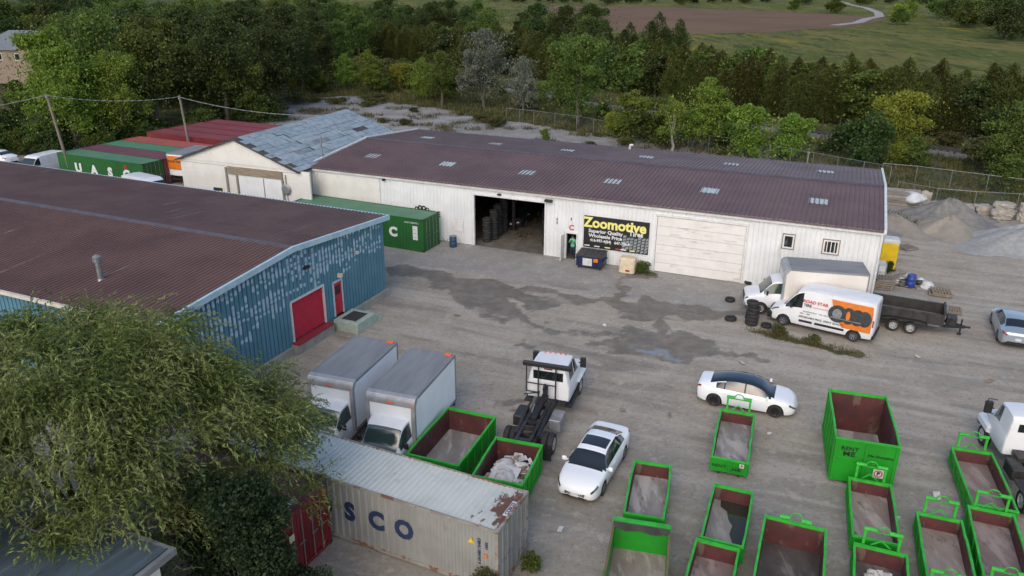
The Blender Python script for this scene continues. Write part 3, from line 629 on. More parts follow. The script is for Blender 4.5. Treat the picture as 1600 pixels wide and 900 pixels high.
mb = MB(); mb.box(DX0+.2,DX1-.2,-.03,-.02,DZ0+1.25,DZ1-.25); mb.build('door_window', pm('dark_red_glass', (.05,.008,.012), None, rough=.2), md)
mb = MB(); mb.cbox((DX0+.14,-.06,DZ0+1.0),(.12,.08,.05)); mb.build('door_handle', M['dark_metal'], md)
mb = MB(); mb.box(DX0-.03,DX0+.05,-.07,.06,DZ0-.05,DZ1+.05); mb.box(DX1-.05,DX1+.03,-.07,.06,DZ0-.05,DZ1+.05); mb.box(DX0-.03,DX1+.03,-.075,.06,DZ1-.04,DZ1+.06); mb.build('door_frame', M['blue_trim'], BB)
# primer patches daubed on the pans between ribs
mb = MB(); rp_ = random.Random(11)
for col in range(59):
    cx = .305*(col+1)
    if cx > BW - .2: break
    top = bz(cx) - .25
    for k in range(16):
        zz = bz(min(cx, 9.0)) - .35 - k*.345 + rp_.uniform(-.03,.03) - (.0 if cx < 9.07 else .02*(cx-9))
        if zz > top - .05 or zz < .9: continue
        lim = (1.9 + .10*cx if cx < 8.5 else 2.9 + .07*(cx-8.5)) + .35*math.sin(cx*2.1)
        pres = math.sin(cx*1.25 + k*2.3) + math.sin(cx*.55 - k*1.4) + .5*math.sin(cx*4.1 + k)
        inside = (RX0-.25 < cx < RX1+.25 and zz < RZ1+.3) or (DX0-.25 < cx < DX1+.25 and zz < DZ1+.3)
        if zz > lim and pres > -.9 and not inside and rp_.random() < .88:
            hh = rp_.choice([.08,.10,.12,.14,.16,.20,.32]); wd = rp_.uniform(.075,.112); zz += rp_.uniform(-.10,.10); ring = []
            for q in range(10):
                a = 2*math.pi*q/10; ring.append((cx + wd*math.cos(a) + rp_.uniform(-.012,.012), -.004, zz + hh*math.copysign(abs(math.sin(a))**.85, math.sin(a)) + rp_.uniform(-.03,.03)))
            mb.add(ring, [tuple(range(10))])
mb.build('primer_patches', M['primer'], BB, kind='stuff')
for nm, e, r_ in (('roof_slope', (-.3, BE), (BW/2, BR)), ('roof_slope', (BW+.3, BE), (BW/2, BR))):
    mb = MB(); corr_roof(mb, -.2, BD, e, r_, .27, .10, .06, ridge='y')
    d = -.1; mb.strip([(e[0],-.2,e[1]+d),(e[0],BD,e[1]+d)], [(r_[0],-.2,r_[1]+d),(r_[0],BD,r_[1]+d)])
    rf = mb.build(nm, M['roof_rusty'], BB)
mb = MB(); mb.prism([(BW/2-.3,BR+.0),(BW/2,BR+.085),(BW/2+.3,BR+.0),(BW/2,BR+.05)], -.2, BD); mb.build('ridge_cap', M['ridge_grey'], BB)
mb = MB()
for a, c_ in (((-.34,BE-.05),(BW/2,BR-.03)),((BW/2,BR-.03),(BW+.34,BE-.05))): mb.beam((a[0],-.28,a[1]-.06),(c_[0],-.28,c_[1]-.06),.16,.30)
mb.build('gable_trim', M['blue_trim'], BB)
mb = MB(); mb.box(-.46,-.28,-.2,BD,BE-.13,BE+.03); mb.build('gutter', pm('cream_trim', (.62,.58,.48), (.52,.48,.40), 3, .6), BB)
mb = MB(); mb.box(BW+.28,BW+.44,-.2,BD,BE-.13,BE+.03); mb.build('gutter', M['blue_trim'], BB)
mb = MB(); mb.tube((2.35,6.1,5.4),(2.35,6.1,6.55),.13,n=14); mb.tube((2.35,6.1,6.5),(2.35,6.1,6.75),.2,.2,14); mb.tube((2.35,6.1,6.75),(2.35,6.1,6.86),.2,.05,14); mb.tube((2.35,6.1,5.45),(2.35,6.1,5.62),.26,.14,14); mb.build('flue_pipe', M['galv'], BB)
mb = MB(); mb.cbox((10.2,-.16,4.55),(.42,.2,.13)); mb.beam((10.2,0,4.6),(10.2,-.14,4.57),.05,.05); mb.build('flood_light', M['black'], BB)
mb = MB(); mb.cbox((13.1,-.16,3.08),(.22,.25,.22)); mb.build('wall_lamp', M['beige_plastic'], BB)
mb = MB(); mb.cbox((15.0,-.12,3.9),(.2,.2,.16)); mb.build('camera_housing', M['plastic_white'], BB)
# concrete steps at the red door
ST = thing('entrance_steps', 'pale green concrete steps and landing with dark doormat by red door', 'steps', (-15.63, 31.26, 0), 66.14)
mb = MB(); mb.cbox((13.1,-1.0,.27),(1.9,1.7,.66),b=.02); mb.build('landing', M['pale_green_concrete'], ST)
mb = MB(); mb.cbox((14.22,-1.0,.17),(.36,1.66,.46),b=.02); mb.build('step', M['pale_green_concrete'], ST)
mb = MB(); mb.cbox((14.58,-1.0,.05),(.36,1.7,.24),b=.02); mb.build('step', M['pale_green_concrete'], ST)
mb = MB(); mb.cbox((13.1,-1.0,.612),(1.25,1.0,.02)); mb.build('doormat', pm('doormat', (.055,.05,.055), (.03,.028,.03), 12, .95), ST)

# ---- low building in the near left corner (mostly under the willow)
NB = thing('low_building', 'pale blue-grey metal roof with tan wall below the willow', 'building', (-9.3, 16.6, 0), 66.0)
nr_ = pm('pale_roof', (.085,.115,.135), (.065,.088,.105), .8, .4, stretch=(.2,3,1), dirt=((.17,.21,.225), .62, 1.2, (.12,4,1), .7))
mb = MB(); corr_roof(mb, 0, 20, (.25, 5.2), (-12, 5.9), .4, .06, .03, ridge='y')
mb.box(-12,.25,-.02,0,5.0,5.25); mb.build('roof', nr_, NB)
mb = MB(); mb.add([(-12,.1,0),(0,.1,0),(0,.1,5.2),(-12,.1,5.2)],[(0,1,2,3)]); mb.add([(0,.1,0),(0,20,0),(0,20,5.2),(0,.1,5.2)],[(0,1,2,3)]); mb.build('wall', M['cream_wall'], NB)
mb = MB(); mb.box(.2,.38,-.05,20,5.02,5.2); mb.box(-12,.38,-.2,-.05,5.02,5.22); mb.build('gutter', M['grey_metal'], NB)
# ================================================================ shipping containers
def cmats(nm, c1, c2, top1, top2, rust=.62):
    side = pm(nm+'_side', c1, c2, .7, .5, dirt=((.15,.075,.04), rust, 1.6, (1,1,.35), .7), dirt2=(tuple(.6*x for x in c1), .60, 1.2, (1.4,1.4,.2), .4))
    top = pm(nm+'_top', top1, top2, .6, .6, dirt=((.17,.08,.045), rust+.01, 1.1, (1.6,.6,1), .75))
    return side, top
def trap(x0, x1, pitch=.278, d=.036):
    out = []; n = int(round((x1-x0)/pitch)); p = (x1-x0)/n
    for i in range(n):
        a = x0+i*p; out += [(a,0),(a+p*.36,0),(a+p*.5,d),(a+p*.86,d)]
    return out + [(x1,0)]
def container(label, x, y, rz, mats, L=12.19, H=2.59, W=2.44, doors=1, group=None, z=0.0, frame=None):
    side, top = mats; fr = frame or side
    t = thing('shipping_container', label, 'container', (x, y, z), rz, group); l, w_ = L/2, W/2
    for s in (-1, 1):
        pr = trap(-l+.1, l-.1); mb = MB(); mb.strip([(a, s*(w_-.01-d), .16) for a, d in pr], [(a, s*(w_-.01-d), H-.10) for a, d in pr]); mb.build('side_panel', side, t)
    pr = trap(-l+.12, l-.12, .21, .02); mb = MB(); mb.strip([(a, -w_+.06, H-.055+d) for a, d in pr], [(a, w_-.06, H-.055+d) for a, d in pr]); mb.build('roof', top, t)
    mb = MB()
    for sx in (-1, 1):
        for sy in (-1, 1):
            mb.box(sx*l-(.12 if sx > 0 else 0), sx*l+(.12 if sx < 0 else 0), sy*w_-(.12 if sy > 0 else 0), sy*w_+(.12 if sy < 0 else 0), .118, H-.118)
    for sy in (-1, 1):
        a, b_ = sorted((sy*w_, sy*(w_-.07))); mb.box(-l+.12, l-.12, a, b_, H-.10, H-.01); mb.box(-l+.12, l-.12, a, b_, .02, .16)
    for sx in (-1, 1):
        a, b_ = sorted((sx*l, sx*(l-.1))); mb.box(a, b_, -w_+.12, w_-.12, H-.13, H-.01); mb.box(a, b_, -w_+.12, w_-.12, .02, .17)
    mb.box(-l+.1, l-.1, -w_+.08, w_-.08, .1, .15)
    mb.build('frame', fr, t)
    c0 = None
    for sx in (-1, 1):
        for sy in (-1, 1):
            for z0 in (0, H-.118):
                if c0 is None: mb = MB(); mb.box(-.091,.091,-.083,.083,0,.118); c0 = mb.build('corner_casting', M['dark_metal'] if frame is None else frame, t); o = c0
                else: o = put(bpy.data.objects.new('corner_casting', c0.data), t)
                o.location = (sx*(l-.087), sy*(w_-.079), z0)
    e = -doors; pr = trap(-w_+.12, w_-.12, .26, .04); mb = MB(); mb.strip([(e*(l-.03-d), a, .17) for a, d in pr], [(e*(l-.03-d), a, H-.13) for a, d in pr]); mb.build('end_panel', side, t)
    for s in (-1, 1):
        m2 = MB(); pr = [(s*(.012 + q), d) for q, d in ((0,0),(.06,0),(.08,.03),(.30,.03),(.32,0),(.42,0),(.44,.03),(.66,.03),(.68,0),(.78,0),(.80,.03),(1.02,.03),(1.04,0),(1.085,0))]
        m2.strip([(doors*(l-.02-d), a, .18) for a, d in pr], [(doors*(l-.02-d), a, H-.14) for a, d in pr]); dr = m2.build('door', side, t)
        for q in (.26, .72):
            m3 = MB(); m3.tube((doors*(l+.02), s*q, .14),(doors*(l+.02), s*q, H-.1),.02); m3.cbox((doors*(l+.035), s*(q+.08), 1.15),(.03,.30,.035)); m3.build('locking_bar', M['galv'], dr)
    return t
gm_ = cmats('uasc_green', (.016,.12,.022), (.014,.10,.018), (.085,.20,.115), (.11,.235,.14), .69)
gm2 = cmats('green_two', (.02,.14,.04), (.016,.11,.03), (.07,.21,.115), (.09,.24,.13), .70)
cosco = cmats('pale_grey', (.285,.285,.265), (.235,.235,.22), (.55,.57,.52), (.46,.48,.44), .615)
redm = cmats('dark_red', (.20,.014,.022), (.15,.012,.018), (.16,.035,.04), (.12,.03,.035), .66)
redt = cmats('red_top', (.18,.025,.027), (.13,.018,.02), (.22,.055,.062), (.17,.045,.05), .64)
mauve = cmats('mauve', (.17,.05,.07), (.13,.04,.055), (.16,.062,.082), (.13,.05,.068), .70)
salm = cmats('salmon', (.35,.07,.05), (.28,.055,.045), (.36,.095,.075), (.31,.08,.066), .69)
ktr = pm('rusty_frame', (.30,.29,.26), (.24,.21,.18), 1.5, .6, dirt=((.17,.075,.035), .5, 2.2, (1,1,1), .9))
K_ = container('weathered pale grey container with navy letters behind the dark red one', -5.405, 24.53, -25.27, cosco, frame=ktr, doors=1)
for i, ch in enumerate('COSCO'):
    text('letter', ch, 1.02, M['navy_print'], K_, ((i-2)*1.165+.06, -1.2155, 1.34), FRONT, .055, .92)
# the right end of this roof is rusted through its paint
rt = pm('rusted_roof', (.55,.57,.52), (.46,.48,.44), .6, .6, dirt=((.17,.08,.045), .625, 1.1, (1.6,.6,1), .75)); t_, N, L = nodes(rt); b = N['Principled BSDF']
tc = N.new('ShaderNodeTexCoord'); sx = N.new('ShaderNodeSeparateXYZ'); L.new(tc.outputs['Object'], sx.inputs[0])
gr = N.new('ShaderNodeMapRange'); gr.inputs['From Min'].default_value = 3.9; gr.inputs['From Max'].default_value = 6.1; gr.inputs['To Min'].default_value = -.16; gr.inputs['To Max'].default_value = .14; L.new(sx.outputs[0], gr.inputs['Value'])
mp = N.new('ShaderNodeMapping'); mp.inputs['Scale'].default_value = (1.6,.8,1); L.new(tc.outputs['Object'], mp.inputs['Vector'])
nn = N.new('ShaderNodeTexNoise'); nn.inputs['Scale'].default_value = 1.5; nn.inputs['Detail'].default_value = 8; nn.inputs['Roughness'].default_value = .65; L.new(mp.outputs[0], nn.inputs['Vector'])
ad = N.new('ShaderNodeMath'); L.new(gr.outputs[0], ad.inputs[0]); L.new(nn.outputs['Fac'], ad.inputs[1])
th = N.new('ShaderNodeMapRange'); th.interpolation_type = 'SMOOTHSTEP'; th.inputs['From Min'].default_value = .56; th.inputs['From Max'].default_value = .62; L.new(ad.outputs[0], th.inputs['Value'])
old = b.inputs['Base Color'].links[0].from_socket; mx_ = N.new('ShaderNodeMix'); mx_.data_type = 'RGBA'; mx_.inputs[7].default_value = (.135,.062,.04,1); L.new(th.outputs[0], mx_.inputs[0]); L.new(old, mx_.inputs[6]); L.new(mx_.outputs[2], b.inputs['Base Color'])
for ch in K_.children:
    if ch.name.startswith('roof'): ch.data.materials[0] = rt
mb = MB(); mb.add([(5.82,-.35,2.566),(6.02,-.35,2.566),(6.02,.5,2.566),(5.82,.5,2.566)],[(0,1,2,3)]); pl = mb.build('roof_placard', M['plastic_white'], K_)
text('letter', 'COSCO', .19, M['navy_print'], pl, (5.92,.08,2.569), (0,0,R(90)), .03)
mb = MB(); mb.prism([(4.95,1.78),(5.2,1.78),(5.075,2.02)],-1.218,-1.214); mb.build('warning_triangle', M['plastic_yellow'], K_)
for z_ in (1.35, .75): mb = MB(); mb.box(5.55,5.68,-1.217,-1.213,z_,z_+.13); mb.build('sticker', M['orange'], K_)
text('marking', 'CBHU 289147 9', .16, M['navy_print'], K_, (5.38,-1.216,1.55), (R(90), R(90), 0), .02)
text('marking', '22G1', .14, M['navy_print'], K_, (5.66,-1.216,1.85), (R(90), R(90), 0), .02)
RC = container('dark red container in front of the pale grey one, end facing right', -9.87, 23.62, -25.3, redm, L=6.06, doors=1)
text('marking', 'K LINE', .26, M['white_print'], RC, (2.6,-.35,2.562), (0,0,R(90)), .03)
mb = MB(); mb.box(3.06,3.07,-.95,-.70,1.5,1.8); mb.build('sticker', M['beige_plastic'], RC)
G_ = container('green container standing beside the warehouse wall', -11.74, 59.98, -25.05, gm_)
for i, ch in enumerate('UASC'):
    text('letter', ch, .98, M['white_print'], G_, (-4.1 + i*2.5, -1.2155, 1.27), FRONT, .06, 1.05)
mb = MB(); mb.box(5.18,5.60,-1.22,-1.213,.9,2.0); lb = mb.build('label_board', M['white_print'], G_)
for z_ in (1.1,1.4,1.7): m2 = MB(); m2.box(5.24,5.54,-1.224,-1.22,z_,z_+.03); m2.build('label_line', M['grey_metal'], lb)
text('marking', 'UACU 508 972 1', .18, M['white_print'], G_, (5.1,-1.216,2.22), FRONT, .01)
u_, v_ = (.9063,-.4226), (.4226,.9063)
J_ = container('green container with white letters, beside the leaning utility pole', -40.86, 78.17, -25.0, gm_)
for i, ch in enumerate('UASC'): text('letter', ch, 1.25, M['white_print'], J_, (-3.2 + i*2.3, -1.2155, 1.25), FRONT, .06, 1.05)
mb = MB(); mb.box(3.5,3.9,-1.217,-1.213,1.75,2.25); mb.build('repair_patch', M['red_sill'], J_)
for k, (ms, lb) in enumerate(((mauve,'mauve-roofed container beside the green lettered one'),(gm2,'bright green roofed container between mauve and salmon ones'),(salm,'salmon red roofed container in the row of containers'))):
    container(lb, -40.86+v_[0]*2.58*(k+1), 78.17+v_[1]*2.58*(k+1), -25.0, ms)
for k in range(4):
    container(['dark red container, nearest of the red block by the trees','second dark red container of the red block by the trees','third dark red container of the red block by the trees','dark red container farthest back against the trees'][k], -36.9+v_[0]*2.6*k+u_[0]*.3*k, 90.2+v_[1]*2.6*k+u_[1]*.3*k, -25.0, redt, group='dark red containers stacked side by side')

# ================================================================ vehicles
def pchip(xs, ys, x):
    xs = np.array(xs, float); ys = np.array(ys, float); h = np.diff(xs); d = np.diff(ys)/h; m = np.zeros_like(ys)
    for i in range(1, len(xs)-1):
        if d[i-1]*d[i] > 0: w1 = 2*h[i]+h[i-1]; w2 = h[i]+2*h[i-1]; m[i] = (w1+w2)/(w1/d[i-1]+w2/d[i])
    m[0], m[-1] = d[0], d[-1]
    k = np.clip(np.searchsorted(xs, x)-1, 0, len(h)-1); s = (x-xs[k])/h[k]
    return ys[k]*(1+2*s)*(1-s)**2 + h[k]*m[k]*s*(1-s)**2 + ys[k+1]*s*s*(3-2*s) + h[k+1-1]*m[k+1]*s*s*(s-1)
def loft(root, tab, wheels, Ra, zones, mats, step=.05, name='body', crown=1.0, box=0.0):
    """tab rows: x, bottom, belt, top, half width, roof half width.  zones: (part name, mat, x0, x1, k0, k1[, side])"""
    tab = sorted(tab); T = list(zip(*tab)); x0, x1 = tab[0][0], tab[-1][0]
    xs = set(np.round(np.linspace(x0, x1, int((x1-x0)/step)+1), 4).tolist())
    for z in zones: xs.update((round(z[2],4), round(z[3],4)))
    xs = sorted(x for x in xs if x0 <= x <= x1); ar = np.array(xs)
    z0, zb, zt, hw, wt = (pchip(T[0], T[i], ar) for i in range(1, 6))
    secs = []
    for i, x in enumerate(xs):
        a = -9
        for wx, r in wheels:
            if abs(x-wx) < Ra: a = max(a, r + math.sqrt(Ra*Ra-(x-wx)**2))
        H = hw[i]; b_ = zb[i]; t_ = max(zt[i], b_+.012); yb = H-.05*(1-box)-.012; dr = min(.075*(1-box*.3), (t_-b_)*.45)*crown; ed = t_-dr
        P = [(H-.05, max(z0[i], a)), (H, max(z0[i]+.12, a)), (H, max((z0[i]+b_)/2, a+.015)), (H-.012, max(b_-.08, a+.03)), (yb, max(b_, a+.035))]
        q = wt[i]
        for f in (.08, .5, .9, 1.0): P.append((yb+(q-yb)*(f**(1.15)), b_+(ed-b_)*f))
        P += [(q*.9, ed+dr*.55), (q*.46, t_-dr*.07), (0, t_)]
        secs.append(P)
    n = len(secs[0]); full = [[(x, y, z) for y, z in s] + [(x, -y, z) for y, z in reversed(s[:-1])] for x, s in zip(xs, secs)]
    nf = len(full[0]); V = [p for s in full for p in s]
    groups = {}
    for i in range(len(xs)-1):
        xm = (xs[i]+xs[i+1])/2
        for k in range(nf-1):
            kk = k if k < n-1 else nf-2-k; sd = 1 if k < n-1 else -1; g = None
            for zi, zn in enumerate(zones):
                if zn[2] <= xm <= zn[3] and zn[4] <= kk <= zn[5] and (len(zn) < 7 or zn[6] == sd): g = (zi, 0 if zn[4] >= 8 else sd); break
            groups.setdefault(g, []).append((i*nf+k, i*nf+k+1, (i+1)*nf+k+1, (i+1)*nf+k))
    caps = [tuple(range(nf)), tuple(range((len(xs)-1)*nf, len(xs)*nf))[::-1]]
    groups.setdefault(None, []).extend(caps)
    body = None
    for g in sorted(groups, key=lambda q: (q is not None, q or (0,0))):
        used = sorted({i for f in groups[g] for i in f}); mp = {u: j for j, u in enumerate(used)}
        mb = MB(); mb.add([V[u] for u in used], [tuple(mp[i] for i in f) for f in groups[g]])
        if g is None: body = mb.build(name, mats['body'], root, smooth=38)
        else: mb.build(zones[g[0]][0], mats[zones[g[0]][1]], root, smooth=38)
    return body
WCACHE = {}
def wheel(root, x, y, r, w, rim='rim', spokes=10, dual=False, z=None):
    key = (round(r,3), round(w,3), rim, spokes)
    if key not in WCACHE:
        mb = MB(); mb.lathe([(r*.62,-w/2),(r*.92,-w/2),(r*.985,-w*.38),(r,-w*.2),(r,w*.2),(r*.985,w*.38),(r*.92,w/2),(r*.62,w/2),(r*.6,0),(r*.62,-w/2)], 26, axis='y'); ty = mb.build('t', M['rubber'], smooth=40)
        mb = MB(); mb.lathe([(r*.63,w*.47),(r*.60,w*.46),(r*.56,w*.28),(r*.50,w*.1),(r*.12,w*.1),(r*.12,w*.2),(.001,w*.22)], 22, axis='y', mi=1)
        for q in range(spokes):
            a = 2*math.pi*q/spokes; mb.beam((.1*r*math.cos(a), w*.24, .1*r*math.sin(a)), (.58*r*math.cos(a), w*.36, .58*r*math.sin(a)), r*.1, w*.1, 0, up=(0,1,0))
        mb.lathe([(r*.55,w*.40),(r*.63,w*.47),(r*.64,w*.45)], 22, axis='y', mi=0)
        ri = mb.build('r', [M[rim], M['black'] if rim != 'rim_truck' else M['rim']], smooth=40)
        WCACHE[key] = (ty.data, ri.data); bpy.data.objects.remove(ty); bpy.data.objects.remove(ri)
    a, b_ = WCACHE[key]
    def one(yy):
        o = put(bpy.data.objects.new('wheel', a), root); o.location = (x, yy, r if z is None else z); o.rotation_euler = (0, random.uniform(0,1), 0 if y > 0 else math.pi)
        put(bpy.data.objects.new('rim', b_), o); return o
    one(y)
    if dual: one(y - math.copysign(w*1.12, y))
M['rim_truck'] = pm('rim_truck', (.62,.63,.62), (.45,.45,.44), 5, .45)
def plate(root, x, z, s=1, w=.32, h=.15):
    mb = MB(); mb.cbox((x,0,z),(.02,w,h)); mb.build('licence_plate', M['plastic_white'], root)
def mirrors(root, x, y, z, mat, s=(.12,.2,.14)):
    for sd in (-1, 1):
        mb = MB(); mb.cbox((x, sd*(y+s[1]*.5), z), s, b=.03); mb.beam((x, sd*(y-.08), z-.05),(x, sd*(y+.04), z-.02),.05,.04); mb.build('mirror', mat, root)
def handles(root, xs, y, z, mat):
    for x in xs:
        for sd in (-1, 1): mb = MB(); mb.cbox((x, sd*(y+.008), z),(.17,.025,.03)); mb.build('door_handle', mat, root)

SEDAN = [(-2.46,.45,.80,.86,.56,.50),(-2.40,.30,.93,1.0,.76,.66),(-2.2,.24,.975,1.07,.85,.70),(-1.98,.21,.98,1.105,.89,.69),(-1.75,.2,.975,1.15,.915,.67),(-1.0,.19,.96,1.40,.925,.58),(-.45,.19,.945,1.465,.925,.60),(.15,.19,.93,1.45,.925,.60),(.55,.19,.92,1.375,.92,.625),(1.32,.19,.91,1.0,.915,.74),(1.8,.2,.85,.945,.895,.74),(2.1,.22,.775,.86,.845,.69),(2.32,.26,.65,.73,.72,.57),(2.42,.30,.54,.61,.56,.44),(2.46,.36,.46,.51,.40,.30)]
def sedan(name, label, x, y, rz, paint, tab=SEDAN, wb=(1.43,-1.40), r=.335, glassm='glass', roofglass=None, sunroof=True, rim='rim', front=True, cat='car', spokes=10, sc=1.0):
    t = thing(name, label, cat, (x, y, 0), rz); t.scale = (sc,)*3
    zones = [('windshield','g',.58,1.30,8,10),('rear_window','g',-1.72,-1.02,8,10)]
    if roofglass: zones.append(('glass_roof','rg',-1.02,.58,8,10))
    elif sunroof: zones.append(('sunroof','g',-.42,.30,9,10))
    zones += [('side_window','g',-.02,1.16,5,7),('side_window','g',-.98,-.09,5,7),('side_window','g',-1.42,-1.05,5,6)]
    zones += [('pillar','bk',-.09,-.02,5,7),('pillar','bk',-1.05,-.98,5,6)]
    zones += [('headlight','hl',2.0,2.36,3,3),('taillight','tl',-2.44,-2.12,3,4)]
    loft(t, tab, [(wb[0], r),(wb[1], r)], r+.045, zones, {'body': paint, 'g': M[glassm], 'rg': M[roofglass] if roofglass else None, 'hl': M['head_light'], 'tl': M['red_light'], 'bk': M['black']})
    mb = MB(); mb.box(-2.1,2.1,-.70,.70,.2,.62); mb.build('underbody', M['black'], t)
    for wx in wb:
        for sd in (-1, 1): wheel(t, wx, sd*.80, r, .225, rim, spokes)
    mirrors(t, 1.0, .90, 1.0, paint); handles(t, (.15,-.95), .925, .80, paint)
    fx = tab[-1][0]; mb = MB()
    if not roofglass: mb.cbox((fx-.05,0,.47),(.10,.84,.07))
    mb.cbox((fx-.085,0,.31),(.10,1.0,.10)); mb.build('grille', M['black'], t)
    plate(t, fx+.012, .42); plate(t, tab[0][0]-.012, .62)
    mb = MB(); mb.cbox((tab[0][0]+.06,0,.34),(.10,1.2,.12)); mb.build('rear_bumper', M['black'], t)
    return t
sedan('white_sedan', 'white four-door sedan with dark sunroof parked by the small green bins', 3.54, 28.02, -114.6, M['car_white'])
EV = [(-2.34,.45,.78,.84,.56,.48),(-2.28,.30,.95,1.02,.74,.62),(-2.12,.24,1.0,1.09,.83,.66),(-1.95,.21,1.0,1.13,.88,.64),(-1.7,.2,.985,1.2,.91,.63),(-1.0,.19,.96,1.38,.925,.60),(-.4,.19,.94,1.445,.925,.61),(.15,.19,.925,1.43,.925,.62),(.6,.19,.91,1.33,.92,.64),(1.35,.19,.88,.97,.91,.74),(1.8,.2,.82,.91,.895,.74),(2.04,.22,.74,.83,.84,.68),(2.22,.26,.62,.70,.72,.57),(2.30,.30,.52,.58,.56,.44),(2.34,.36,.45,.50,.40,.30)]
sedan('white_electric_car', 'white car with black glass roof and black wheels on open gravel', 11.58, 33.79, -22.2, M['car_white'], EV, (1.42,-1.45), .335, 'glass', 'glass_blue', False, 'rim_black', spokes=5)
sedan('silver_sedan', 'silver blue sedan at the right edge facing away', 29.56, 42.16, 66.8, M['silver'], glassm='glass', sunroof=False, sc=.96)
sedan('white_parked_car', 'white car at the far left edge beyond the brown roof', -57.3, 86.3, 150, M['car_white'], sunroof=False)
sedan('garage_car', 'dark car with bright headlights inside the open garage', 0.9, 64.8, -113, M['dark_paint'], sunroof=False)

VAN = [(-2.98,.5,1.2,2.35,.88,.82),(-2.94,.36,1.25,2.46,.96,.87),(-2.6,.32,1.3,2.52,1.0,.88),(-1.0,.3,1.3,2.54,1.02,.885),(.7,.3,1.3,2.53,1.02,.885),(1.15,.3,1.28,2.44,1.01,.86),(1.45,.3,1.26,2.24,1.0,.82),(2.12,.3,1.20,1.36,.98,.80),(2.5,.3,1.08,1.20,.95,.76),(2.82,.33,.88,.98,.88,.68),(2.96,.4,.66,.72,.72,.55)]
def van(name, label, x, y, rz, tab=VAN, paint=None, wb=(2.0,-2.0), r=.345, sc=(1,1,1), wz=(1.15,2.0), side=()):
    t = thing(name, label, 'van', (x, y, 0), rz); t.scale = sc; paint = paint or M['van_white']
    zones = [('windshield','g',1.42,2.12,8,10),('side_window','g',1.02,2.0,5,6),('headlight','hl',2.35,2.78,3,4)] + [('side_window','g',a,b_,5,6) for a, b_ in side]
    loft(t, tab, [(wb[0], r),(wb[1], r)], r+.07, zones, {'body': paint, 'g': M['glass'], 'hl': M['head_light']}, box=.6)
    mb = MB(); mb.box(-2.85,2.75,-.78,.78,.28,.75); mb.build('underbody', M['black'], t)
    for wx in wb:
        for sd in (-1, 1): wheel(t, wx, sd*.86, r, .24, 'grey_metal', 8)
    mirrors(t, 1.62, 1.0, 1.5, M['black'], (.12,.2,.3)); handles(t, (1.0,.62), 1.02, 1.08, M['black'])
    mb = MB(); mb.cbox((2.84,0,.56),(.34,1.86,.42),b=.07); mb.build('front_bumper', M['black'], t)
    mb = MB(); mb.cbox((2.90,0,.86),(.10,1.0,.10)); mb.build('grille', M['black'], t)
    mb = MB(); mb.cbox((-2.98,0,.45),(.18,1.84,.2),b=.04); mb.build('rear_bumper', M['black'], t)
    for sd in (-1, 1): mb = MB(); mb.cbox((-2.92,sd*.93,1.3),(.06,.10,.42)); mb.build('taillight', M['red_light'], t)
    mb = MB(); mb.cbox((-2.985,0,1.4),(.012,.02,1.8)); mb.build('door_joint', M['black'], t)
    return t
V1 = van('cargo_van', 'white delivery van with orange tyre graphics beside the box truck', 18.6, 42.86, 146.1)
mb = MB(); mb.box(-1.45,.2,1.0225,1.03,.52,.66); mb.box(.35,1.1,1.0225,1.03,.52,.66); mb.build('side_trim', M['black'], V1)
def on_side(x, z): return (x, 1.024 if z < 1.28 else 1.024 - (z-1.28)*.075, z)
def decal(name, pts, mat, root, off=0.0):
    mb = MB(); q = [on_side(x, z) for x, z in pts]; q = [(a, b_+off, c_) for a, b_, c_ in q]
    mb.add(q + [(a, b_-.004, c_) for a, b_, c_ in q], [tuple(range(len(q))), tuple(range(2*len(q)-1, len(q)-1, -1))] + [(i, len(q)+i, len(q)+(i+1)%len(q), (i+1)%len(q)) for i in range(len(q))]); return mb.build(name, mat, root)
decal('orange_panel', [(-.55,2.30),(-2.80,2.30),(-2.86,1.9),(-2.86,1.28),(-.85,1.28)], M['orange'], V1, .008)
decal('orange_panel', [(-.95,1.26),(-2.86,1.26),(-2.86,.72),(-1.3,.72)], M['orange'], V1, .004)
tilt = (R(90)-.075, 0, R(180))
text('lettering', 'ROAD STAR', .25, M['red_print'], V1, (.30,1.005,1.86), tilt, .02, 1.05)
text('lettering', 'TIRE', .22, M['black_print'], V1, (.72,1.018,1.62), tilt, .02, 1.05)
mb = MB(); mb.box(-.55,.42,1.012,1.02,1.56,1.585); mb.build('graphic_line', M['orange'], V1)
text('lettering', 'INDEPENDENT  TIRE CENTRE', .12, M['grey_metal'], V1, (.15,1.03,1.22), BACK, .0)
text('lettering', 'AFFORDABLE PRICE  GREAT QUALITY', .15, M['black_print'], V1, (-.12,1.03,.86), BACK, .02)
tread2 = pm('tyre_print', (.028,.03,.032), (.05,.052,.055), 5, .6)
for i, (cx, r_) in enumerate(((-.98,.52),(-1.58,.50),(-2.06,.49),(-2.46,.47))):
    nn = 24; outer = [(cx + r_*(1.0 if i == 0 else .78)*math.cos(2*math.pi*q/nn), 1.50 + r_*math.sin(2*math.pi*q/nn)) for q in range(nn)]
    o = decal('tyre_picture', outer, tread2, V1, .014 + .004*(3-i)); inn = [(cx+.02 + r_*.5*math.cos(2*math.pi*q/nn)*(1 if i == 0 else .45), 1.5 + r_*.58*math.sin(2*math.pi*q/nn)) for q in range(nn)]
    decal('rim_picture', inn, M['rim'] if i == 0 else M['orange'] if i < 2 else tread2, o, .020 + .004*(3-i))
decal('tyre_shelf_picture', [(-.62,1.22),(-2.3,1.20),(-2.3,1.26),(-.62,1.28)], M['grey_metal'], V1, .036)
van('parked_van', 'small white van parked at the end of the green lettered container', -50.0, 81.7, -108, sc=(.84,.98,.78))
V2 = van('graphic_van', 'white van with dark side graphics half hidden behind the brown roof', -33.6, 70.3, -33, sc=(.9,1,.95))
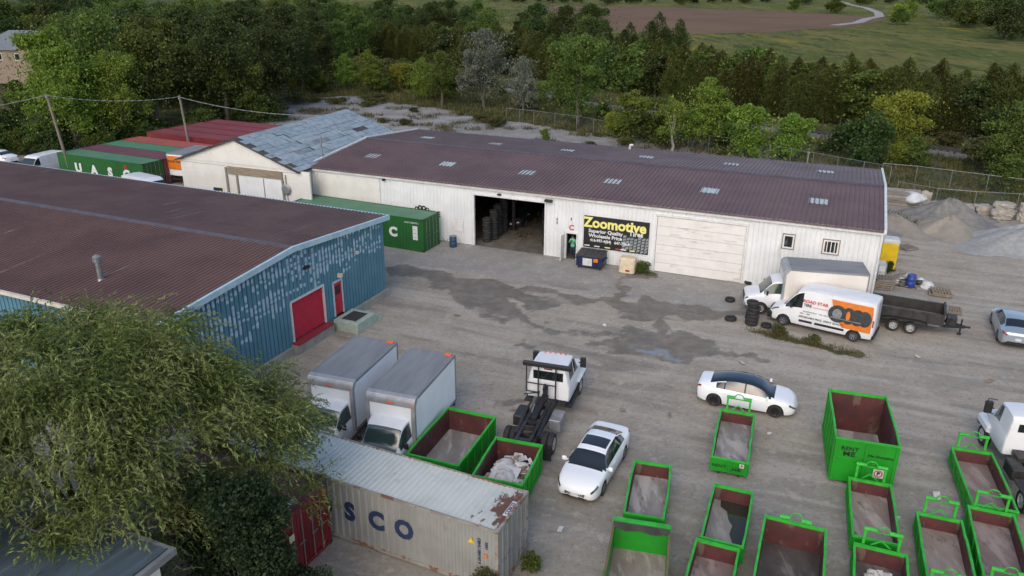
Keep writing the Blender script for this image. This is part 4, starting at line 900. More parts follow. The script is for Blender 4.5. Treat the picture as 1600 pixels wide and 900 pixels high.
for a, c_, z0, z1, mt in ((-2.2,-.2,1.55,2.0,'red_print'),(-.1,.75,1.5,2.1,'black_print'),(-2.6,-2.25,1.4,2.2,'black_print')):
    mb = MB(); mb.add([(a,-1.03,z0),(c_,-1.03,z0),(c_,-.995,z1),(a,-.995,z1)],[(0,1,2,3)]); mb.build('side_graphic', M[mt], V2)

CAB = [(2.25,.55,1.35,2.10,.98,.80),(2.32,.5,1.38,2.2,1.0,.83),(2.75,.48,1.38,2.24,1.0,.83),(3.1,.48,1.36,2.2,1.0,.81),(3.3,.48,1.34,2.08,1.0,.78),(3.95,.48,1.26,1.40,.98,.80),(4.3,.5,1.18,1.30,.96,.78),(4.7,.5,1.08,1.18,.92,.74),(4.82,.55,.95,1.02,.86,.68)]
def box_truck(name, label, x, y, rz, L=4.45, wall='box_white', H=3.2, capped=True, W=2.26):
    t = thing(name, label, 'truck', (x, y, 0), rz)
    zones = [('windshield','g',3.3,3.95,8,10),('side_window','g',2.62,3.72,5,6),('headlight','hl',4.62,4.8,3,4)]
    loft(t, CAB, [(3.85,.38)], .46, zones, {'body': M['truck_white'], 'g': M['glass_green'], 'hl': M['head_light']}, name='cab', box=.3)
    mirrors(t, 3.55, .99, 1.5, M['black'], (.1,.2,.26)); handles(t, (2.6,), 1.0, 1.15, M['black'])
    mb = MB(); mb.cbox((4.84,0,.62),(.16,1.9,.22),b=.03); mb.build('front_bumper', M['grey_metal'], t)
    mb = MB(); mb.cbox((4.80,0,.93),(.1,1.1,.26)); mb.build('grille', M['dark_metal'], t)
    mb = MB(); mb.box(-L+2.75+.05,4.4,-.42,-.32,.55,.72); mb.box(-L+2.75+.05,4.4,.32,.42,.55,.72); mb.box(-.6,3.0,-.9,.9,.72,.84); mb.build('chassis', M['black'], t)
    x0, x1 = 2.72-L, 2.72; h = W/2; z0 = .86
    mb = MB(); mb.box(x0+.02,x1-.12,-h+.02,h-.02,z0,H-.05); bx = mb.build('box_body', M[wall], t)
    mb = MB(); mb.box(x0+.03,x1-.38,-h+.06,h-.06,H-.05,H-.015); mb.build('box_roof', M['box_roof'], bx)
    mb = MB()      # edge rails
    for s in (-1, 1):
        a, c_ = sorted((s*(h-.07), s*(h+.008))); mb.box(x0,x1-.36,a,c_,H-.12,H); mb.box(x0,x1-.1,a,c_,z0-.1,z0+.04); mb.box(x0-.006,x0+.07,a,c_,z0+.04,H-.12)
    mb.box(x0-.01,x0+.07,-h+.07,h-.07,H-.12,H-.002); mb.build('edge_rail', M['box_roof'], bx)
    # rounded front cap
    mb = MB(); pr = [(x1-.36,H+.004)] + [(x1-.30+.30*math.sin(a), H-.30+.304*math.cos(a)) for a in np.linspace(0, math.pi/2, 7)] + [(x1,H-.42),(x1-.13,H-.42),(x1-.36,H-.1)]
    mb.prism(pr, -h, h); mb.box(x1-.14,x1+.004,-h-.004,-h+.17,z0,H-.43); mb.box(x1-.14,x1+.004,h-.17,h+.004,z0,H-.43); mb.build('front_cap', M['cap_grey'], bx, smooth=30)
    mb = MB(); mb.box(x1-.13,x1-.02,-h+.17,h-.17,z0,H-.42); mb.build('front_panel', M[wall], bx)
    if capped:
        for yy in (0,): mb = MB(); mb.cbox((x1+.008,yy,H-.30),(.03,.32,.06)); mb.build('marker_light', M['orange_light'], bx)
        mb = MB(); mb.cbox((x1-.02,h-.12,H-.32),(.06,.16,.05)); mb.build('marker_light', M['orange_light'], bx)
        mb = MB(); mb.cbox((x0+.18,h-.28,H+.035),(.16,.36,.08),b=.02); mb.build('beacon', M['orange_light'], bx)
    mb = MB(); mb.box(x0-.02,x0+.012,-h+.09,h-.09,z0+.05,H-.15); rd = mb.build('roll_up_door', M[wall], bx)
    mb = MB(); mb.box(x0-.10,x0+.0,-h+.1,h-.1,.45,.60); mb.beam((x0-.05,-.6,.58),(x0-.05,-.6,.9),.08,.08); mb.beam((x0-.05,.6,.58),(x0-.05,.6,.9),.08,.08); mb.build('rear_bumper', M['dark_metal'], t)
    for sd in (-1, 1):
        wheel(t, 3.85, sd*.86, .38, .24, 'rim_truck', 6); wheel(t, 0, sd*.98, .38, .22, 'rim_truck', 6, dual=True)
        mb = MB(); mb.cbox((x0-.03,sd*.9,.78),(.05,.2,.09)); mb.build('taillight', M['red_light'], t)
    return t
box_truck('box_truck', 'white box truck nearest the blue building with grey roof', -7.08, 32.67, -108.5, 4.35)
box_truck('box_truck', 'white box truck between its twin and the green bins', -4.25, 31.23, -108.3, 4.5)
box_truck('box_truck', 'cream-sided box truck parked against the white warehouse', 19.45, 45.0, 168.0, 4.85, 'box_cream', capped=False, W=2.3)
S_ = box_truck('box_truck', 'white box truck with orange rear sign beside the old cream building', -33.1, 78.6, 70.0, 4.4, H=3.1, capped=False, W=2.1)
mb = MB(); mb.box(-1.76,-1.70,-.9,.9,1.5,2.85); sg = mb.build('rear_sign', M['orange'], S_)
text('lettering', 'ROAD STAR', .3, M['black_print'], sg, (-1.765,0,2.3), LEFT, .03); 

# hook-lift truck (no bin on it)
HT = thing('hook_lift_truck', 'white hook-lift truck with bare black chassis parked in the yard', 'truck', (.82, 29.65, 0), 72.6)
HC = [(3.0,.95,1.75,2.5,1.0,.80),(3.1,.85,1.8,2.62,1.03,.82),(3.6,.8,1.8,2.68,1.04,.83),(4.4,.8,1.78,2.66,1.04,.82),(4.75,.8,1.74,2.5,1.03,.79),(5.35,.8,1.66,1.80,1.0,.82),(5.7,.8,1.6,1.74,.98,.80),(6.35,.8,1.46,1.56,.94,.74),(6.5,.85,1.3,1.36,.86,.66)]
loft(HT, HC, [(5.5,.5)], .60, [('windshield','g',4.75,5.35,8,10),('side_window','g',4.2,5.15,5,6),('side_window','g',3.35,4.1,5,6),('headlight','hl',6.2,6.46,3,4)], {'body': M['truck_white'], 'g': M['glass'], 'hl': M['head_light']}, name='cab', box=.3)
mb = MB(); mb.box(2.985,3.0,-.72,.72,1.92,2.36); mb.build('rear_window', M['glass'], HT)
for yy in (-.5,-.25,0,.25,.5): mb = MB(); mb.cbox((4.35,yy,2.69),(.1,.08,.05)); mb.build('marker_light', M['orange_light'], HT)
mb = MB(); mb.cbox((2.99,0,2.48),(.04,.4,.05)); mb.build('brake_light', M['red_light'], HT)
mirrors(HT, 5.15, 1.06, 2.0, M['black'], (.16,.28,.5))
for sd in (-1, 1): mb = MB(); mb.cbox((5.5,sd*.98,1.13),(1.5,.32,.10),b=.04); mb.build('front_fender', M['truck_white'], HT)
mb = MB(); mb.cbox((6.52,0,.78),(.22,2.1,.32),b=.05); mb.build('front_bumper', M['galv'], HT)
mb = MB()
for sd in (-1, 1): mb.box(-1.2,6.2,sd*.42-.05,sd*.42+.05,.72,.98)
for xx in (-1.0,-.4,.5,1.3,2.2): mb.box(xx,xx+.12,-.37,.37,.76,.94)
mb.tube((-.0,-.9,.5),(0,.9,.5),.11); mb.lathe([(0,-.28),(.2,-.22),(.24,0),(.2,.22),(0,.28)],12,c=(0,0,.5),axis='x'); mb.build('chassis', M['dark_metal'], HT, smooth=40)
mb = MB()
for sd in (-1, 1): mb.beam((-1.15,sd*.30,1.06),(2.45,sd*.30,1.12),.14,.17)
mb.beam((-.2,0,1.08),(-.2,.01,1.3),.5,.1); mb.box(-1.1,-.9,-.37,.37,.99,1.12); mb.box(.35,.6,-.37,.37,1.0,1.14); mb.build('lift_frame', M['dark_metal'], HT)
mb = MB(); mb.beam((.5,0,1.2),(2.55,0,1.3),.26,.24); mb.beam((2.55,0,1.2),(2.58,0,1.8),.2,.24); mb.path([(2.58,0,1.75),(2.5,0,1.93),(2.3,0,1.98),(2.18,0,1.86),(2.22,0,1.74)],.05,8); hk = mb.build('hook_arm', M['black'], HT)
for sd in (-1, 1): mb = MB(); mb.tube((-.5,sd*.48,1.02),(.9,sd*.5,1.22),.085,n=12); mb.tube((.9,sd*.5,1.22),(2.0,sd*.5,1.32),.05,n=12); mb.build('hydraulic_ram', M['black'] if sd < 0 else M['dark_metal'], HT)
mb = MB(); mb.tube((.95,.2,1.3),(1.5,.22,1.42),.035); mb.build('hydraulic_ram', M['galv'], HT)
mb = MB(); mb.tube((1.0,-.42,1.05),(2.3,-.2,1.5),.03); mb.tube((1.1,.1,1.2),(2.4,.25,1.6),.025); mb.build('hydraulic_hose', M['black'], HT)
mb = MB(); mb.cbox((1.45,-.86,.78),(1.0,.55,.55),b=.03); mb.build('tool_box', M['grey_metal'], HT)
mb = MB(); mb.cbox((1.5,.84,.74),(1.1,.5,.5),b=.05); mb.build('fuel_tank', M['dark_metal'], HT)
for sd in (-1, 1): mb = MB(); mb.cbox((3.9,sd*1.0,.62),(1.7,.34,.07)); mb.build('running_board', M['dark_metal'], HT)
for sd in (-1, 1): mb = MB(); mb.box(-.95,-.93,sd*.95-.28,sd*.95+.28,.2,.85); mb.build('mud_flap', M['black'], HT)
mb = MB()
for yy in (-.42,.42): mb.tube((2.8,yy,.95),(2.8,yy,2.74),.035)
mb.tube((2.8,1.0,1.3),(2.8,1.0,2.74),.03); mb.tube((2.8,-.42,1.75),(2.8,1.0,1.75),.03); mb.tube((2.8,.42,1.3),(2.8,1.0,1.3),.03); mb.tube((2.8,.42,1.3),(2.45,1.0,1.3),.03)
mb.build('tarp_gantry', M['black'], HT)
mb = MB(); mb.cbox((2.8,0,2.80),(.20,2.35,.15),b=.04); mb.cbox((2.72,0,2.71),(.08,2.3,.05)); mb.build('tarp_roll', M['black'], HT)
mb = MB(); mb.lathe([(0,.12),(.16,.12),(.16,-.12),(0,-.12)],14,c=(-1.1,-.6,.45),axis='x'); mb.build('air_tank', M['beige_plastic'], HT)
for sd in (-1, 1): wheel(HT, 5.5, sd*.93, .48, .27, 'rim_truck', 8); wheel(HT, 0, sd*1.0, .48, .25, 'rim_truck', 8, dual=True)

# white truck at the right edge
WT = thing('chassis_truck', 'white conventional cab truck at the right edge beside green bin', 'truck', (21.1, 25.2, 0), 77)
WC = [(2.75,.9,1.75,2.62,1.02,.92),(2.82,.85,1.8,2.72,1.05,.94),(3.4,.8,1.8,2.76,1.06,.94),(4.05,.8,1.78,2.72,1.05,.92),(4.3,.8,1.74,2.55,1.04,.86),(4.75,.8,1.66,1.84,1.0,.80),(5.2,.8,1.5,1.66,.86,.62),(5.75,.8,1.34,1.44,.80,.56),(5.9,.85,1.2,1.26,.74,.5)]
loft(WT, WC, [(4.95,.48)], .58, [('windshield','g',4.3,4.75,9,10),('side_window','g',3.75,4.5,5,6)], {'body': M['truck_white'], 'g': M['glass_light']}, name='cab', box=.4)
mb = MB(); mb.cbox((2.735,-.35,2.2),(.03,.62,.36),b=.01); mb.cbox((2.735,.52,2.2),(.03,.3,.36),b=.01); mb.build('rear_window', M['glass'], WT)
for sd in (-1, 1):
    mb = MB(); mb.cbox((5.0,sd*.98,1.12),(1.35,.36,.34),b=.09); fe = mb.build('front_fender', M['truck_white'], WT)
    mb = MB(); mb.cbox((5.62,sd*.98,1.1),(.14,.24,.22),b=.03); mb.build('headlight', M['head_light'], WT)
    wheel(WT, 4.95, sd*.95, .48, .27, 'rim_truck', 8); wheel(WT, 0, sd*1.0, .48, .25, 'rim_truck', 8, dual=True)
    mb = MB(); mb.box(-1.2,5.6,sd*.42-.05,sd*.42+.05,.75,1.0); mb.build('frame_rail', M['black'], WT)
    mb = MB(); mb.cbox((1.7,sd*.85,.85),(.95,.52,.5),b=.04); mb.build('battery_box' if sd > 0 else 'fuel_tank', M['dark_metal'], WT)
    mb = MB(); mb.cbox((0,sd*1.02,1.06),(1.2,.56,.05)); mb.build('rear_fender', M['black'], WT)
mirrors(WT, 4.5, 1.12, 2.15, M['black'], (.18,.3,.55))
mb = MB()
for sd in (-1, 1): mb.path([(4.45,sd*1.0,2.55),(4.6,sd*1.3,2.5),(4.6,sd*1.3,1.9),(4.5,sd*1.0,1.8)],.02)
mb.build('mirror_bracket', M['black'], WT)
mb = MB(); mb.box(2.0,2.7,-.7,.7,1.0,1.2); mb.beam((-1.1,.25,1.15),(2.2,.25,1.15),.16,.18); mb.beam((-1.1,-.25,1.15),(2.2,-.25,1.15),.16,.18); mb.tube((1.0,0,1.25),(2.4,0,1.3),.08); mb.build('lift_frame', M['dark_metal'], WT)
mb = MB(); mb.cbox((5.85,0,.75),(.2,2.1,.3),b=.04); mb.build('front_bumper', M['galv'], WT)

# black dump trailer
TR = thing('dump_trailer', 'black twin-axle dump trailer standing behind the orange and white van', 'trailer', (23.85, 43.35, 0), -26.5)
mb = MB(); mb.box(-2.0,1.95,-1.0,1.0,.62,.72); mb.build('bed_floor', pm('bed_floor', (.20,.175,.145), (.12,.10,.085), 2, .9), TR)
bedm = pm('bed_black', (.022,.022,.024), (.045,.04,.037), 2, .6, dirt=((.11,.085,.065), .6, 2, (1,1,.6), .6))
for sd in (-1, 1):
    mb = MB(); mb.box(-2.0,1.95,sd*1.0-.03,sd*1.0+.03,.72,1.30); mb.box(-2.03,1.98,sd*1.0-.06,sd*1.0+.06,1.30,1.38)
    for k in range(6): q = -1.9+k*.75; mb.box(q,q+.07,sd*1.06-.035,sd*1.06+.035,.66,1.30)
    mb.build('side_wall', bedm, TR)
    mb = MB(); mb.prism([(-1.35,.62),(-1.3,.80),(-.95,.88),(.75,.88),(1.1,.80),(1.15,.62),(1.08,.62),(1.02,.76),(.72,.82),(-.92,.82),(-1.22,.76),(-1.28,.62)], sd*1.06 if sd > 0 else -1.36, 1.36 if sd > 0 else -1.06); mb.build('fender', M['black'], TR)
    for wx in (-.62,.30): wheel(TR, wx, sd*1.2, .36, .22, 'rim_truck', 6)
mb = MB(); mb.box(1.92,1.98,-1.0,1.0,.72,1.42); mb.box(1.9,2.02,-1.03,1.03,1.40,1.50); mb.build('front_wall', bedm, TR)
mb = MB(); mb.box(-2.05,-1.99,-.98,.98,.6,1.3); mb.build('tailgate', bedm, TR)
mb = MB(); mb.box(-1.9,2.2,-.5,-.38,.45,.6); mb.box(-1.9,2.2,.38,.5,.45,.6); mb.beam((2.0,-.5,.52),(3.15,0,.5),.12,.14); mb.beam((2.0,.5,.52),(3.15,0,.5),.12,.14); mb.beam((3.1,0,.5),(3.45,0,.52),.1,.1); mb.tube((2.95,0,.05),(2.95,0,.95),.045); mb.cbox((2.95,0,.03),(.22,.22,.05)); mb.build('drawbar', M['black'], TR)
mb = MB(); mb.cbox((2.4,0,.82),(.55,.62,.5),b=.03); mb.build('tool_box', M['dark_metal'], TR)
mb = MB(); mb.cbox((2.12,.9,1.1),(.1,.3,.62)); mb.build('tarp_arm', M['grey_metal'], TR)
mb = MB(); mb.tube((2.1,-.98,.7),(2.35,-.98,1.3),.05); mb.build('jack_stand', M['black'], TR)
# ================================================================ green roll-off bins
floorm = {}
def bin_floor(kind):
    if kind not in floorm:
        c = {'grey': ((.31,.29,.27),(.22,.20,.185),(.44,.41,.385)), 'rust': ((.31,.255,.22),(.24,.185,.16),(.38,.34,.30)), 'pink': ((.25,.185,.17),(.20,.145,.13),(.31,.26,.235)), 'dark': ((.10,.09,.082),(.065,.058,.052),(.18,.17,.155)), 'wetgrey': ((.27,.265,.235),(.23,.225,.20),(.31,.30,.27))}[kind]
        floorm[kind] = pm('bin_floor_'+kind, c[0], c[1], 1.1, .6, stretch=(1.3,.6,1), dirt=(tuple(1.12*q for q in c[2]), .50, .9, (1.5,.4,1), .8), dirt2=((.075,.055,.045), .585, 1.7, (1.3,.6,1), .65), rvar=.25, world=True)
    return floorm[kind]
def roll_bin(label, x, y, rz, L, W, H, bail=False, floor='grey', name='roll_off_bin', text_=False, rim='bin_rim', inner='bin_inner', ribsn=5):
    """local +Y points to the hook end (away from the camera)"""
    t = thing(name, label, 'bin', (x, y, 0), rz, 'green roll-off bins in the yard'); l, w_ = L/2, W/2; z0 = .16
    fl = MB(); fl.box(-w_+.03,w_-.03,-l+.03,l-.03,z0,z0+.03); fl.build('floor', bin_floor(floor), t)
    th = .035
    rj = random.Random(int(x*100+y*10)); ns = 10; ys = [-l + L*k/ns for k in range(ns+1)]
    for s in (-1, 1):
        amp = rj.uniform(-.004,.035); bo = [amp*math.cos(math.pi*q/L)+rj.uniform(-.009,.009)*(abs(q) < l-.05) for q in ys]; zo = [rj.uniform(-.008,.008) for q in ys]
        def at(yy): return float(np.interp(yy, ys, bo))
        mb = MB()
        mb.strip([(s*w_, q, z0-.02) for q in ys], [(s*(w_+o), q, H-.05) for q, o in zip(ys, bo)]); mb.strip([(s*(w_-th), q, z0-.02) for q in ys], [(s*(w_+o-th), q, H-.05) for q, o in zip(ys, bo)])
        for k in range(ribsn):
            q = -l + .12 + (L-.24)*k/(ribsn-1); mb.beam((s*(w_+.02), q, z0+.08), (s*(w_+.02+at(q)), q, H-.06), .09, .075)
        a, c_ = sorted((s*w_, s*(w_+.06))); mb.box(a, c_, -l, l, z0-.02, z0+.08); mb.build('side_wall', M['bin_green'], t)
        mb = MB(); mb.strip([(s*(w_-th-.003), q, z0+.03) for q in ys[0:]], [(s*(w_+o-th-.003), q, H-.06) for q, o in zip(ys, bo)]); mb.build('inner_lining', M[inner], t)
        mb = MB()
        for k in range(ns): mb.beam((s*(w_+bo[k]), ys[k]-(.03 if k == 0 else .002), H-.02+zo[k]), (s*(w_+bo[k+1]), ys[k+1]+(.03 if k == ns-1 else .002), H-.02+zo[k+1]), .08, .08)
        mb.build('top_rail', M[rim], t)
    mb = MB(); mb.box(-w_+.036,w_-.036,l-th,l,z0-.02,H-.05); mb.build('front_wall', M['bin_green'], t)
    mb = MB(); q = l-th-.003; mb.add([(-w_+.04,q,z0+.03),(w_-.04,q,z0+.03),(w_-.04,q,H-.10),(-w_+.04,q,H-.10)],[(0,1,2,3)]); mb.build('inner_lining', M[inner], t)
    mb = MB(); mb.box(-w_+.04,w_-.04,l-.05,l+.03,H-.10,H+.018); mb.build('top_rail', M[rim], t)
    mb = MB(); mb.box(-w_+.036,w_-.036,-l,-l+th,z0-.02,H-.04); mb.box(-.04,.04,-l-.05,-l,z0,H-.06)
    for z_ in ((z0+.02, H-.13) if H < 1.6 else (z0+.02, (z0+H)/2, H-.13)): mb.box(-w_+.04,w_-.04,-l-.035,-l,z_,z_+.07)
    for s in (-1, 1): a, c_ = sorted((s*w_, s*(w_-.10))); mb.box(a, c_, -l-.04, -l, z0+.0, H-.06)
    tg = mb.build('tailgate', M['bin_green'], t)
    mb = MB(); q = -l+th+.003; mb.add([(-w_+.04,q,z0+.03),(w_-.04,q,z0+.03),(w_-.04,q,H-.06),(-w_+.04,q,H-.06)],[(0,1,2,3)]); mb.build('inner_lining', M[inner], tg)
    mb = MB(); mb.box(-w_+.04,w_-.04,-l-.03,-l+.05,H-.05,H+.018); mb.build('top_rail', M[rim], t)
    mb = MB()
    for s in (-1, 1): mb.box(s*.42-.05,s*.42+.05,-l+.05,l+.05,.02,z0-.02)
    for q in (-l+.2, l-.5): mb.tube((-.62,q,.08),(.62,q,.08),.08,n=10)
    mb.build('skid_rails', M['dark_metal'], t)
    mb = MB(); mb.cbox((-.0,-l-.06,H*.55),(.1,.05,.26)); mb.tube((.06,-l-.08,H*.55),(.34,-l-.08,H*.55+.02),.015); mb.build('latch', M['bin_green'], tg)
    if bail:
        bw = W*.34; bh = H + .62; yb = l+.14
        mb = MB()
        for s in (-1, 1):
            mb.beam((s*bw,yb,z0),(s*bw,yb,bh),.075,.09); mb.tube((s*bw*1.12,yb,bh),(s*.2,yb,bh),.075,n=10)
        mb.beam((-bw,yb,bh-.06),(bw,yb,bh-.06),.04,.04)
        mb.path([(-.2,yb,bh),(-.17,yb,bh+.12),(-.09,yb,bh+.19),(.09,yb,bh+.19),(.17,yb,bh+.12),(.2,yb,bh)],.025,8)
        mb.beam((-bw*.55,yb-.02,H+.0),(0,yb,H+.24),.04,.04); mb.beam((bw*.55,yb-.02,H+.0),(0,yb,H+.24),.04,.04)
        mb.build('hook_frame', M['bin_rim'], t)
    if text_:
        s_ = .2 if H < 1.6 else .3
        if H < 1.6:
            text('lettering', 'RENT', s_, M['black_print'], tg, (-W*.28,-l-.040,H*.55), FRONT, .012, 1.15, 1.1); text('lettering', 'ME', s_*1.05, M['black_print'], tg, (W*.2,-l-.040,H*.5), FRONT, .02, 1.35, 1.05)
            px, pz = W*.34, H*.76
        else:
            text('lettering', 'RENT', s_*.8, M['black_print'], tg, (-W*.26,-l-.040,H*.80), FRONT, .015, 1.05, 1.1); text('lettering', 'ME', s_, M['black_print'], tg, (-W*.26,-l-.040,H*.685), FRONT, .025, 1.2, 1.05)
            text('lettering', 'No Dumping', s_*.5, M['black_print'], tg, (W*.24,-l-.040,H*.72), FRONT, .02, 1.2)
            px, pz = W*.25, H*.36
        q = .09 if H < 1.6 else .2
        mb = MB(); mb.box(px-q,px+q,-l-.044,-l-.034,pz-q,pz+q); sg = mb.build('no_parking_sign', M['plastic_white'], tg)
        mb = MB(); mb.lathe([(q*.62,-.012),(q*.85,-.012),(q*.85,-.01),(q*.62,-.01)], 18, c=(px,-l-.036,pz), axis='y'); mb.build('sign_ring', M['red_print'], sg)
        text('lettering', 'P', q*1.15, M['black_print'], sg, (px,-l-.046,pz), FRONT, .05)
    return t
BINS = {}
BINS['a'] = roll_bin('empty green bin beside the box truck, maroon inside', -2.5, 28.72, -20.9, 4.0, 2.3, 1.3, floor='grey', ribsn=6)
BINS['a2'] = roll_bin('green bin filled with pale drywall rubble behind the grey container', -.11, 26.86, -17.5, 2.9, 2.02, 1.3, floor='grey', ribsn=5)
roll_bin('small green bin with raised hook frame just in front of the white glass-roofed car', 9.83, 29.65, -19.3, 4.15, 1.47, .80, True, 'grey', text_=True)
roll_bin('small green bin right of the white sunroof sedan, dusty grey floor', 5.41, 25.65, -14.7, 3.54, 1.45, .85, False, 'grey')
BINS['d'] = roll_bin('wide green bin with rolled black tarp and rusty side rails', 4.1, 20.37, -13.5, 5.0, 1.97, 1.25, False, 'rust', rim='rust_rim', inner='bin_green')
BINS['e'] = roll_bin('small green bin half filled with rainwater puddle', 8.14, 24.09, -21.5, 3.41, 1.44, .85, False, 'wetgrey')
roll_bin('small green bin just below the one holding a puddle', 6.65, 20.68, -22, 3.6, 1.45, .9, False, 'pink')
BINS['g'] = roll_bin('wide deep green bin with dark dirty floor and low hook loop', 9.37, 20.91, -22.5, 4.6, 2.06, 1.3, False, 'dark', ribsn=6)
roll_bin('tallest green bin with RENT ME lettering and no-parking sign', 15.0, 29.0, -16.9, 4.2, 2.37, 2.15, False, 'grey', text_=True, ribsn=6)
roll_bin('small green bin touching the tailgate of the tallest bin', 13.74, 24.48, -19.8, 3.78, 1.52, .8, True, 'rust')
BINS['j'] = roll_bin('small green bin with torn white sheet of rubbish inside', 12.31, 20.45, -22, 3.6, 1.66, .9, True, 'dark')
roll_bin('low green bin with hook frame standing alone between two bin columns', 15.34, 22.19, -20.8, 4.0, 1.48, .8, True, 'rust')
roll_bin('low green bin beside the white truck at the right edge', 19.08, 26.56, -17.5, 4.14, 1.52, .8, True, 'pink')
roll_bin('low green bin directly below the one beside the white truck', 17.44, 22.55, -22, 4.1, 1.51, .8, True, 'pink')
roll_bin('green bin cut off by the bottom edge, hook frame only, left of two', 13.6, 18.3, -21, 4.0, 1.5, .8, True, 'grey')
roll_bin('green bin cut off at the bottom right corner, hook frame only', 15.65, 18.4, -21, 4.0, 1.5, .8, True, 'grey')
# tarp roll of the wide bin
mb = MB(); mb.box(-1.02,1.02,2.40,2.62,1.30,1.44); mb.build('tarp_housing', M['bin_rim'], BINS['d'])
mb = MB()
for i in range(8):
    a = -1.0+i*.25; s_ = .05*math.sin(i*1.7); mb.add([(a,2.38,1.42),(a+.25,2.38,1.42),(a+.25,2.30,1.16-s_),(a,2.30,1.16-.05*math.sin((i-1)*1.7))],[(0,1,2,3)])
mb.build('tarp_edge', M['black'], BINS['d'])
# low hook of the deep bin
mb = MB()
for s in (-1, 1): mb.tube((s*.55,2.45,1.32),(s*.2,2.45,1.32),.09,n=10)
mb.path([(-.2,2.45,1.36),(-.17,2.45,1.5),(-.08,2.45,1.58),(.08,2.45,1.58),(.17,2.45,1.5),(.2,2.45,1.36)],.025,8); mb.build('hook_loop', M['bin_rim'], BINS['g'])
# puddle in the bin
water = bpy.data.materials.new('puddle_water'); t_, N, L = nodes(water); b = N['Principled BSDF']; b.inputs['Base Color'].default_value = (.035,.036,.026,1); b.inputs['Roughness'].default_value = .03
pts = [(.68,-1.65),(.68,1.66),(-.42,1.66),(-.38,1.25),(-.1,1.0),(.02,.5),(.2,.2),(.15,-.3),(.32,-.8),(.5,-1.2)]
mb = MB(); mb.add([(a, c_, .199) for a, c_ in pts], [tuple(range(len(pts)))]); mb.build('rainwater', water, BINS['e'])
# rubble in bins: crumpled slabs and lumps
def lump(mb, c, r, rr_, flat=.6, n=2):
    bm = bmesh.new(); bmesh.ops.create_icosphere(bm, subdivisions=n, radius=1)
    ph = [rr_.uniform(0,6) for _ in range(6)]
    vs = []
    for v in bm.verts:
        k = 1 + .22*math.sin(3*v.co.x+ph[0]) + .22*math.sin(3.3*v.co.y+ph[1]) + .2*math.sin(4*v.co.z+ph[2]) + rr_.uniform(-.10,.10)
        vs.append((c[0]+v.co.x*r*k, c[1]+v.co.y*r*k*rr_.uniform(.97,1.03), c[2]+v.co.z*r*k*flat))
    mb.add(vs, [tuple(v.index for v in f.verts) for f in bm.faces]); bm.free()
r5 = random.Random(21)
def slab(mb, c, a, b_, h, r):
    rx, ry, rz_ = r.uniform(-.35,.35), r.uniform(-.35,.35), r.uniform(0,3.1); m_ = Matrix.Rotation(rz_,3,'Z') @ Matrix.Rotation(ry,3,'Y') @ Matrix.Rotation(rx,3,'X')
    pts = [(-a,-b_,-h),(a,-b_*.8,-h),(a*.9,b_,-h),(-a,b_*.9,-h),(-a,-b_,h),(a,-b_*.8,h),(a*.9,b_,h),(-a,b_*.9,h)]
    mb.add([tuple(Vector(c)+m_ @ Vector(p)) for p in pts], [(0,3,2,1),(4,5,6,7),(0,1,5,4),(1,2,6,5),(2,3,7,6),(3,0,4,7)])
mb = MB(); lump(mb, (0,-.25,.35), .72, r5, .5, 3); lump(mb, (.25,-.7,.35), .5, r5, .5, 3); lump(mb,(-.35,.5,.35),.42,r5,.7,3); lump(mb,(.38,.55,.4),.38,r5,.8,3)
RB = thing('rubble_load', 'pale drywall rubble and sheets heaped in the green bin', 'rubble', (-.11, 26.86, .19), -17.5)
mb.build('rubble_heap', M['debris'], RB, smooth=50)
sheetw = pm('drywall', (.62,.61,.59), (.50,.49,.47), 2.5, .85)
for i in range(46):
    m2 = MB(); x_, y_ = r5.uniform(-.72,.72), r5.uniform(-1.1,1.1); slab(m2, (x_,y_,.52+.22*math.cos(x_*1.6)*math.cos(y_*1.1)+r5.uniform(-.05,.08)), r5.uniform(.05,.24), r5.uniform(.05,.2), .012, r5); m2.build('drywall_piece', sheetw if i % 4 else M['wood'], RB)
m2 = MB(); m2.add([(-.6,-.9,.62),(.5,-1.0,.60),(.55,.05,.78),(-.55,.1,.80)],[(0,1,2,3)]); m2.add([(-.6,-.9,.60),(.5,-1.0,.58),(.55,.05,.76),(-.55,.1,.78)],[(3,2,1,0)]); m2.build('drywall_sheet', sheetw, RB)
JB = thing('rubbish_load', 'torn white plastic sheet and dirt lying in the small bin', 'rubbish', (12.31, 20.45, .19), -22)
mb = MB(); n = 14; P = {}
for i in range(n+1):
    for j in range(n+1):
        P[i,j] = (-.55+1.0*i/n + r5.uniform(-.03,.03), .25+1.0*j/n + r5.uniform(-.04,.04), .18+.14*math.sin(i*.9+j*.5)*math.cos(j*.8) + r5.uniform(0,.05))
mb.add([P[i,j] for i in range(n+1) for j in range(n+1)], [(i*(n+1)+j,(i+1)*(n+1)+j,(i+1)*(n+1)+j+1,i*(n+1)+j+1) for i in range(n) for j in range(n) if (i-7)**2+(j-7)**2 < 46]); mb.build('plastic_sheet', M['debris'], JB, smooth=True)
mb = MB(); lump(mb,(.2,-.6,.0),.5,r5,.4,3); lump(mb,(-.3,.0,0),.45,r5,.35,3); mb.build('dirt_heap', M['gravel_tan'], JB, smooth=50)

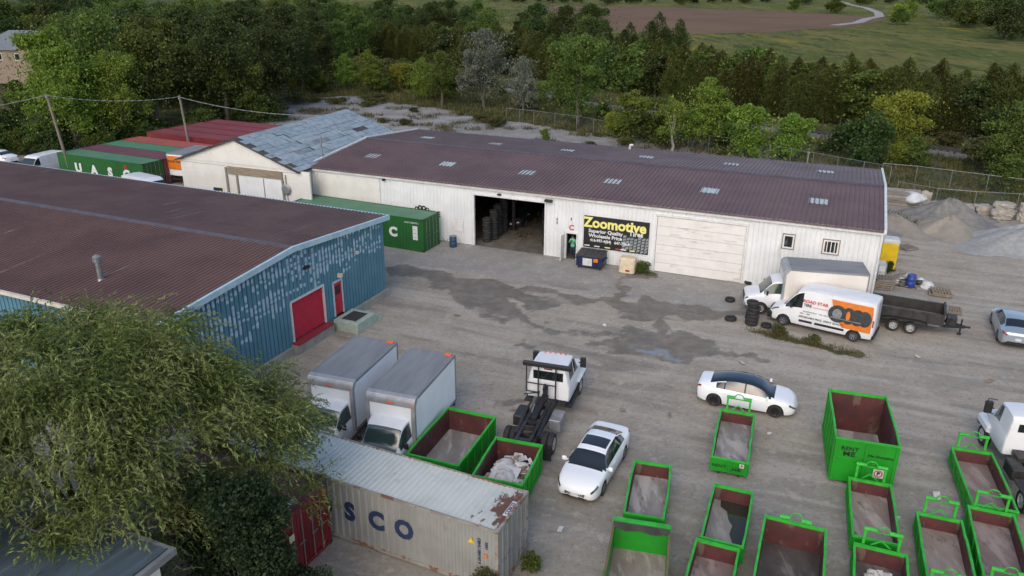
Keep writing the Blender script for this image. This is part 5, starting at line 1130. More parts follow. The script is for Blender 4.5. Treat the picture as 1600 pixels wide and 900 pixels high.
# ================================================================ yard clutter
# blue dumpster, local +X along the wall
DU = thing('dumpster', 'navy blue wheeled dumpster with black lid below the sign', 'dumpster', (5.75, 53.35, 0), -23)
mb = MB(); pr = [(-.62,.2),(.62,.2),(.66,1.08),(-.66,.95)]
mb.prism(pr, -.95, .95, axis='x'); mb.build('body', M['navy'], DU)
mb = MB(); mb.add([(-1.0,-.72,.965),(1.0,-.72,.965),(1.0,.70,1.11),(-1.0,.70,1.11),(-1.0,-.72,1.0),(1.0,-.72,1.0),(1.0,.70,1.15),(-1.0,.70,1.15)],[(0,3,2,1),(4,5,6,7),(0,1,5,4),(1,2,6,5),(2,3,7,6),(3,0,4,7)])
for k in range(5): q = -.8+k*.4; mb.beam((q,-.70,1.01),(q,.68,1.16),.06,.03)
mb.build('lid', M['lid'], DU)
for s in (-1, 1):
    mb = MB(); a, c_ = sorted((s*.95, s*1.08)); mb.box(a, c_, -.4, .4, .62, .76); mb.build('fork_pocket', M['navy'], DU)
    for yy in (-.5,.5): mb = MB(); mb.lathe([(0,-.03),(.09,-.03),(.09,.03),(0,.03)],12,c=(s*.8,yy,.09),axis='x'); mb.beam((s*.8,yy,.1),(s*.8,yy,.22),.05,.05); mb.build('caster', M['rubber'], DU)
for k in range(3): mb = MB(); mb.box(-.9+.72*k+.0,-.9+.72*k+.06,-.70,-.64,.24,.92); mb.build('body_rib', M['navy'], DU)
mb = MB(); mb.box(-.45,.25,-.705,-.69,.3,.85); mb.build('notice', M['plastic_white'], DU)
mb = MB(); mb.box(.36,.68,-.705,-.69,.62,.88); mb.build('sticker', M['orange'], DU)
# beige tank
TK = thing('plastic_tank', 'beige stained plastic tank standing against the wall by weeds', 'tank', (8.25, 52.35, 0), -23)
mb = MB(); mb.cbox((0,0,.58),(1.12,.85,1.1),b=.10); mb.build('body', M['beige_plastic'], TK, smooth=35)
mb = MB(); mb.cbox((.1,-.43,.22),(.3,.03,.12)); mb.build('tap', M['red_light'], TK)
def barrel(label, x, y, mat, top):
    t = thing('barrel', label, 'barrel', (x, y, 0), random.uniform(0,90)); mb = MB()
    mb.lathe([(0.001,.02),(.285,.02),(.29,.05),(.285,.28),(.30,.30),(.285,.32),(.285,.57),(.30,.59),(.285,.61),(.29,.86),(.285,.88)], 22); mb.build('body', mat, t, smooth=40)
    mb = MB(); mb.lathe([(.285,.88),(.27,.885),(.265,.865),(.001,.865)], 22); mb.build('lid', top, t); return t
barrel('dark blue steel barrel with pale lid beside the garage opening', -4.6, 57.75, M['steel_blue'], M['grey_metal'])
barrel('blue plastic barrel among junk behind the dump trailer', 27.2, 49.7, M['plastic_blue'], M['plastic_blue'])
# tyres
def tyre_mesh(r=.33, w=.21):
    mb = MB(); mb.lathe([(r*.60,-w*.36),(r*.66,-w*.5),(r*.90,-w*.5),(r*.985,-w*.36),(r,-w*.12),(r,w*.12),(r*.985,w*.36),(r*.90,w*.5),(r*.66,w*.5),(r*.60,w*.36),(r*.57,0),(r*.60,-w*.36)], 24); o = mb.build('t', M['rubber'], smooth=40); me = o.data; bpy.data.objects.remove(o); return me
TY = [tyre_mesh(.36,.21), tyre_mesh(.33,.20), tyre_mesh(.38,.24)]
ORD = ['lowest','second','third','fourth','fifth','sixth','topmost']
def tyre(label, x, y, z, k=0, tilt=(0,0), group=None):
    o = bpy.data.objects.new('tyre', TY[k]); o.location = (x, y, z); o.rotation_euler = (tilt[0], tilt[1], random.uniform(0,6)); return put(o, None, label, 'tyre', group)
zt = 0.11
for k in range(7):
    q = [2,2,0,0,0,1,0][k]; tyre(f'{ORD[k]} tyre of the tall stack in front of the parked box truck', 14.55+[.0,.02,.06,.0,.10,.02,-.05][k], 43.35+[0,.02,-.02,.05,.02,.10,.04][k], zt, q, (random.uniform(-.04,.04), random.uniform(-.05,.05))); zt += [.235,.225,.21,.21,.21,.20,.2][k]
zt = .11
for k in range(4): tyre(f'{["lowest","second","third","topmost"][k]} tyre of the short stack behind the tall one', 14.75+.05*k, 44.15-.03*k, zt, 0, (random.uniform(-.05,.05),.03)); zt += .21
tyre('loose tyre lying flat right of the tall tyre stack', 15.35, 42.95, .10, 1); tyre('loose tyre lying flat left of the tall tyre stack', 13.45, 43.95, .11, 0, (.1,.0)); tyre('small tyre lying on the concrete near the big white door', 14.2, 47.0, .10, 1)
tyre('tyre lying beside the front of the cream box truck', 16.3, 50.2, .10, 1, (0,.1))
# tyre stacks inside the garage
cw, sw = math.cos(R(-23.04)), math.sin(R(-23.04))
def wh(lx_, ly_): return (-17.10 + lx_*cw - ly_*sw, 64.20 + lx_*sw + ly_*cw)
gi = random.Random(9)
for j, (a, c_, n) in enumerate(((15.9,1.2,9),(16.1,2.1,11),(16.0,3.1,12),(16.0,4.2,13),(20.7,1.9,10),(20.6,2.8,12),(20.2,3.8,13),(19.4,5.2,10),(20.4,5.0,14))):
    px, py = wh(a, c_)
    for k in range(n): tyre('dark tyre in one of the tall stacks inside the garage', px+gi.uniform(-.04,.04), py+gi.uniform(-.04,.04), .12+.215*k, 0, (gi.uniform(-.04,.04),gi.uniform(-.04,.04)), 'tyre stacks inside the garage')
px, py = wh(16.6, 5.0)
HO = thing('lift_post', 'dark lift post with orange red head inside the garage', 'lift', (px, py, 0), -23)
mb = MB(); mb.box(-.12,.12,-.12,.12,0,3.25); mb.cbox((0,0,.03),(.6,.6,.06)); mb.build('post', M['dark_metal'], HO)
mb = MB(); mb.box(-.16,.16,-.16,.16,3.25,4.0); mb.box(.16,.42,-.1,.1,3.55,4.0); mb.build('hoist_head', pm('lift_red', (.55,.06,.02), None), HO)
mb = MB(); mb.beam((0,-.1,1.0),(.9,-.5,1.0),.12,.12); mb.build('lift_arm', M['dark_metal'], HO)

# person in the doorway
def person():
    px, py = wh(23.38, .25)
    t = thing('person', 'person in green shirt standing in the dark doorway, hands raised', 'person', (px, py, 0.015), -23)
    J = {'pel':(0,0,.93),'sp':(0,0,1.15),'ch':(0,-.01,1.36),'nk':(0,-.01,1.50),'hd':(0,-.03,1.62),'hd2':(0,-.03,1.74),
         'hl':(.10,0,.88),'kl':(.11,-.02,.49),'al':(.11,.02,.08),'tl':(.12,-.15,.04),'hr':(-.10,0,.88),'kr':(-.12,-.02,.49),'ar':(-.13,.02,.08),'tr':(-.14,-.15,.04),
         'sl':(.18,0,1.43),'el':(.27,-.06,1.17),'wl':(.12,-.27,1.32),'fl':(.06,-.32,1.38),'sr':(-.18,0,1.43),'er':(-.27,-.06,1.17),'wr':(-.12,-.27,1.32),'fr':(-.06,-.32,1.38)}
    E_ = ['pel-sp','sp-ch','ch-nk','nk-hd','hd-hd2','pel-hl','hl-kl','kl-al','al-tl','pel-hr','hr-kr','kr-ar','ar-tr','ch-sl','sl-el','el-wl','wl-fl','ch-sr','sr-er','er-wr','wr-fr']
    rad = {'pel':.15,'sp':.14,'ch':.16,'nk':.06,'hd':.10,'hd2':.07,'hl':.095,'kl':.065,'al':.045,'tl':.04,'sl':.075,'el':.05,'wl':.036,'fl':.035}
    ks = list(J); me = bpy.data.meshes.new('body'); me.from_pydata([J[k] for k in ks], [(ks.index(a), ks.index(b_)) for a, b_ in (e.split('-') for e in E_)], [])
    o = bpy.data.objects.new('body', me); COL.objects.link(o); o.modifiers.new('s', 'SKIN'); sv = me.skin_vertices[0].data
    for i, k in enumerate(ks):
        r_ = rad.get(k, rad.get(k[0]+'l', .05)); sv[i].radius = (r_, r_*(.72 if k in ('ch','sp','pel') else 1)); sv[i].use_root = (k == 'pel')
    m_ = o.modifiers.new('u', 'SUBSURF'); m_.levels = 2; m_.render_levels = 2
    dg = bpy.context.evaluated_depsgraph_get(); m2 = bpy.data.meshes.new_from_object(o.evaluated_get(dg)); bpy.data.objects.remove(o)
    for q in ('skin','shirt','jeans'): m2.materials.append(M[q])
    for f in m2.polygons:
        c_ = f.center; f.use_smooth = True
        f.material_index = 2 if c_.z < .9 else (0 if (c_.z > 1.5 or (c_.y < -.12)) else 1)
    ob = bpy.data.objects.new('body', m2); put(ob, t)
    mb = MB(); lump(mb, (0,-.015,1.70), .115, random.Random(2), .95, 2); mb.build('hair', M['hair'], t, smooth=True)
    mb = MB(); mb.cbox((0,-.35,1.40),(.16,.015,.09)); 
    ph = mb.build('phone', M['black'], None); ph['label'] = 'dark phone held up by the person in the doorway'; ph['category'] = 'phone'; ph.matrix_world = Matrix.Translation((px, py, .015)) @ Matrix.Rotation(R(-23), 4, 'Z')
person()

# portable toilet, pallets, junk
PT = thing('portable_toilet', 'yellow portable toilet with white roof by the warehouse end', 'toilet', (27.25, 53.5, 0), -23)
mb = MB(); mb.cbox((0,0,1.08),(1.1,1.1,1.95),b=.05)
for k in range(5): mb.box(-.5+.22*k,-.44+.22*k,-.575,-.55,.25,1.9)
mb.build('cabin', M['plastic_yellow'], PT); mb = MB(); mb.cbox((0,0,2.15),(1.16,1.16,.28),b=.12); mb.build('roof', M['plastic_white'], PT, smooth=30); mb = MB(); mb.cbox((0,0,.06),(1.2,1.2,.12)); mb.build('base', M['dark_metal'], PT)
mb = MB(); mb.box(.555,.565,-.35,.35,.2,1.9); mb.build('door', M['plastic_yellow'], PT)
def pallet(label, x, y, rz, z=0.0, tilt=(0,0), mat='wood_grey', group=None, n=7):
    t = thing('pallet', label, 'pallet', (x, y, z), rz, group); t.rotation_euler = (tilt[0], tilt[1], R(rz))
    for q in (-.5, 0, .5): mb = MB(); mb.box(-.6,.6,q-.045,q+.045,.02,.115); mb.build('stringer', M[mat], t)
    p0 = None
    for k in range(n):
        q = -.6 + 1.2*k/(n-1)*.93 + .04
        if p0 is None: mb = MB(); mb.box(-.048,.048,-.55,.55,0,.022); p0 = mb.build('slat', M[mat], t); p0.location = (q,0,.117)
        else: put(bpy.data.objects.new('slat', p0.data), t).location = (q,0,.117)
    for q in (-.5,0,.5): o = put(bpy.data.objects.new('slat', p0.data), t); o.location = (q,0,-.004)
    return t
pallet('grey wooden pallet lying alone near the gravel heap', 30.9, 58.0, 20); 
pallet('pallet lying flat behind the dump trailer, lower of two', 28.5, 48.4, -25); pallet('broken pallet lying on another behind the dump trailer', 28.6, 48.3, -18, .14, (.03,.05), 'wood')
pallet('large slatted pallet beside the trailer drawbar', 27.85, 45.6, -25, .0, (0,0), 'wood', n=9)
for k in range(5): pallet(f'{ORD[k] if k < 4 else "topmost"} pallet of the stack at the warehouse corner', 25.2+.03*k, 49.6, -20+3*k, .145*k, mat='wood' if k % 2 else 'wood_grey')
r8 = random.Random(8)
for i in range(9):
    o = MB(); a = r8.uniform(.5,1.2); o.beam((-a,0,0),(a,0,0),.10,.05); q = o.build('plank', M['wood'] if i % 2 else M['wood_grey'], None, label=f'{["long","short","grey","pale","thin","wide","crooked","weathered","broken"][i]} plank in the junk heap by the yellow toilet', cat='plank'); q.location = (26.6+r8.uniform(-1.0,.9), 50.3+r8.uniform(-.8,.8), .05+.06*i); q.rotation_euler = (0, r8.uniform(-.06,.06), r8.uniform(0,3.1))
for i in range(6):
    mb = MB(); lump(mb, (0,0,.0), 1.0, r8, .5, 2); q = mb.build('rubbish_bag', [M['debris'],M['lid'],M['plastic_white']][i % 3], None, smooth=60, label=f'{["crumpled white","dark","torn white","flattened pale","small dark","white"][i]} rubbish bag in the junk behind the trailer', cat='bag'); s_ = r8.uniform(.28,.5); q.scale = (s_, s_*.8, s_); q.location = (26.4+i*.42+r8.uniform(-.2,.2), 50.9+r8.uniform(-.9,.5), .16)
mb = MB(); mb.box(-1.6,1.6,-.9,.9,0,.05); q = mb.build('concrete_pad', M['concrete'], None, label='pale flat slab on the ground behind the dump trailer', cat='slab'); q.location = (25.6,47.6,0); q.rotation_euler = (0,0,R(-24))
mb = MB(); lump(mb,(0,0,.1),.55,r8,.35,2); q = mb.build('plastic_sheet', M['plastic_white'], None, smooth=60, label='crumpled pale sheet on the ground near the blue barrel', cat='sheet'); q.location = (28.4,49.9,0)
IB = thing('liquid_tote', 'white caged liquid tote standing on pallets by the warehouse corner', 'tote', (25.75, 51.6, 0), -23)
mb = MB(); mb.cbox((0,0,.62),(.95,1.1,.95),b=.06); mb.build('tank', M['plastic_white'], IB); mb = MB()
for q in (-.5,0,.5):
    mb.tube((q,-.58,.1),(q,-.58,1.12),.02); mb.tube((q,.58,.1),(q,.58,1.12),.02); mb.tube((-.5,q*1.1,.1),(-.5,q*1.1,1.12),.02); mb.tube((.5,q*1.1,.1),(.5,q*1.1,1.12),.02)
for z_ in (.15,.6,1.1): mb.tube((-.5,-.58,z_),(.5,-.58,z_),.02); mb.tube((.5,-.58,z_),(.5,.58,z_),.02)
mb.build('cage', M['galv'], IB)
# lumber stack and boulders along the back
for k in range(10):
    mb = MB(); w2 = r8.uniform(.25,.5); mb.box(-1.7-r8.uniform(0,.6),1.9+r8.uniform(0,.6),-w2,w2,0,.22); q = mb.build('timber', M['wood_grey'] if k % 3 else M['concrete'], None, label=f'{["bottom left","bottom right","second-layer left","second-layer right","third-layer left","third-layer right","upper left","upper right","top left","topmost"][k]} timber in the stack behind the warehouse corner', cat='timber'); q.location = (35.6 + (.55 if k % 2 else -.55)*.43, 71.6+(.55 if k % 2 else -.55)*.9, .24*(k//2)); q.rotation_euler = (0,0,R(-23+r8.uniform(-5,5)))
def rock(label, x, y, z, sx, sy, sz, seed, cat='boulder', group='boulders along the back of the yard'):
    r_ = random.Random(seed); bm = bmesh.new(); bmesh.ops.create_cube(bm, size=1); bmesh.ops.subdivide_edges(bm, edges=bm.edges[:], cuts=5, use_grid_fill=True)
    ph = [r_.uniform(0,6) for _ in range(6)]
    for v in bm.verts:
        p = v.co; L_ = p.length; p = p.lerp(p.normalized()*.6, .16)
        p = p * (1 + .07*math.sin(6*p.x+ph[0]) + .07*math.sin(7*p.y+ph[1]) + .08*math.sin(5*p.z+ph[2])) + Vector((r_.uniform(-.035,.035),r_.uniform(-.035,.035),r_.uniform(-.03,.03)))
        v.co = (p.x*sx, p.y*sy, p.z*sz)
    me = bpy.data.meshes.new('boulder'); bm.to_mesh(me); bm.free(); me.materials.append(M['rock'])
    o = bpy.data.objects.new('boulder', me); o.location = (x, y, z+sz*.45); o.rotation_euler = (0,0,R(-20+r_.uniform(-20,20)))
    return put(o, None, label, cat, group)
RK = [(37.9,70.4,1.4,1.0,.7),(39.2,69.6,1.4,1.1,.8),(40.9,68.6,1.8,1.2,.9),(42.3,67.9,1.5,1.2,1.0),(38.4,70.5,1.0,.8,1.6),(43.1,66.4,2.0,1.4,1.1),(45.2,65.9,2.1,1.5,1.2),(47.6,65.4,1.9,1.4,1.1),(49.9,64.8,2.0,1.4,1.2),(43.2,66.5,1.8,1.3,2.0),(45.3,66.0,1.9,1.3,2.1),(47.7,65.5,1.7,1.2,1.9)]
RLAB = ['pale boulder nearest the timber stack','low boulder right of the timber stack','wide boulder behind the dark gravel heap','boulder at the right shoulder of the dark gravel heap','white tall block beside the timber stack','large squared boulder, first of the stacked pair row','large squared boulder in the middle of the stacked row','large squared boulder near the right frame edge','squared boulder at the right frame edge','upper boulder on the first stacked pair','upper boulder on the middle stacked pair','upper boulder on the stacked pair near the right edge']
for i, q in enumerate(RK): rock(RLAB[i], q[0], q[1], 0, q[2]*.85, q[3]*.85, q[4]*.8, 40+i) if i < 9 else rock(RLAB[i], q[0], q[1], .84, q[2]*.85, q[3]*.85, .6, 40+i)
mb = MB(); lump(mb,(0,0,.3),.9,r8,.6,3); q = mb.build('sheeted_heap', M['plastic_white'], None, smooth=60, label='white plastic-covered heap between timber and boulders', cat='heap'); q.location = (37.4,70.6,.5)
def heap(name, label, cx, cy, rx, ry, h, mat, seed, rz=0):
    n, m_ = 56, 20; V = []; F = []
    for j in range(m_+1):
        for i in range(n):
            a = 2*math.pi*i/n; t_ = j/m_; rr_ = t_*(1+.16*math.sin(2*a+seed)+.10*math.sin(5*a+seed*2)+.05*math.sin(11*a))
            x_, y_ = rx*rr_*math.cos(a), ry*rr_*math.sin(a)
            z_ = h*max(0, .5+.5*math.cos(math.pi*min(1,t_**.9)))*(1+.12*math.sin(3*a+seed)) * (1 if j else 1) - (.05 if j == m_ else 0)
            z_ += (random.Random(i*131+j*17+seed).uniform(-.05,.05))*(1-t_)*1.2 + .22*h*(1-t_)*t_*math.sin(a*4+seed+t_*4)
            V.append((x_, y_, z_))
    V = [(0,0,h*.98) if k < n else v for k, v in enumerate(V)]
    for j in range(m_):
        for i in range(n): F.append((j*n+i, j*n+(i+1)%n, (j+1)*n+(i+1)%n, (j+1)*n+i))
    o = MB().add(V, F).build(name, mat, None, smooth=True, label=label, cat='heap'); o.location = (cx, cy, -.05); o.rotation_euler = (0,0,R(rz)); return o
heap('gravel_heap', 'tall dark grey gravel heap in front of the boulders', 38.3, 66.4, 4.2, 3.2, 1.7, M['gravel_dark'], 3, -20)
heap('sand_heap', 'brownish gravel heap in front of the dark one', 36.6, 62.9, 4.0, 3.6, 1.15, M['gravel_tan'], 5)
heap('stone_heap', 'broad light grey crushed stone heap at the right edge', 40.6, 58.9, 5.2, 4.6, 1.6, M['gravel_grey'], 8)
heap('soil_heap', 'low dusty mound left of the gravel heaps', 32.8, 64.6, 2.6, 4.5, .8, M['gravel_tan'], 12, 20)

# ================================================================ chain-link fences, poles
meshm = bpy.data.materials.new('chain_link'); t_, N, L = nodes(meshm); b = N['Principled BSDF']; b.inputs['Base Color'].default_value = (.16,.165,.165,1); b.inputs['Metallic'].default_value = .4; b.inputs['Roughness'].default_value = .5
def fence(label, pts, h=1.9, gap=3.0, dense=.28):
    t = thing('chain_link_fence', label, 'fence', (pts[0][0], pts[0][1], 0)); o0 = Vector((pts[0][0], pts[0][1], 0)); pm_ = None
    rail = MB(); wire = MB()
    for a, c_ in zip(pts, pts[1:]):
        d = math.dist(a, c_); n = max(1, round(d/gap))
        for k in range(n+1):
            q = Vector((a[0]+(c_[0]-a[0])*k/n, a[1]+(c_[1]-a[1])*k/n, 0)) - o0
            if pm_ is None: m2 = MB(); m2.tube((0,0,0),(0,0,h+.05),.035,n=8); pm_ = m2.build('post', M['galv'], t); pm_.location = q
            elif k > 0: put(bpy.data.objects.new('post', pm_.data), t).location = q
        A = Vector((*a, 0))-o0; B_ = Vector((*c_, 0))-o0; rail.tube((A.x,A.y,h),(B_.x,B_.y,h),.022)
        n2 = int(d/dense); u = (B_-A)/d
        for k in range(n2):
            p = A + u*(k*dense)
            for s in (1, -1):
                q = p + u*(s*h*.9)
                if 0 <= (q-A).dot(u) <= d: wire.beam((p.x,p.y,.04),(q.x,q.y,h),.007,.007)
    rail.build('top_rail', M['galv'], t); wire.build('wire_mesh', meshm, t, kind='stuff')
fence('chain link fence behind the cracked back lot', [(-1,115.5),(3,113.2),(8.8,108.7),(17.3,99.3),(26,93.2),(33,85),(38.5,78.3)])
fence('upper chain link fence on the grassy bank at right', [(38.5,80.2),(41.5,79.0),(49.3,73.4),(60,68)], 1.8)
fence('chain link fence just behind the row of boulders', [(37.1,73.6),(39.6,71.0),(42.6,69.9),(46.1,69.2),(54,66.5)], 1.5)
def pole(label, x, y, h, lean, cat='pole'):
    t = thing('utility_pole', label, cat, (x, y, 0)); mb = MB(); a = Vector((0,0,-.3)); prev = a
    top = Vector((lean[0], lean[1], h)); mb.tube(tuple(a), tuple(top), .16, .11, 12); mb.build('post', M['pole'], t, smooth=40)
    mb = MB(); mb.cbox((lean[0],lean[1]-.14,h-.25),(.14,.14,.22)); mb.tube((lean[0]-.02,lean[1]-.1,h-.1),(lean[0]-.02,lean[1]-.3,h-.05),.03); mb.build('insulator', M['grey_metal'], t); return Vector((x+lean[0], y+lean[1]-.2, h-.1))
P1 = pole('leaning wooden utility pole in front of the green lettered container', -45.6, 79.3, 8.5, (-.95,.1)); P2 = pole('wooden utility pole beside the old cream building', -36.6, 88.2, 7.2, (-.4,0))
def cable(label, a, c_, sag, r=.035):
    pts = []
    for i in range(19):
        t_ = i/18; p = a.lerp(c_, t_); p.z -= sag*4*t_*(1-t_); pts.append(tuple(p))
    MB().path(pts, r, 6).build('overhead_cable', M['cable'], None, smooth=True, label=label, cat='cable')
cable('twisted overhead cable strung between the two utility poles', P1, P2, .5); cable('overhead cable from the leaning pole off to the left', P1, Vector((-68,76,6.2)), .7); cable('overhead cable from the second pole down to the old building', P2, Vector((-19.5,79.0,6.6)), .5)

# ================================================================ house beyond the trees
def house(label, x, y, rz, L, W, h, rh, wall, roofm):
    t = thing('house', label, 'house', (x, y, 0), rz); l, w_ = L/2, W/2
    mb = MB(); mb.box(-l,l,-w_,w_,0,h); wl = mb.build('wall', wall, t)
    mb = MB(); e = .5; mb.add([(-l-e,-w_-e,h-.1),(l+e,-w_-e,h-.1),(l+e,w_+e,h-.1),(-l-e,w_+e,h-.1),(-l*.45,0,h+rh),(l*.45,0,h+rh)],[(0,1,5,4),(1,2,5),(2,3,4,5),(3,0,4),(3,2,1,0)]); rf = mb.build('roof', roofm, t)
    mb = MB(); mb.add([(l*.2,-w_-1.4,h-.1),(l*.9,-w_-1.4,h-.1),(l*.55,-w_-1.4,h+rh*.6),(l*.55,0,h+rh*.6),(l*.2,0,h-.1),(l*.9,0,h-.1)],[(0,2,3,4),(1,5,3,2)]); mb.build('gable_roof', roofm, rf)
    mb = MB(); mb.box(l*.26,l*.84,-w_-1.2,-w_+.02,0,h-.1); mb.prism([(l*.26,h-.1),(l*.84,h-.1),(l*.55,h+rh*.52)],-w_-1.2,-w_-1.0); mb.build('gable_bay', wall, t)
    for a in (-.75,-.35,.1): mb = MB(); mb.box(l*a-.6,l*a+.6,-w_-.05,-w_+.02,h-2.0,h-.7); f = mb.build('window', M['white_trim'], t); mb = MB(); mb.box(l*a-.5,l*a+.5,-w_-.07,-w_-.05,h-1.9,h-.8); mb.build('pane', M['glass'], f)
    mb = MB(); mb.box(l*.55-.6,l*.55+.6,-w_-1.25,-w_-1.18,h-2.0,h-.7); f = mb.build('window', M['white_trim'], t); mb = MB(); mb.box(l*.55-.5,l*.55+.5,-w_-1.27,-w_-1.25,h-1.9,h-.8); mb.build('pane', M['glass'], f)
    return t
shg = pm('shingle_grey', (.17,.19,.21), (.13,.145,.16), 1.5, .8, stretch=(1,3,3)); tan = pm('tan_brick', (.27,.21,.165), (.22,.17,.135), 3, .9)
house('tan brick house with grey hipped roof among trees at far left', -95, 160, -8, 17, 10, 6.4, 3.2, tan, shg)
house('grey roofed house almost hidden by trees behind the containers', -69, 131, 20, 10, 8, 5.0, 2.6, tan, shg)

# loose bits lying about the yard
for i, (x_, y_, a, c_, mt, lb) in enumerate(((7.6,32.6,.32,.06,'wood','short plank lying on the gravel near the glass-roofed car'),(11.9,31.0,.10,.08,'plastic_white','scrap of white paper on the gravel between two bins'),(5.4,33.0,.14,.1,'wood_grey','small wood scrap behind the sunroof sedan'),(1.9,24.2,.16,.10,'plastic_white','white scrap near the pale grey container'),(17.3,26.4,.22,.14,'debris','crumpled pale rag between green bins'),(15.0,25.0,.15,.1,'plastic_white','white litter beside the small bin column'),(12.6,38.2,.3,.12,'debris','pale slab fragment near the puddle'),(5.6,43.0,.12,.1,'plastic_white','white scrap on the damp ground'),(-3.4,44.4,.2,.12,'wood_grey','grey board scrap on the dirt by the blue building'),(25.0,36.2,.25,.12,'wood','broken board on the dirt at right'),(22.6,39.0,.14,.1,'debris','stone fragment below the trailer'))):
    mb = MB(); slab(mb, (0,0,.03), a, c_, .018, random.Random(i)); q = mb.build('litter', M[mt], None, label=lb, cat='litter'); q.location = (x_, y_, .0)
# ================================================================ vegetation
def leafmat(name, c1, c2, isl=.35, sc=.6, objv=.22, trans=.34):
    m = bpy.data.materials.new(name); t, N, L = nodes(m); b = N['Principled BSDF']; out = N['Material Output']
    tc = N.new('ShaderNodeTexCoord'); nz = N.new('ShaderNodeTexNoise'); nz.inputs['Scale'].default_value = sc; nz.inputs['Detail'].default_value = 3; L.new(tc.outputs['Object'], nz.inputs['Vector'])
    mr = N.new('ShaderNodeMapRange'); mr.interpolation_type = 'SMOOTHSTEP'; mr.inputs['From Min'].default_value = .36; mr.inputs['From Max'].default_value = .64; L.new(nz.outputs['Fac'], mr.inputs['Value'])
    x = N.new('ShaderNodeMix'); x.data_type = 'RGBA'; x.inputs[6].default_value = (*c1,1); x.inputs[7].default_value = (*c2,1); L.new(mr.outputs[0], x.inputs[0])
    g = N.new('ShaderNodeNewGeometry'); oi = N.new('ShaderNodeObjectInfo')
    a = N.new('ShaderNodeMapRange'); a.inputs['To Min'].default_value = 1-isl; a.inputs['To Max'].default_value = 1+isl; L.new(g.outputs['Random Per Island'], a.inputs['Value'])
    o = N.new('ShaderNodeMapRange'); o.inputs['To Min'].default_value = 1-objv; o.inputs['To Max'].default_value = 1+objv; L.new(oi.outputs['Random'], o.inputs['Value'])
    mu = N.new('ShaderNodeMath'); mu.operation = 'MULTIPLY'; L.new(a.outputs[0], mu.inputs[0]); L.new(o.outputs[0], mu.inputs[1])
    h = N.new('ShaderNodeHueSaturation'); L.new(mu.outputs[0], h.inputs['Value']); L.new(x.outputs[2], h.inputs['Color'])
    hu = N.new('ShaderNodeMapRange'); hu.inputs['To Min'].default_value = .485; hu.inputs['To Max'].default_value = .525; L.new(oi.outputs['Random'], hu.inputs['Value']); L.new(hu.outputs[0], h.inputs['Hue'])
    L.new(h.outputs[0], b.inputs['Base Color']); b.inputs['Roughness'].default_value = .6; b.inputs['Specular IOR Level'].default_value = .3
    tr = N.new('ShaderNodeBsdfTranslucent'); L.new(h.outputs[0], tr.inputs['Color']); ms = N.new('ShaderNodeMixShader'); ms.inputs[0].default_value = trans
    L.new(b.outputs[0], ms.inputs[1]); L.new(tr.outputs[0], ms.inputs[2]); L.new(ms.outputs[0], out.inputs['Surface']); return m
LM = {'mid': leafmat('leaf_mid', (.082,.122,.022), (.125,.168,.032)), 'dark': leafmat('leaf_dark', (.046,.070,.017), (.070,.098,.024)), 'light': leafmat('leaf_light', (.140,.200,.026), (.195,.255,.038)),
      'yellow': leafmat('leaf_yellow', (.20,.235,.026), (.27,.285,.04)), 'cedar': leafmat('leaf_cedar', (.070,.084,.017), (.110,.120,.027), objv=.25), 'silver': leafmat('leaf_silver', (.24,.26,.20), (.15,.175,.125)),
      'willow': leafmat('leaf_willow', (.118,.162,.036), (.235,.272,.095), .4, .75), 'bush': leafmat('leaf_bush', (.026,.052,.020), (.044,.076,.028), .45, 1.2), 'weed': leafmat('leaf_weed', (.085,.095,.028), (.14,.115,.045), .4, .25)}
bark = pm('bark', (.085,.070,.055), (.13,.11,.09), 5, .95, stretch=(3,3,.4)); bark_pale = pm('bark_pale', (.34,.32,.28), (.22,.20,.17), 5, .9, stretch=(3,3,.4))
def quads(name, C, U, V, mat):
    """leaf blades: centre C, half-axes U and V (N,3)"""
    n = len(C); co = np.empty((n, 4, 3), np.float32); co[:,0] = C-U; co[:,1] = C-V*1.0-U*.15; co[:,2] = C+U; co[:,3] = C+V*1.0-U*.15
    me = bpy.data.meshes.new(name); me.vertices.add(4*n); me.vertices.foreach_set('co', co.ravel())
    idx = np.arange(4*n, dtype=np.int32); me.loops.add(4*n); me.loops.foreach_set('vertex_index', idx); me.polygons.add(n); me.polygons.foreach_set('loop_start', np.arange(0, 4*n, 4, dtype=np.int32))
    me.update(calc_edges=True); me.materials.append(mat); return me
def unit(a): return a/np.maximum(np.linalg.norm(a, axis=1, keepdims=True), 1e-6)
def rnd_axes(n, s, asp, g, D=None, jit=.8):
    d = g.normal(size=(n,3)) if D is None else D + jit*g.normal(size=(n,3)); d = unit(d); e = unit(np.cross(d, g.normal(size=(n,3)))); k = s*g.uniform(.6,1.35,(n,1)); return d*k, e*k*asp
def crown_pts(lobes, n, g, inner=.55):
    r = np.array([max(l[3]*l[4]*l[5],1e-3)**(2/3) for l in lobes]); pick = g.choice(len(lobes), n, p=r/r.sum()); L_ = np.array(lobes)[pick]
    d = unit(g.normal(size=(n,3))); rad = g.uniform(inner**3, 1, (n,1))**(1/3); rad = rad*(1+.12*g.normal(size=(n,1)))
    return L_[:,:3] + d*rad*L_[:,3:6], d
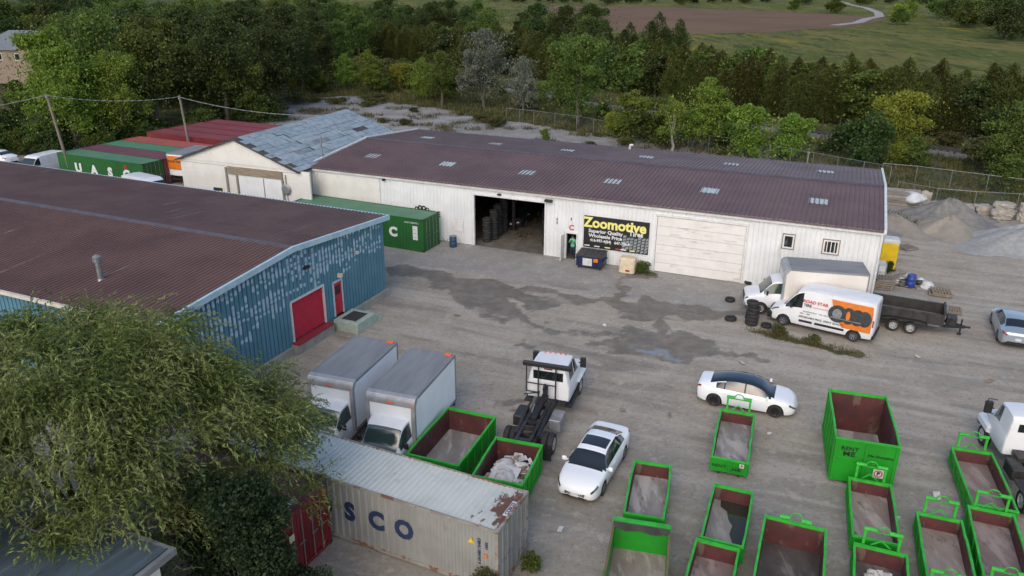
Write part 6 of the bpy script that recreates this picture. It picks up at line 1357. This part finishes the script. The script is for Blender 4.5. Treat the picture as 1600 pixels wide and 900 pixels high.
def trunk_mesh(h, r, limbs, g, mat, lean=.0, fork=.35):
    mb = MB(); p = Vector((0,0,-.3)); pts = [p]; k = 6
    for i in range(1, k+1): pts.append(Vector((g.normal()*.02*h+lean*h*i/k, g.normal()*.02*h, h*i/k)))
    rad = [r*(1-.85*i/k)+.015 for i in range(k+1)]
    for i in range(k): mb.tube(pts[i], pts[i+1], rad[i], rad[i+1], 7)
    for d in limbs:
        i = int(g.integers(max(1, int(k*fork)), k)); a = pts[i]; e = Vector(d); m_ = a.lerp(e, .5) + Vector((0,0,.08*h)); q = rad[i]*.6
        mb.tube(a, m_, q, q*.6, 6); mb.tube(m_, e, q*.6, q*.2, 5)
    o = mb.build('trunk', mat, smooth=40); me = o.data; bpy.data.objects.remove(o); return me
PROTO = {}
def deciduous(key, seed, h, w, n, leaf, mat, base=.22, nl=18, barkm=None, inner=.55, asp=.6, up=0.0):
    g = np.random.default_rng(seed); lobes = []
    boughs = []
    for i in range(max(6, nl//2)):
        a = g.uniform(0, 6.283); t = g.uniform(.05, 1); zz = h*(base + (1-base)*(.08+.80*t)); env = math.sin(math.pi*min(1, .20+.74*t))**.75
        boughs.append((a, w/2*env*g.uniform(.35,.80), zz, w*g.uniform(.13,.22)))
    for i in range(nl*3):
        a, rr, zz, s = boughs[int(g.integers(0, len(boughs)))]
        d = unit(g.normal(size=(1,3)))[0]*s*g.uniform(.4,1.05); q = s*g.uniform(.32,.62)
        lobes.append((rr*math.cos(a)+d[0], rr*math.sin(a)+d[1], max(h*base*.6+q*.5, zz+d[2]*.75), q, q, q*g.uniform(.6,.9)))
    core = [(0,0,h*(base+.42*(1-base)),w*.24,w*.24,h*.24), (0,0,h*.83,w*.15,w*.15,h*.12)]
    P, d = crown_pts(lobes + core, n, g, inner); P[:,2] = np.maximum(P[:,2], h*base*.4)
    st = n//7; P2 = np.stack([g.normal(size=st)*w*.22, g.normal(size=st)*w*.22, h*(base+(1-base)*g.uniform(.05,.9,st))], 1); P = np.concatenate([P, P2]); d = np.concatenate([d, unit(g.normal(size=(st,3)))]); n = n+st
    U, V = rnd_axes(n, leaf, asp, g, d*.5+np.array([0,0,up]), .9); cm = quads('crown', P, U, V, LM[mat])
    PROTO[key] = (trunk_mesh(h*.85, .02*h+.04, [(b[1]*math.cos(b[0])*.8, b[1]*math.sin(b[0])*.8, b[2]) for b in boughs[:9]], g, barkm or bark), cm)
def cedar(key, seed, h, w, n, leaf, mat='cedar', spires=5):
    g = np.random.default_rng(seed); PP = []; DD = []
    for s in range(spires):
        m = n//spires; hs = h*(1.0 if s == 0 else g.uniform(.74,.97)); a0 = g.uniform(0,6.283); r0 = 0 if s == 0 else w*g.uniform(.18,.36); ws = w*(.78 if spires > 1 else 1)
        t = g.uniform(0,1,m)**.8; a = g.uniform(0,6.283,m)
        lob = 1 + .30*np.sin(3*a+6*t+seed+s) + .24*np.sin(7*a-11*t) + .22*np.sin(21*t+2*a+s)
        env = ws/2*np.clip((1-t**2.6)**.6*(.6+.4*np.minimum(1,t*4)),.03,1)*lob; rr = env*g.uniform(.3,1,m)**.5
        PP.append(np.stack([r0*math.cos(a0)+rr*np.cos(a), r0*math.sin(a0)+rr*np.sin(a), hs*(.03+.97*t)+g.normal(size=m)*.14], 1)); DD.append(np.stack([np.cos(a), np.sin(a), np.full(m,1.1)], 1))
    P = np.concatenate(PP); D = np.concatenate(DD); U, V = rnd_axes(len(P), leaf, .5, g, D, .6); PROTO[key] = (trunk_mesh(h*.85, .12, [], g, bark), quads('crown', P, U, V, LM[mat]))
deciduous('mid_a', 1, 12, 9.5, 15300, 0.151, 'mid'); deciduous('mid_b', 2, 13, 9, 15300, 0.151, 'mid', .2, 22); deciduous('mid_c', 33, 11, 8.5, 13600, 0.144, 'mid', .18, 15)
deciduous('dark_a', 3, 14, 9, 15300, 0.158, 'dark', .18, 20); deciduous('dark_b', 4, 12, 8.5, 14450, 0.151, 'dark', .15, 16)
deciduous('light_a', 5, 12, 9.5, 16150, 0.144, 'light', .18, 24, up=-.3); deciduous('light_b', 6, 8, 7, 12750, 0.122, 'light', .1, 16)
deciduous('yellow_a', 7, 6.5, 6, 11050, 0.115, 'yellow', .08, 16); deciduous('silver_a', 8, 11, 9, 16150, 0.13, 'silver', .1, 20)
deciduous('round_a', 9, 12.3, 10.8, 22100, 0.137, 'mid', .08, 26, up=-.6); deciduous('birch_a', 10, 6.6, 4.6, 2890, 0.094, 'light', .2, 12, bark_pale, .2)
deciduous('shrub_mid', 11, 4, 4.4, 7140, 0.101, 'mid', .0, 12); deciduous('shrub_light', 12, 4.4, 4.6, 7140, 0.101, 'light', .0, 12); deciduous('shrub_dark', 13, 3.6, 4.2, 7140, 0.101, 'dark', .0, 12); deciduous('shrub_weed', 14, 2.0, 3.2, 4420, 0.086, 'weed', .0, 10)
cedar('cedar_a', 21, 9.5, 4.4, 11700, 0.133); cedar('cedar_b', 22, 10, 4.0, 11700, 0.133); cedar('cedar_c', 23, 9, 5.0, 12600, 0.133); cedar('spruce_a', 24, 12, 6.0, 12600, 0.154, 'dark')
def tree(key, label, x, y, h, w=None, name='tree', cat='tree', group=None, z=-.1):
    tm, cm = PROTO[key]; H0 = max(v.co.z for v in (cm.vertices[i] for i in range(0, len(cm.vertices), 97))); s = h/H0
    t = thing(name, label, cat, (x, y, z), random.uniform(0,360), group); t.scale = (s*(w or 1), s*(w or 1), s)
    put(bpy.data.objects.new('trunk', tm), t); put(bpy.data.objects.new('crown', cm), t); return t
# ---- trees and shrubs one can tell apart
tree('round_a', 'large rounded green tree behind the back lot fence', 9.3, 112.5, 12.6, 1.0, 'deciduous_tree')
tree('silver_a', 'silvery grey-leaved tree left of the large rounded tree', -4.6, 127.5, 12.0, .85, 'silver_tree')
tree('silver_a', 'smaller silvery tree tucked beside the large rounded tree', 1.5, 122, 8.5, .7, 'silver_tree')
tree('mid_c', 'dense green tree at the left end of the fence', -11.7, 130.5, 8.6, 1.05, 'deciduous_tree'); tree('light_b', 'light green tree left of the silvery tree', -15.5, 135.5, 7.2, 1.0, 'deciduous_tree')
tree('light_b', 'bright green young tree in the scrub left of the lot', -26.5, 146, 7.6, 1.0, 'deciduous_tree'); tree('light_b', 'pale green young tree beside the railway at left', -31.5, 150, 6.6, .95, 'deciduous_tree')
tree('light_b', 'bright yellow-green tree behind the warehouse roof, centre right', 23.2, 95.6, 8.8, 1.0, 'deciduous_tree'); tree('birch_a', 'thin pale-stemmed birch just behind the warehouse roof', 18.9, 93.0, 6.7, 1.0, 'birch_tree')
tree('shrub_light', 'light green shrub left of the birch, by the fence', 15.3, 102, 6.4, 1.15, 'shrub', 'shrub'); tree('shrub_mid', 'green shrub against the fence left of the birch', 18.3, 99, 5.8, 1.15, 'shrub', 'shrub'); tree('yellow_a', 'low yellow-green shrub at the fence below the rounded tree', 13.3, 103, 3.4, 1.1, 'shrub', 'shrub')
tree('shrub_light', 'round light green tree above the warehouse roof, right of centre', 27.2, 90.4, 6.4, 1.15, 'shrub', 'shrub'); tree('shrub_light', 'young green tree above the right roof vent', 31.6, 89.2, 5.6, 1.1, 'shrub', 'shrub')
tree('yellow_a', 'yellow-green tree rising behind the warehouse right end', 45.4, 92.5, 7.6, 1.05, 'deciduous_tree'); tree('shrub_dark', 'dark green dense bush left of the yellow-green tree', 39.9, 87.2, 5.8, 1.15, 'shrub', 'shrub')
tree('shrub_mid', 'green shrub below the yellow-green tree on the bank', 44.5, 86.5, 3.6, 1.0, 'shrub', 'shrub')
tree('mid_c', 'large green tree at the right edge above the fence', 51.5, 79.5, 8.4, .95, 'deciduous_tree'); tree('mid_a', 'spreading green tree cut by the right frame edge', 57.5, 76.5, 8.8, .95, 'deciduous_tree'); tree('shrub_mid', 'bushy green shrub at the foot of the right edge tree', 49, 76.0, 3.6, 1.1, 'shrub', 'shrub')
tree('shrub_light', 'small bright green bush growing on the cracked back lot', 4.2, 99, 2.0, 1.0, 'shrub', 'shrub')
tree('shrub_dark', 'dark bush on the bank at far right', 55, 72, 3.0, 1.2, 'shrub', 'shrub')
# ---- cedar hedge beyond the railway
HEDGE = [(-92,258),(-64,231),(-16,197.5),(19,152),(28,139.5),(43,119),(60,105.5),(78,96),(98,86)]
gh = random.Random(31)
for row in range(2):
    for a, c_ in zip(HEDGE, HEDGE[1:]):
        d = math.dist(a, c_); n = int(d/2.45)
        for k in range(n):
            t_ = (k+gh.uniform(.2,.8))/n; x_ = a[0]+(c_[0]-a[0])*t_ + row*3.0 + gh.uniform(-.5,.5); y_ = a[1]+(c_[1]-a[1])*t_ + row*3.0 + gh.uniform(-.5,.5)
            if x_ < -.74*y_ - 8 or x_ > .74*y_ + 10: continue
            kk = gh.choices(['cedar_a','cedar_b','cedar_c','shrub_dark','shrub_mid'],[4,4,4,1.2,.6])[0]; ce = kk[0] == 'c'
            tree(kk, 'dark green cedar in the dense hedge row beyond the railway' if ce else 'broad leafy tree standing among the cedars of the hedge', x_, y_, gh.uniform(7.2,9.3)*(1.06 if row else .94), 1.15, 'cedar_tree' if ce else 'deciduous_tree', group='cedars in the hedge row beyond the railway' if ce else 'leafy trees in the hedge row')
for x_, y_, h_ in ((27,152,13.5),(30.5,150,12.5),(22.5,158,11.5)): tree('spruce_a', {13.5:'tall dark pine rising above the cedar hedge',12.5:'second tall pine beside the tallest above the hedge',11.5:'third pine above the hedge, nearest the rounded tree'}[h_], x_, y_, h_, .9, 'pine_tree')
# ---- woods
def scatter(n, test, box_, mind, seed, taken):
    g = random.Random(seed); out = []; tries = 0
    while len(out) < n and tries < n*60:
        tries += 1; x_, y_ = g.uniform(box_[0], box_[1]), g.uniform(box_[2], box_[3])
        if test(x_, y_) and all((x_-a)**2+(y_-b_)**2 > mind*mind for a, b_ in taken): out.append((x_, y_)); taken.append((x_, y_))
    return out
gs = random.Random(77); tk = []
hidden = lambda x_, y_: x_ < -.71*y_-9
def t_left(x_, y_):
    if hidden(x_, y_): return False
    if math.dist((x_, y_), (-95,160)) < 13 or math.dist((x_, y_), (-69,131)) < 8 or False: return False
    if x_/y_ < -.555 and 108 < y_ < 168: return False
    if x_ < -54: return y_ > 93
    if x_ < -44: return y_ > 97
    return y_ > 108 + (x_+44)*1.1
LW = {'mid_a':'green leafy tree in the wood behind the containers','mid_b':'green leafy tree in the wood behind the containers','dark_a':'dark green tree in the wood behind the containers','dark_b':'dark green tree in the wood behind the containers','light_a':'light green tree in the wood behind the containers','mid_c':'green leafy tree in the wood behind the containers'}
for x_, y_ in scatter(115, t_left, (-150,-36,90,215), 5.2, 5, tk):
    k = gs.choices(['mid_a','mid_b','dark_a','dark_b','mid_c','light_a'], [3,3,4,4,2,2 if x_ < -50 else .5])[0]
    tree(k, LW[k], x_, y_, (gs.uniform(6.5,8.2) if x_/y_ < -.55 and y_ < 120 else gs.uniform(9.5,12.0) if y_ < 102 else gs.uniform(11,15.5)), 1.0, 'deciduous_tree', group='trees in the wood behind the containers')
tree('light_a', 'light green feathery tree behind the leaning utility pole', -52.5, 93.5, 12.6, 1.0, 'deciduous_tree'); tree('light_a', 'light green spreading tree at the far left above the parked van', -57.5, 100, 14.0, 1.0, 'deciduous_tree'); tree('light_a', 'light green tree right of the leaning utility pole', -48, 96.5, 11.5, .9, 'deciduous_tree')
tree('dark_a', 'tall dark tree behind the second utility pole', -40.5, 112, 15.0, .95, 'deciduous_tree'); tree('dark_b', 'tall dark tree at the edge of the cracked lot', -37.5, 122, 13.0, .95, 'deciduous_tree')
for i, (x_, y_, h_) in enumerate(((-60,90.5,3.6),(-53.5,90.5,3.2),(-50,93,3.4),(-46,99,3.5),(-41,104,3.4),(-44.5,95.5,3.0))):
    tree('shrub_dark' if i % 2 else 'shrub_mid', ['shrub behind the parked white car at far left','dark shrub behind the small white van','shrub at the foot of the leaning pole','dark shrub left of the red containers','shrub behind the red containers','dark low shrub behind the salmon container'][i], x_, y_, h_, 1.2, 'shrub', 'shrub')
def t_under(x_, y_):
    if hidden(x_, y_): return False
    return (x_ < -54 and 89.5 < y_ < 99) or (-54 <= x_ < -45 and 93 < y_ < 103) or (-45 <= x_ < -34 and 104+(x_+45)*.6 < y_ < 122)
for x_, y_ in scatter(34, t_under, (-75,-34,88,122), 2.4, 15, []): tree(gs.choice(['shrub_dark','shrub_mid','shrub_dark']), 'undergrowth shrub along the edge of the left wood', x_, y_, gs.uniform(2.2,4.2), 1.15, 'shrub', 'shrub', 'undergrowth along the left wood')
def t_back(x_, y_):
    hy = np.interp(x_, [p[0] for p in HEDGE], [p[1] for p in HEDGE])
    return hy + 7 < y_ < hy + 85 and x_ > -.71*y_-6 and x_ < 16 + (y_-160)*.10
for x_, y_ in scatter(80, t_back, (-200,40,150,330), 6.0, 6, tk):
    k = gs.choices(['mid_a','mid_b','dark_a','dark_b','light_a','mid_c'], [3,3,4,3,.8,2])[0]
    tree(k, 'tree in the wood beyond the cedar hedge', x_, y_, gs.uniform(10,14.5), 1.0, 'deciduous_tree', group='trees in the wood beyond the hedge')
def t_scrub(x_, y_):
    ry = np.interp(x_, [p[0] for p in RAIL], [p[1] for p in RAIL]); ly_ = np.interp(x_, [-60,-42,-28,0,26.5,37,60], [126,138,145,118,94.5,82,70])
    return ly_ + 2 < y_ < ry - 5
for x_, y_ in scatter(75, t_scrub, (-70,58,70,215), 3.4, 8, [(9.3,112.5),(-4.6,127.5),(23.2,95.6),(45.4,92.5)]):
    k = gs.choices(['shrub_mid','shrub_light','shrub_dark','shrub_weed','yellow_a'], [3,2,2,4,.7])[0]
    tree(k, 'shrub in the scrub between the back lot and the railway', x_, y_, gs.uniform(1.8,4.2)*(1.2 if x_ < -10 else .95), 1.2, 'shrub', 'shrub', 'shrubs along the railway bank')
def t_lot(x_, y_):
    ly_ = np.interp(x_, [-50,-42,-28,0,26.5,37], [122,135,142,115.5,92,79]); bk = np.interp(x_, [-30,-10,30], [92,83,66])
    return y_ < ly_ - 1 and y_ > bk + 1 and (y_ > ly_ - 5 or vnoise(np.array([x_*.12]), np.array([y_*.25]), 8)[0] > .6)
for x_, y_ in scatter(46, t_lot, (-46,33,68,140), 2.2, 12, [(4.2,99)]): tree('shrub_weed', 'weed clump growing through the cracked back lot', x_, y_, gs.uniform(.5,1.3)*(1.5 if x_ < -18 else 1), 1.5, 'weed_clump', 'weeds', 'weed clumps on the back lot')
def t_verge(x_, y_):
    ry = np.interp(x_, [p[0] for p in RAIL], [p[1] for p in RAIL]); return ry + 5 < y_ < ry + 9
for x_, y_ in scatter(26, t_verge, (-60,80,80,230), 3.5, 9, []): tree(gs.choice(['shrub_weed','shrub_dark','shrub_mid']), 'low bush along the foot of the cedar hedge', x_, y_, gs.uniform(1.0,2.2), 1.2, 'shrub', 'shrub', 'low bushes at the foot of the hedge')
# ---- field trees far away
FT = [(178,296,13,'dark_a'),(187,303,14,'dark_b'),(196,318,14,'dark_a'),(205,330,15,'dark_b'),(214,345,14,'mid_b'),(222,352,15,'dark_a'),(230,338,14,'dark_b'),(238,372,15,'dark_a'),(210,318,13,'dark_b'),(222,322,14,'dark_a'),(203,372,12,'mid_a'),(214,385,12,'mid_c'),(226,398,13,'dark_a'),(240,410,14,'dark_b')]
for x_, y_, h_, k in FT: tree('shrub_dark' if 'dark' in k else 'shrub_mid', 'dark tree in the wood at the upper right corner', x_, y_, h_, 1.15, 'deciduous_tree', group='trees in the upper right wood')
for i, (x_, y_, h_, k) in enumerate(((190,408,9,'yellow_a'),(184,392,8,'shrub_mid'),(205,430,10,'shrub_light'),(215,452,11,'shrub_mid'),(243,470,12,'shrub_mid'),(262,500,12,'shrub_dark'),(232,440,11,'shrub_dark'),(225,470,10,'shrub_light'))):
    tree(k, 'tree standing in the meadow below the upper right wood', x_, y_, h_, 1.1, 'deciduous_tree', group='meadow trees at upper right')
for x_, y_, h_ in ((205,530,9),(212,545,8),(190,560,8)): tree('shrub_mid', 'small tree at the far edge of the brown field', x_, y_, h_, 1.2, 'deciduous_tree', group='small trees beyond the brown field')
for i in range(34): tree(gs.choice(['shrub_dark','shrub_mid','shrub_dark']), 'tree in the distant line at the top of the picture', -30+i*13+gs.uniform(-5,5), 690+gs.uniform(-30,60)+abs(i-10)*3, gs.uniform(7,11), 1.4, 'deciduous_tree', group='distant tree line')

# ---- foreground willow
def willow(x, y, seed=3):
    g = np.random.default_rng(seed); t = thing('willow_tree', 'large weeping willow filling the lower left corner', 'tree', (x, y, 0))
    tufts = []
    for i in range(230):
        a = g.uniform(0,6.283); ph = g.uniform(.05,1.0); z_ = 2.6 + 6.9*math.sin(ph*1.45); r_ = (1.0+4.9*math.cos(ph*1.38)**.7)*g.uniform(.78,1.04)
        r_ *= 1+.13*math.sin(3*a+1)+.10*math.sin(5*a)
        tufts.append((r_*math.cos(a), r_*math.sin(a)*.92, z_+g.normal()*.28))
    for i in range(34):
        a = g.uniform(0,6.283); r_ = g.uniform(0,4.0); tufts.append((r_*math.cos(a), r_*math.sin(a), 5.2+3.9*(1-(r_/5.2)**2)+g.normal()*.35))
    C = []; U = []; V = []; stem = MB()
    for tx, ty, tz in tufts:
        out = np.array([tx, ty, 0.0]); out = out/max(.5, np.linalg.norm(out)); ns = 62
        for s in range(ns):
            d = out*g.uniform(.2,1.2) + g.normal(size=3)*np.array([.6,.6,.4]); d[2] += .75; d /= np.linalg.norm(d); ln = g.uniform(.6,1.55); p = np.array([tx,ty,tz]) + g.normal(size=3)*.3; v = d*.085
            nlf = int(ln/.072)
            for q in range(nlf):
                v = v + np.array([0,0,-.0052 - .00042*q]); sp = np.linalg.norm(v); v = v/sp*.075; p = p+v; ax = unit((v/.075 + g.normal(size=3)*.55)[None])[0]
                C.append(p + g.normal(size=3)*.012); U.append(ax*g.uniform(.045,.13)); e = np.cross(ax, g.normal(size=3)); V.append(e/np.linalg.norm(e)*g.uniform(.012,.030))
    C = np.array(C); ok = C[:,2] > .6
    put(bpy.data.objects.new('crown', quads('crown', C[ok], np.array(U)[ok], np.array(V)[ok], LM['willow'])), t)
    mb = MB(); mb.path([(0,0,-.3),(.1,.05,1.2),(-.05,.1,2.4)], [.42,.34,.30], 12)
    for i in range(11):
        a = 6.283*i/11 + g.uniform(-.2,.2); r_ = g.uniform(2.4,5.0); e = (r_*math.cos(a)*.9, r_*math.sin(a)*.9, g.uniform(5.4,8.4)); m_ = (e[0]*.4, e[1]*.4, 2.4+(e[2]-2.4)*.65)
        mb.tube((-.05,.1,2.3), m_, .16, .09, 8); mb.tube(m_, e, .09, .03, 6)
        for j in range(4):
            k = tufts[int(g.integers(0, len(tufts)))]
            near = min(tufts, key=lambda q: (q[0]-e[0])**2+(q[1]-e[1])**2+(q[2]-e[2])**2+g.uniform(0,4)); mb.tube(m_ if j % 2 else e, near, .03, .012, 5)
    mb.build('trunk', bark, t, smooth=40); return t
willow(-14.1, 21.0).scale = (1.02, 1.02, .93)
def bush(x, y, h, w, n, leaf, mat, label, seed, z0=.1, name='bush'):
    g = np.random.default_rng(seed); t = thing(name, label, 'bush', (x, y, 0)); lobes = []
    for i in range(26):
        a = g.uniform(0,6.283); t_ = g.uniform(0,1); r_ = w/2*g.uniform(.2,.8)*(1-.45*t_); s = w*g.uniform(.12,.2); lobes.append((r_*math.cos(a), r_*math.sin(a), h*(.15+.72*t_), s, s, s*.8))
    P, d = crown_pts(lobes, n, g, .5); P[:,2] = np.maximum(P[:,2], z0); U, V_ = rnd_axes(n, leaf, .55, g, d, .9); put(bpy.data.objects.new('foliage', quads('foliage', P, U, V_, LM[mat])), t)
    mb = MB()
    for i in range(14): l = lobes[i]; mb.tube((l[0]*.15,l[1]*.15,0),(l[0]*.8,l[1]*.8,l[2]),.03,.01,5)
    mb.build('stems', bark, t, kind='stuff'); return t
bush(-8.05, 18.9, 6.8, 4.3, 34000, .065, 'bush', 'dense dark green bush in front of the dark red container', 4)
bush(-6.3, 19.6, 2.2, 1.8, 3200, .05, 'bush', 'thin dark bush against the red container side', 6)
bush(-.9, 20.6, 1.1, 1.6, 2600, .045, 'weed', 'weedy shrub at the near corner of the pale grey container', 7, name='weed_clump')
bush(.75, 21.9, .8, 1.0, 1500, .045, 'mid', 'small green weed at the rear corner of the grey container', 8, name='weed_clump')
bush(9.3, 52.35, .75, 1.5, 1800, .05, 'mid', 'green weeds beside the beige tank at the wall', 9, .02, 'weed_clump')
bush(16.9, 44.6, .55, 1.4, 1300, .05, 'weed', 'weeds between the van and the cream box truck', 10, .02, 'weed_clump')
bush(15.7, 41.9, .5, 1.5, 1500, .05, 'weed', 'weeds in front of the van bumper', 11, .02, 'weed_clump'); bush(17.3, 40.6, .45, 1.4, 1300, .05, 'weed', 'low weeds beside the van near its middle', 12, .02, 'weed_clump')
bush(26.9, 52.4, .9, .9, 1200, .05, 'dark', 'dark weeds at the foot of the yellow toilet', 13, .02, 'weed_clump')

# ---- weeds and grass: uncountable ground cover
def tufts_mesh(name, pts, mat, nb, h, seed, spread=.25, w=.018):
    g = np.random.default_rng(seed); P = np.repeat(np.array(pts), nb, 0); n = len(P); hh = h*g.uniform(.4,1.2,(n,1)); D = unit(np.concatenate([g.normal(size=(n,2))*.45, np.ones((n,1))], 1)); off = np.concatenate([g.normal(size=(n,2))*spread, np.zeros((n,1))], 1)
    C = P + off + D*hh*.5; e = unit(np.cross(D, g.normal(size=(n,3)))); put(bpy.data.objects.new(name, quads(name, C, D*hh*.55, e*w*g.uniform(.6,1.5,(n,1)), LM[mat])), None, 'weeds and tall grass growing over the open ground', 'grass', None, 'stuff')
gg = random.Random(55); pts = []
def lotpt():
    while True:
        x_, y_ = gg.uniform(-48,36), gg.uniform(60,140)
        ly_ = np.interp(x_, [-50,-42,-28,0,26.5,37], [122,135,142,115.5,92,79])
        if y_ < ly_ and vnoise(np.array([x_*.22]), np.array([y_*.45]), 5)[0] > .62: return (x_, y_, -.02)
pts = [lotpt() for _ in range(1500)]
tufts_mesh('lot_weeds', pts, 'weed', 26, .55, 1, .4, .03)
pts = []
while len(pts) < 3600:
    x_ = gg.uniform(-60,62); ry = np.interp(x_, [p[0] for p in RAIL], [p[1] for p in RAIL]); ly_ = np.interp(x_, [-60,-42,-28,0,26.5,37,62], [126,136,142,115.5,92.5,75,66]); y_ = gg.uniform(ly_-.5, ry+9)
    if abs(y_-ry) > 3.4: pts.append((x_, y_, -.2))
tufts_mesh('bank_grass', pts, 'weed', 22, .8, 2, .5, .04)
pts = [(14.4+gg.random()*5.2 + gg.gauss(0,.25), 0, 0) for _ in range(130)]; pts = [(p[0], 42.3-(p[0]-14.4)*.6+gg.gauss(0,.22), -.02) for p in pts]
tufts_mesh('yard_weeds', pts, 'weed', 12, .22, 3, .16, .010)
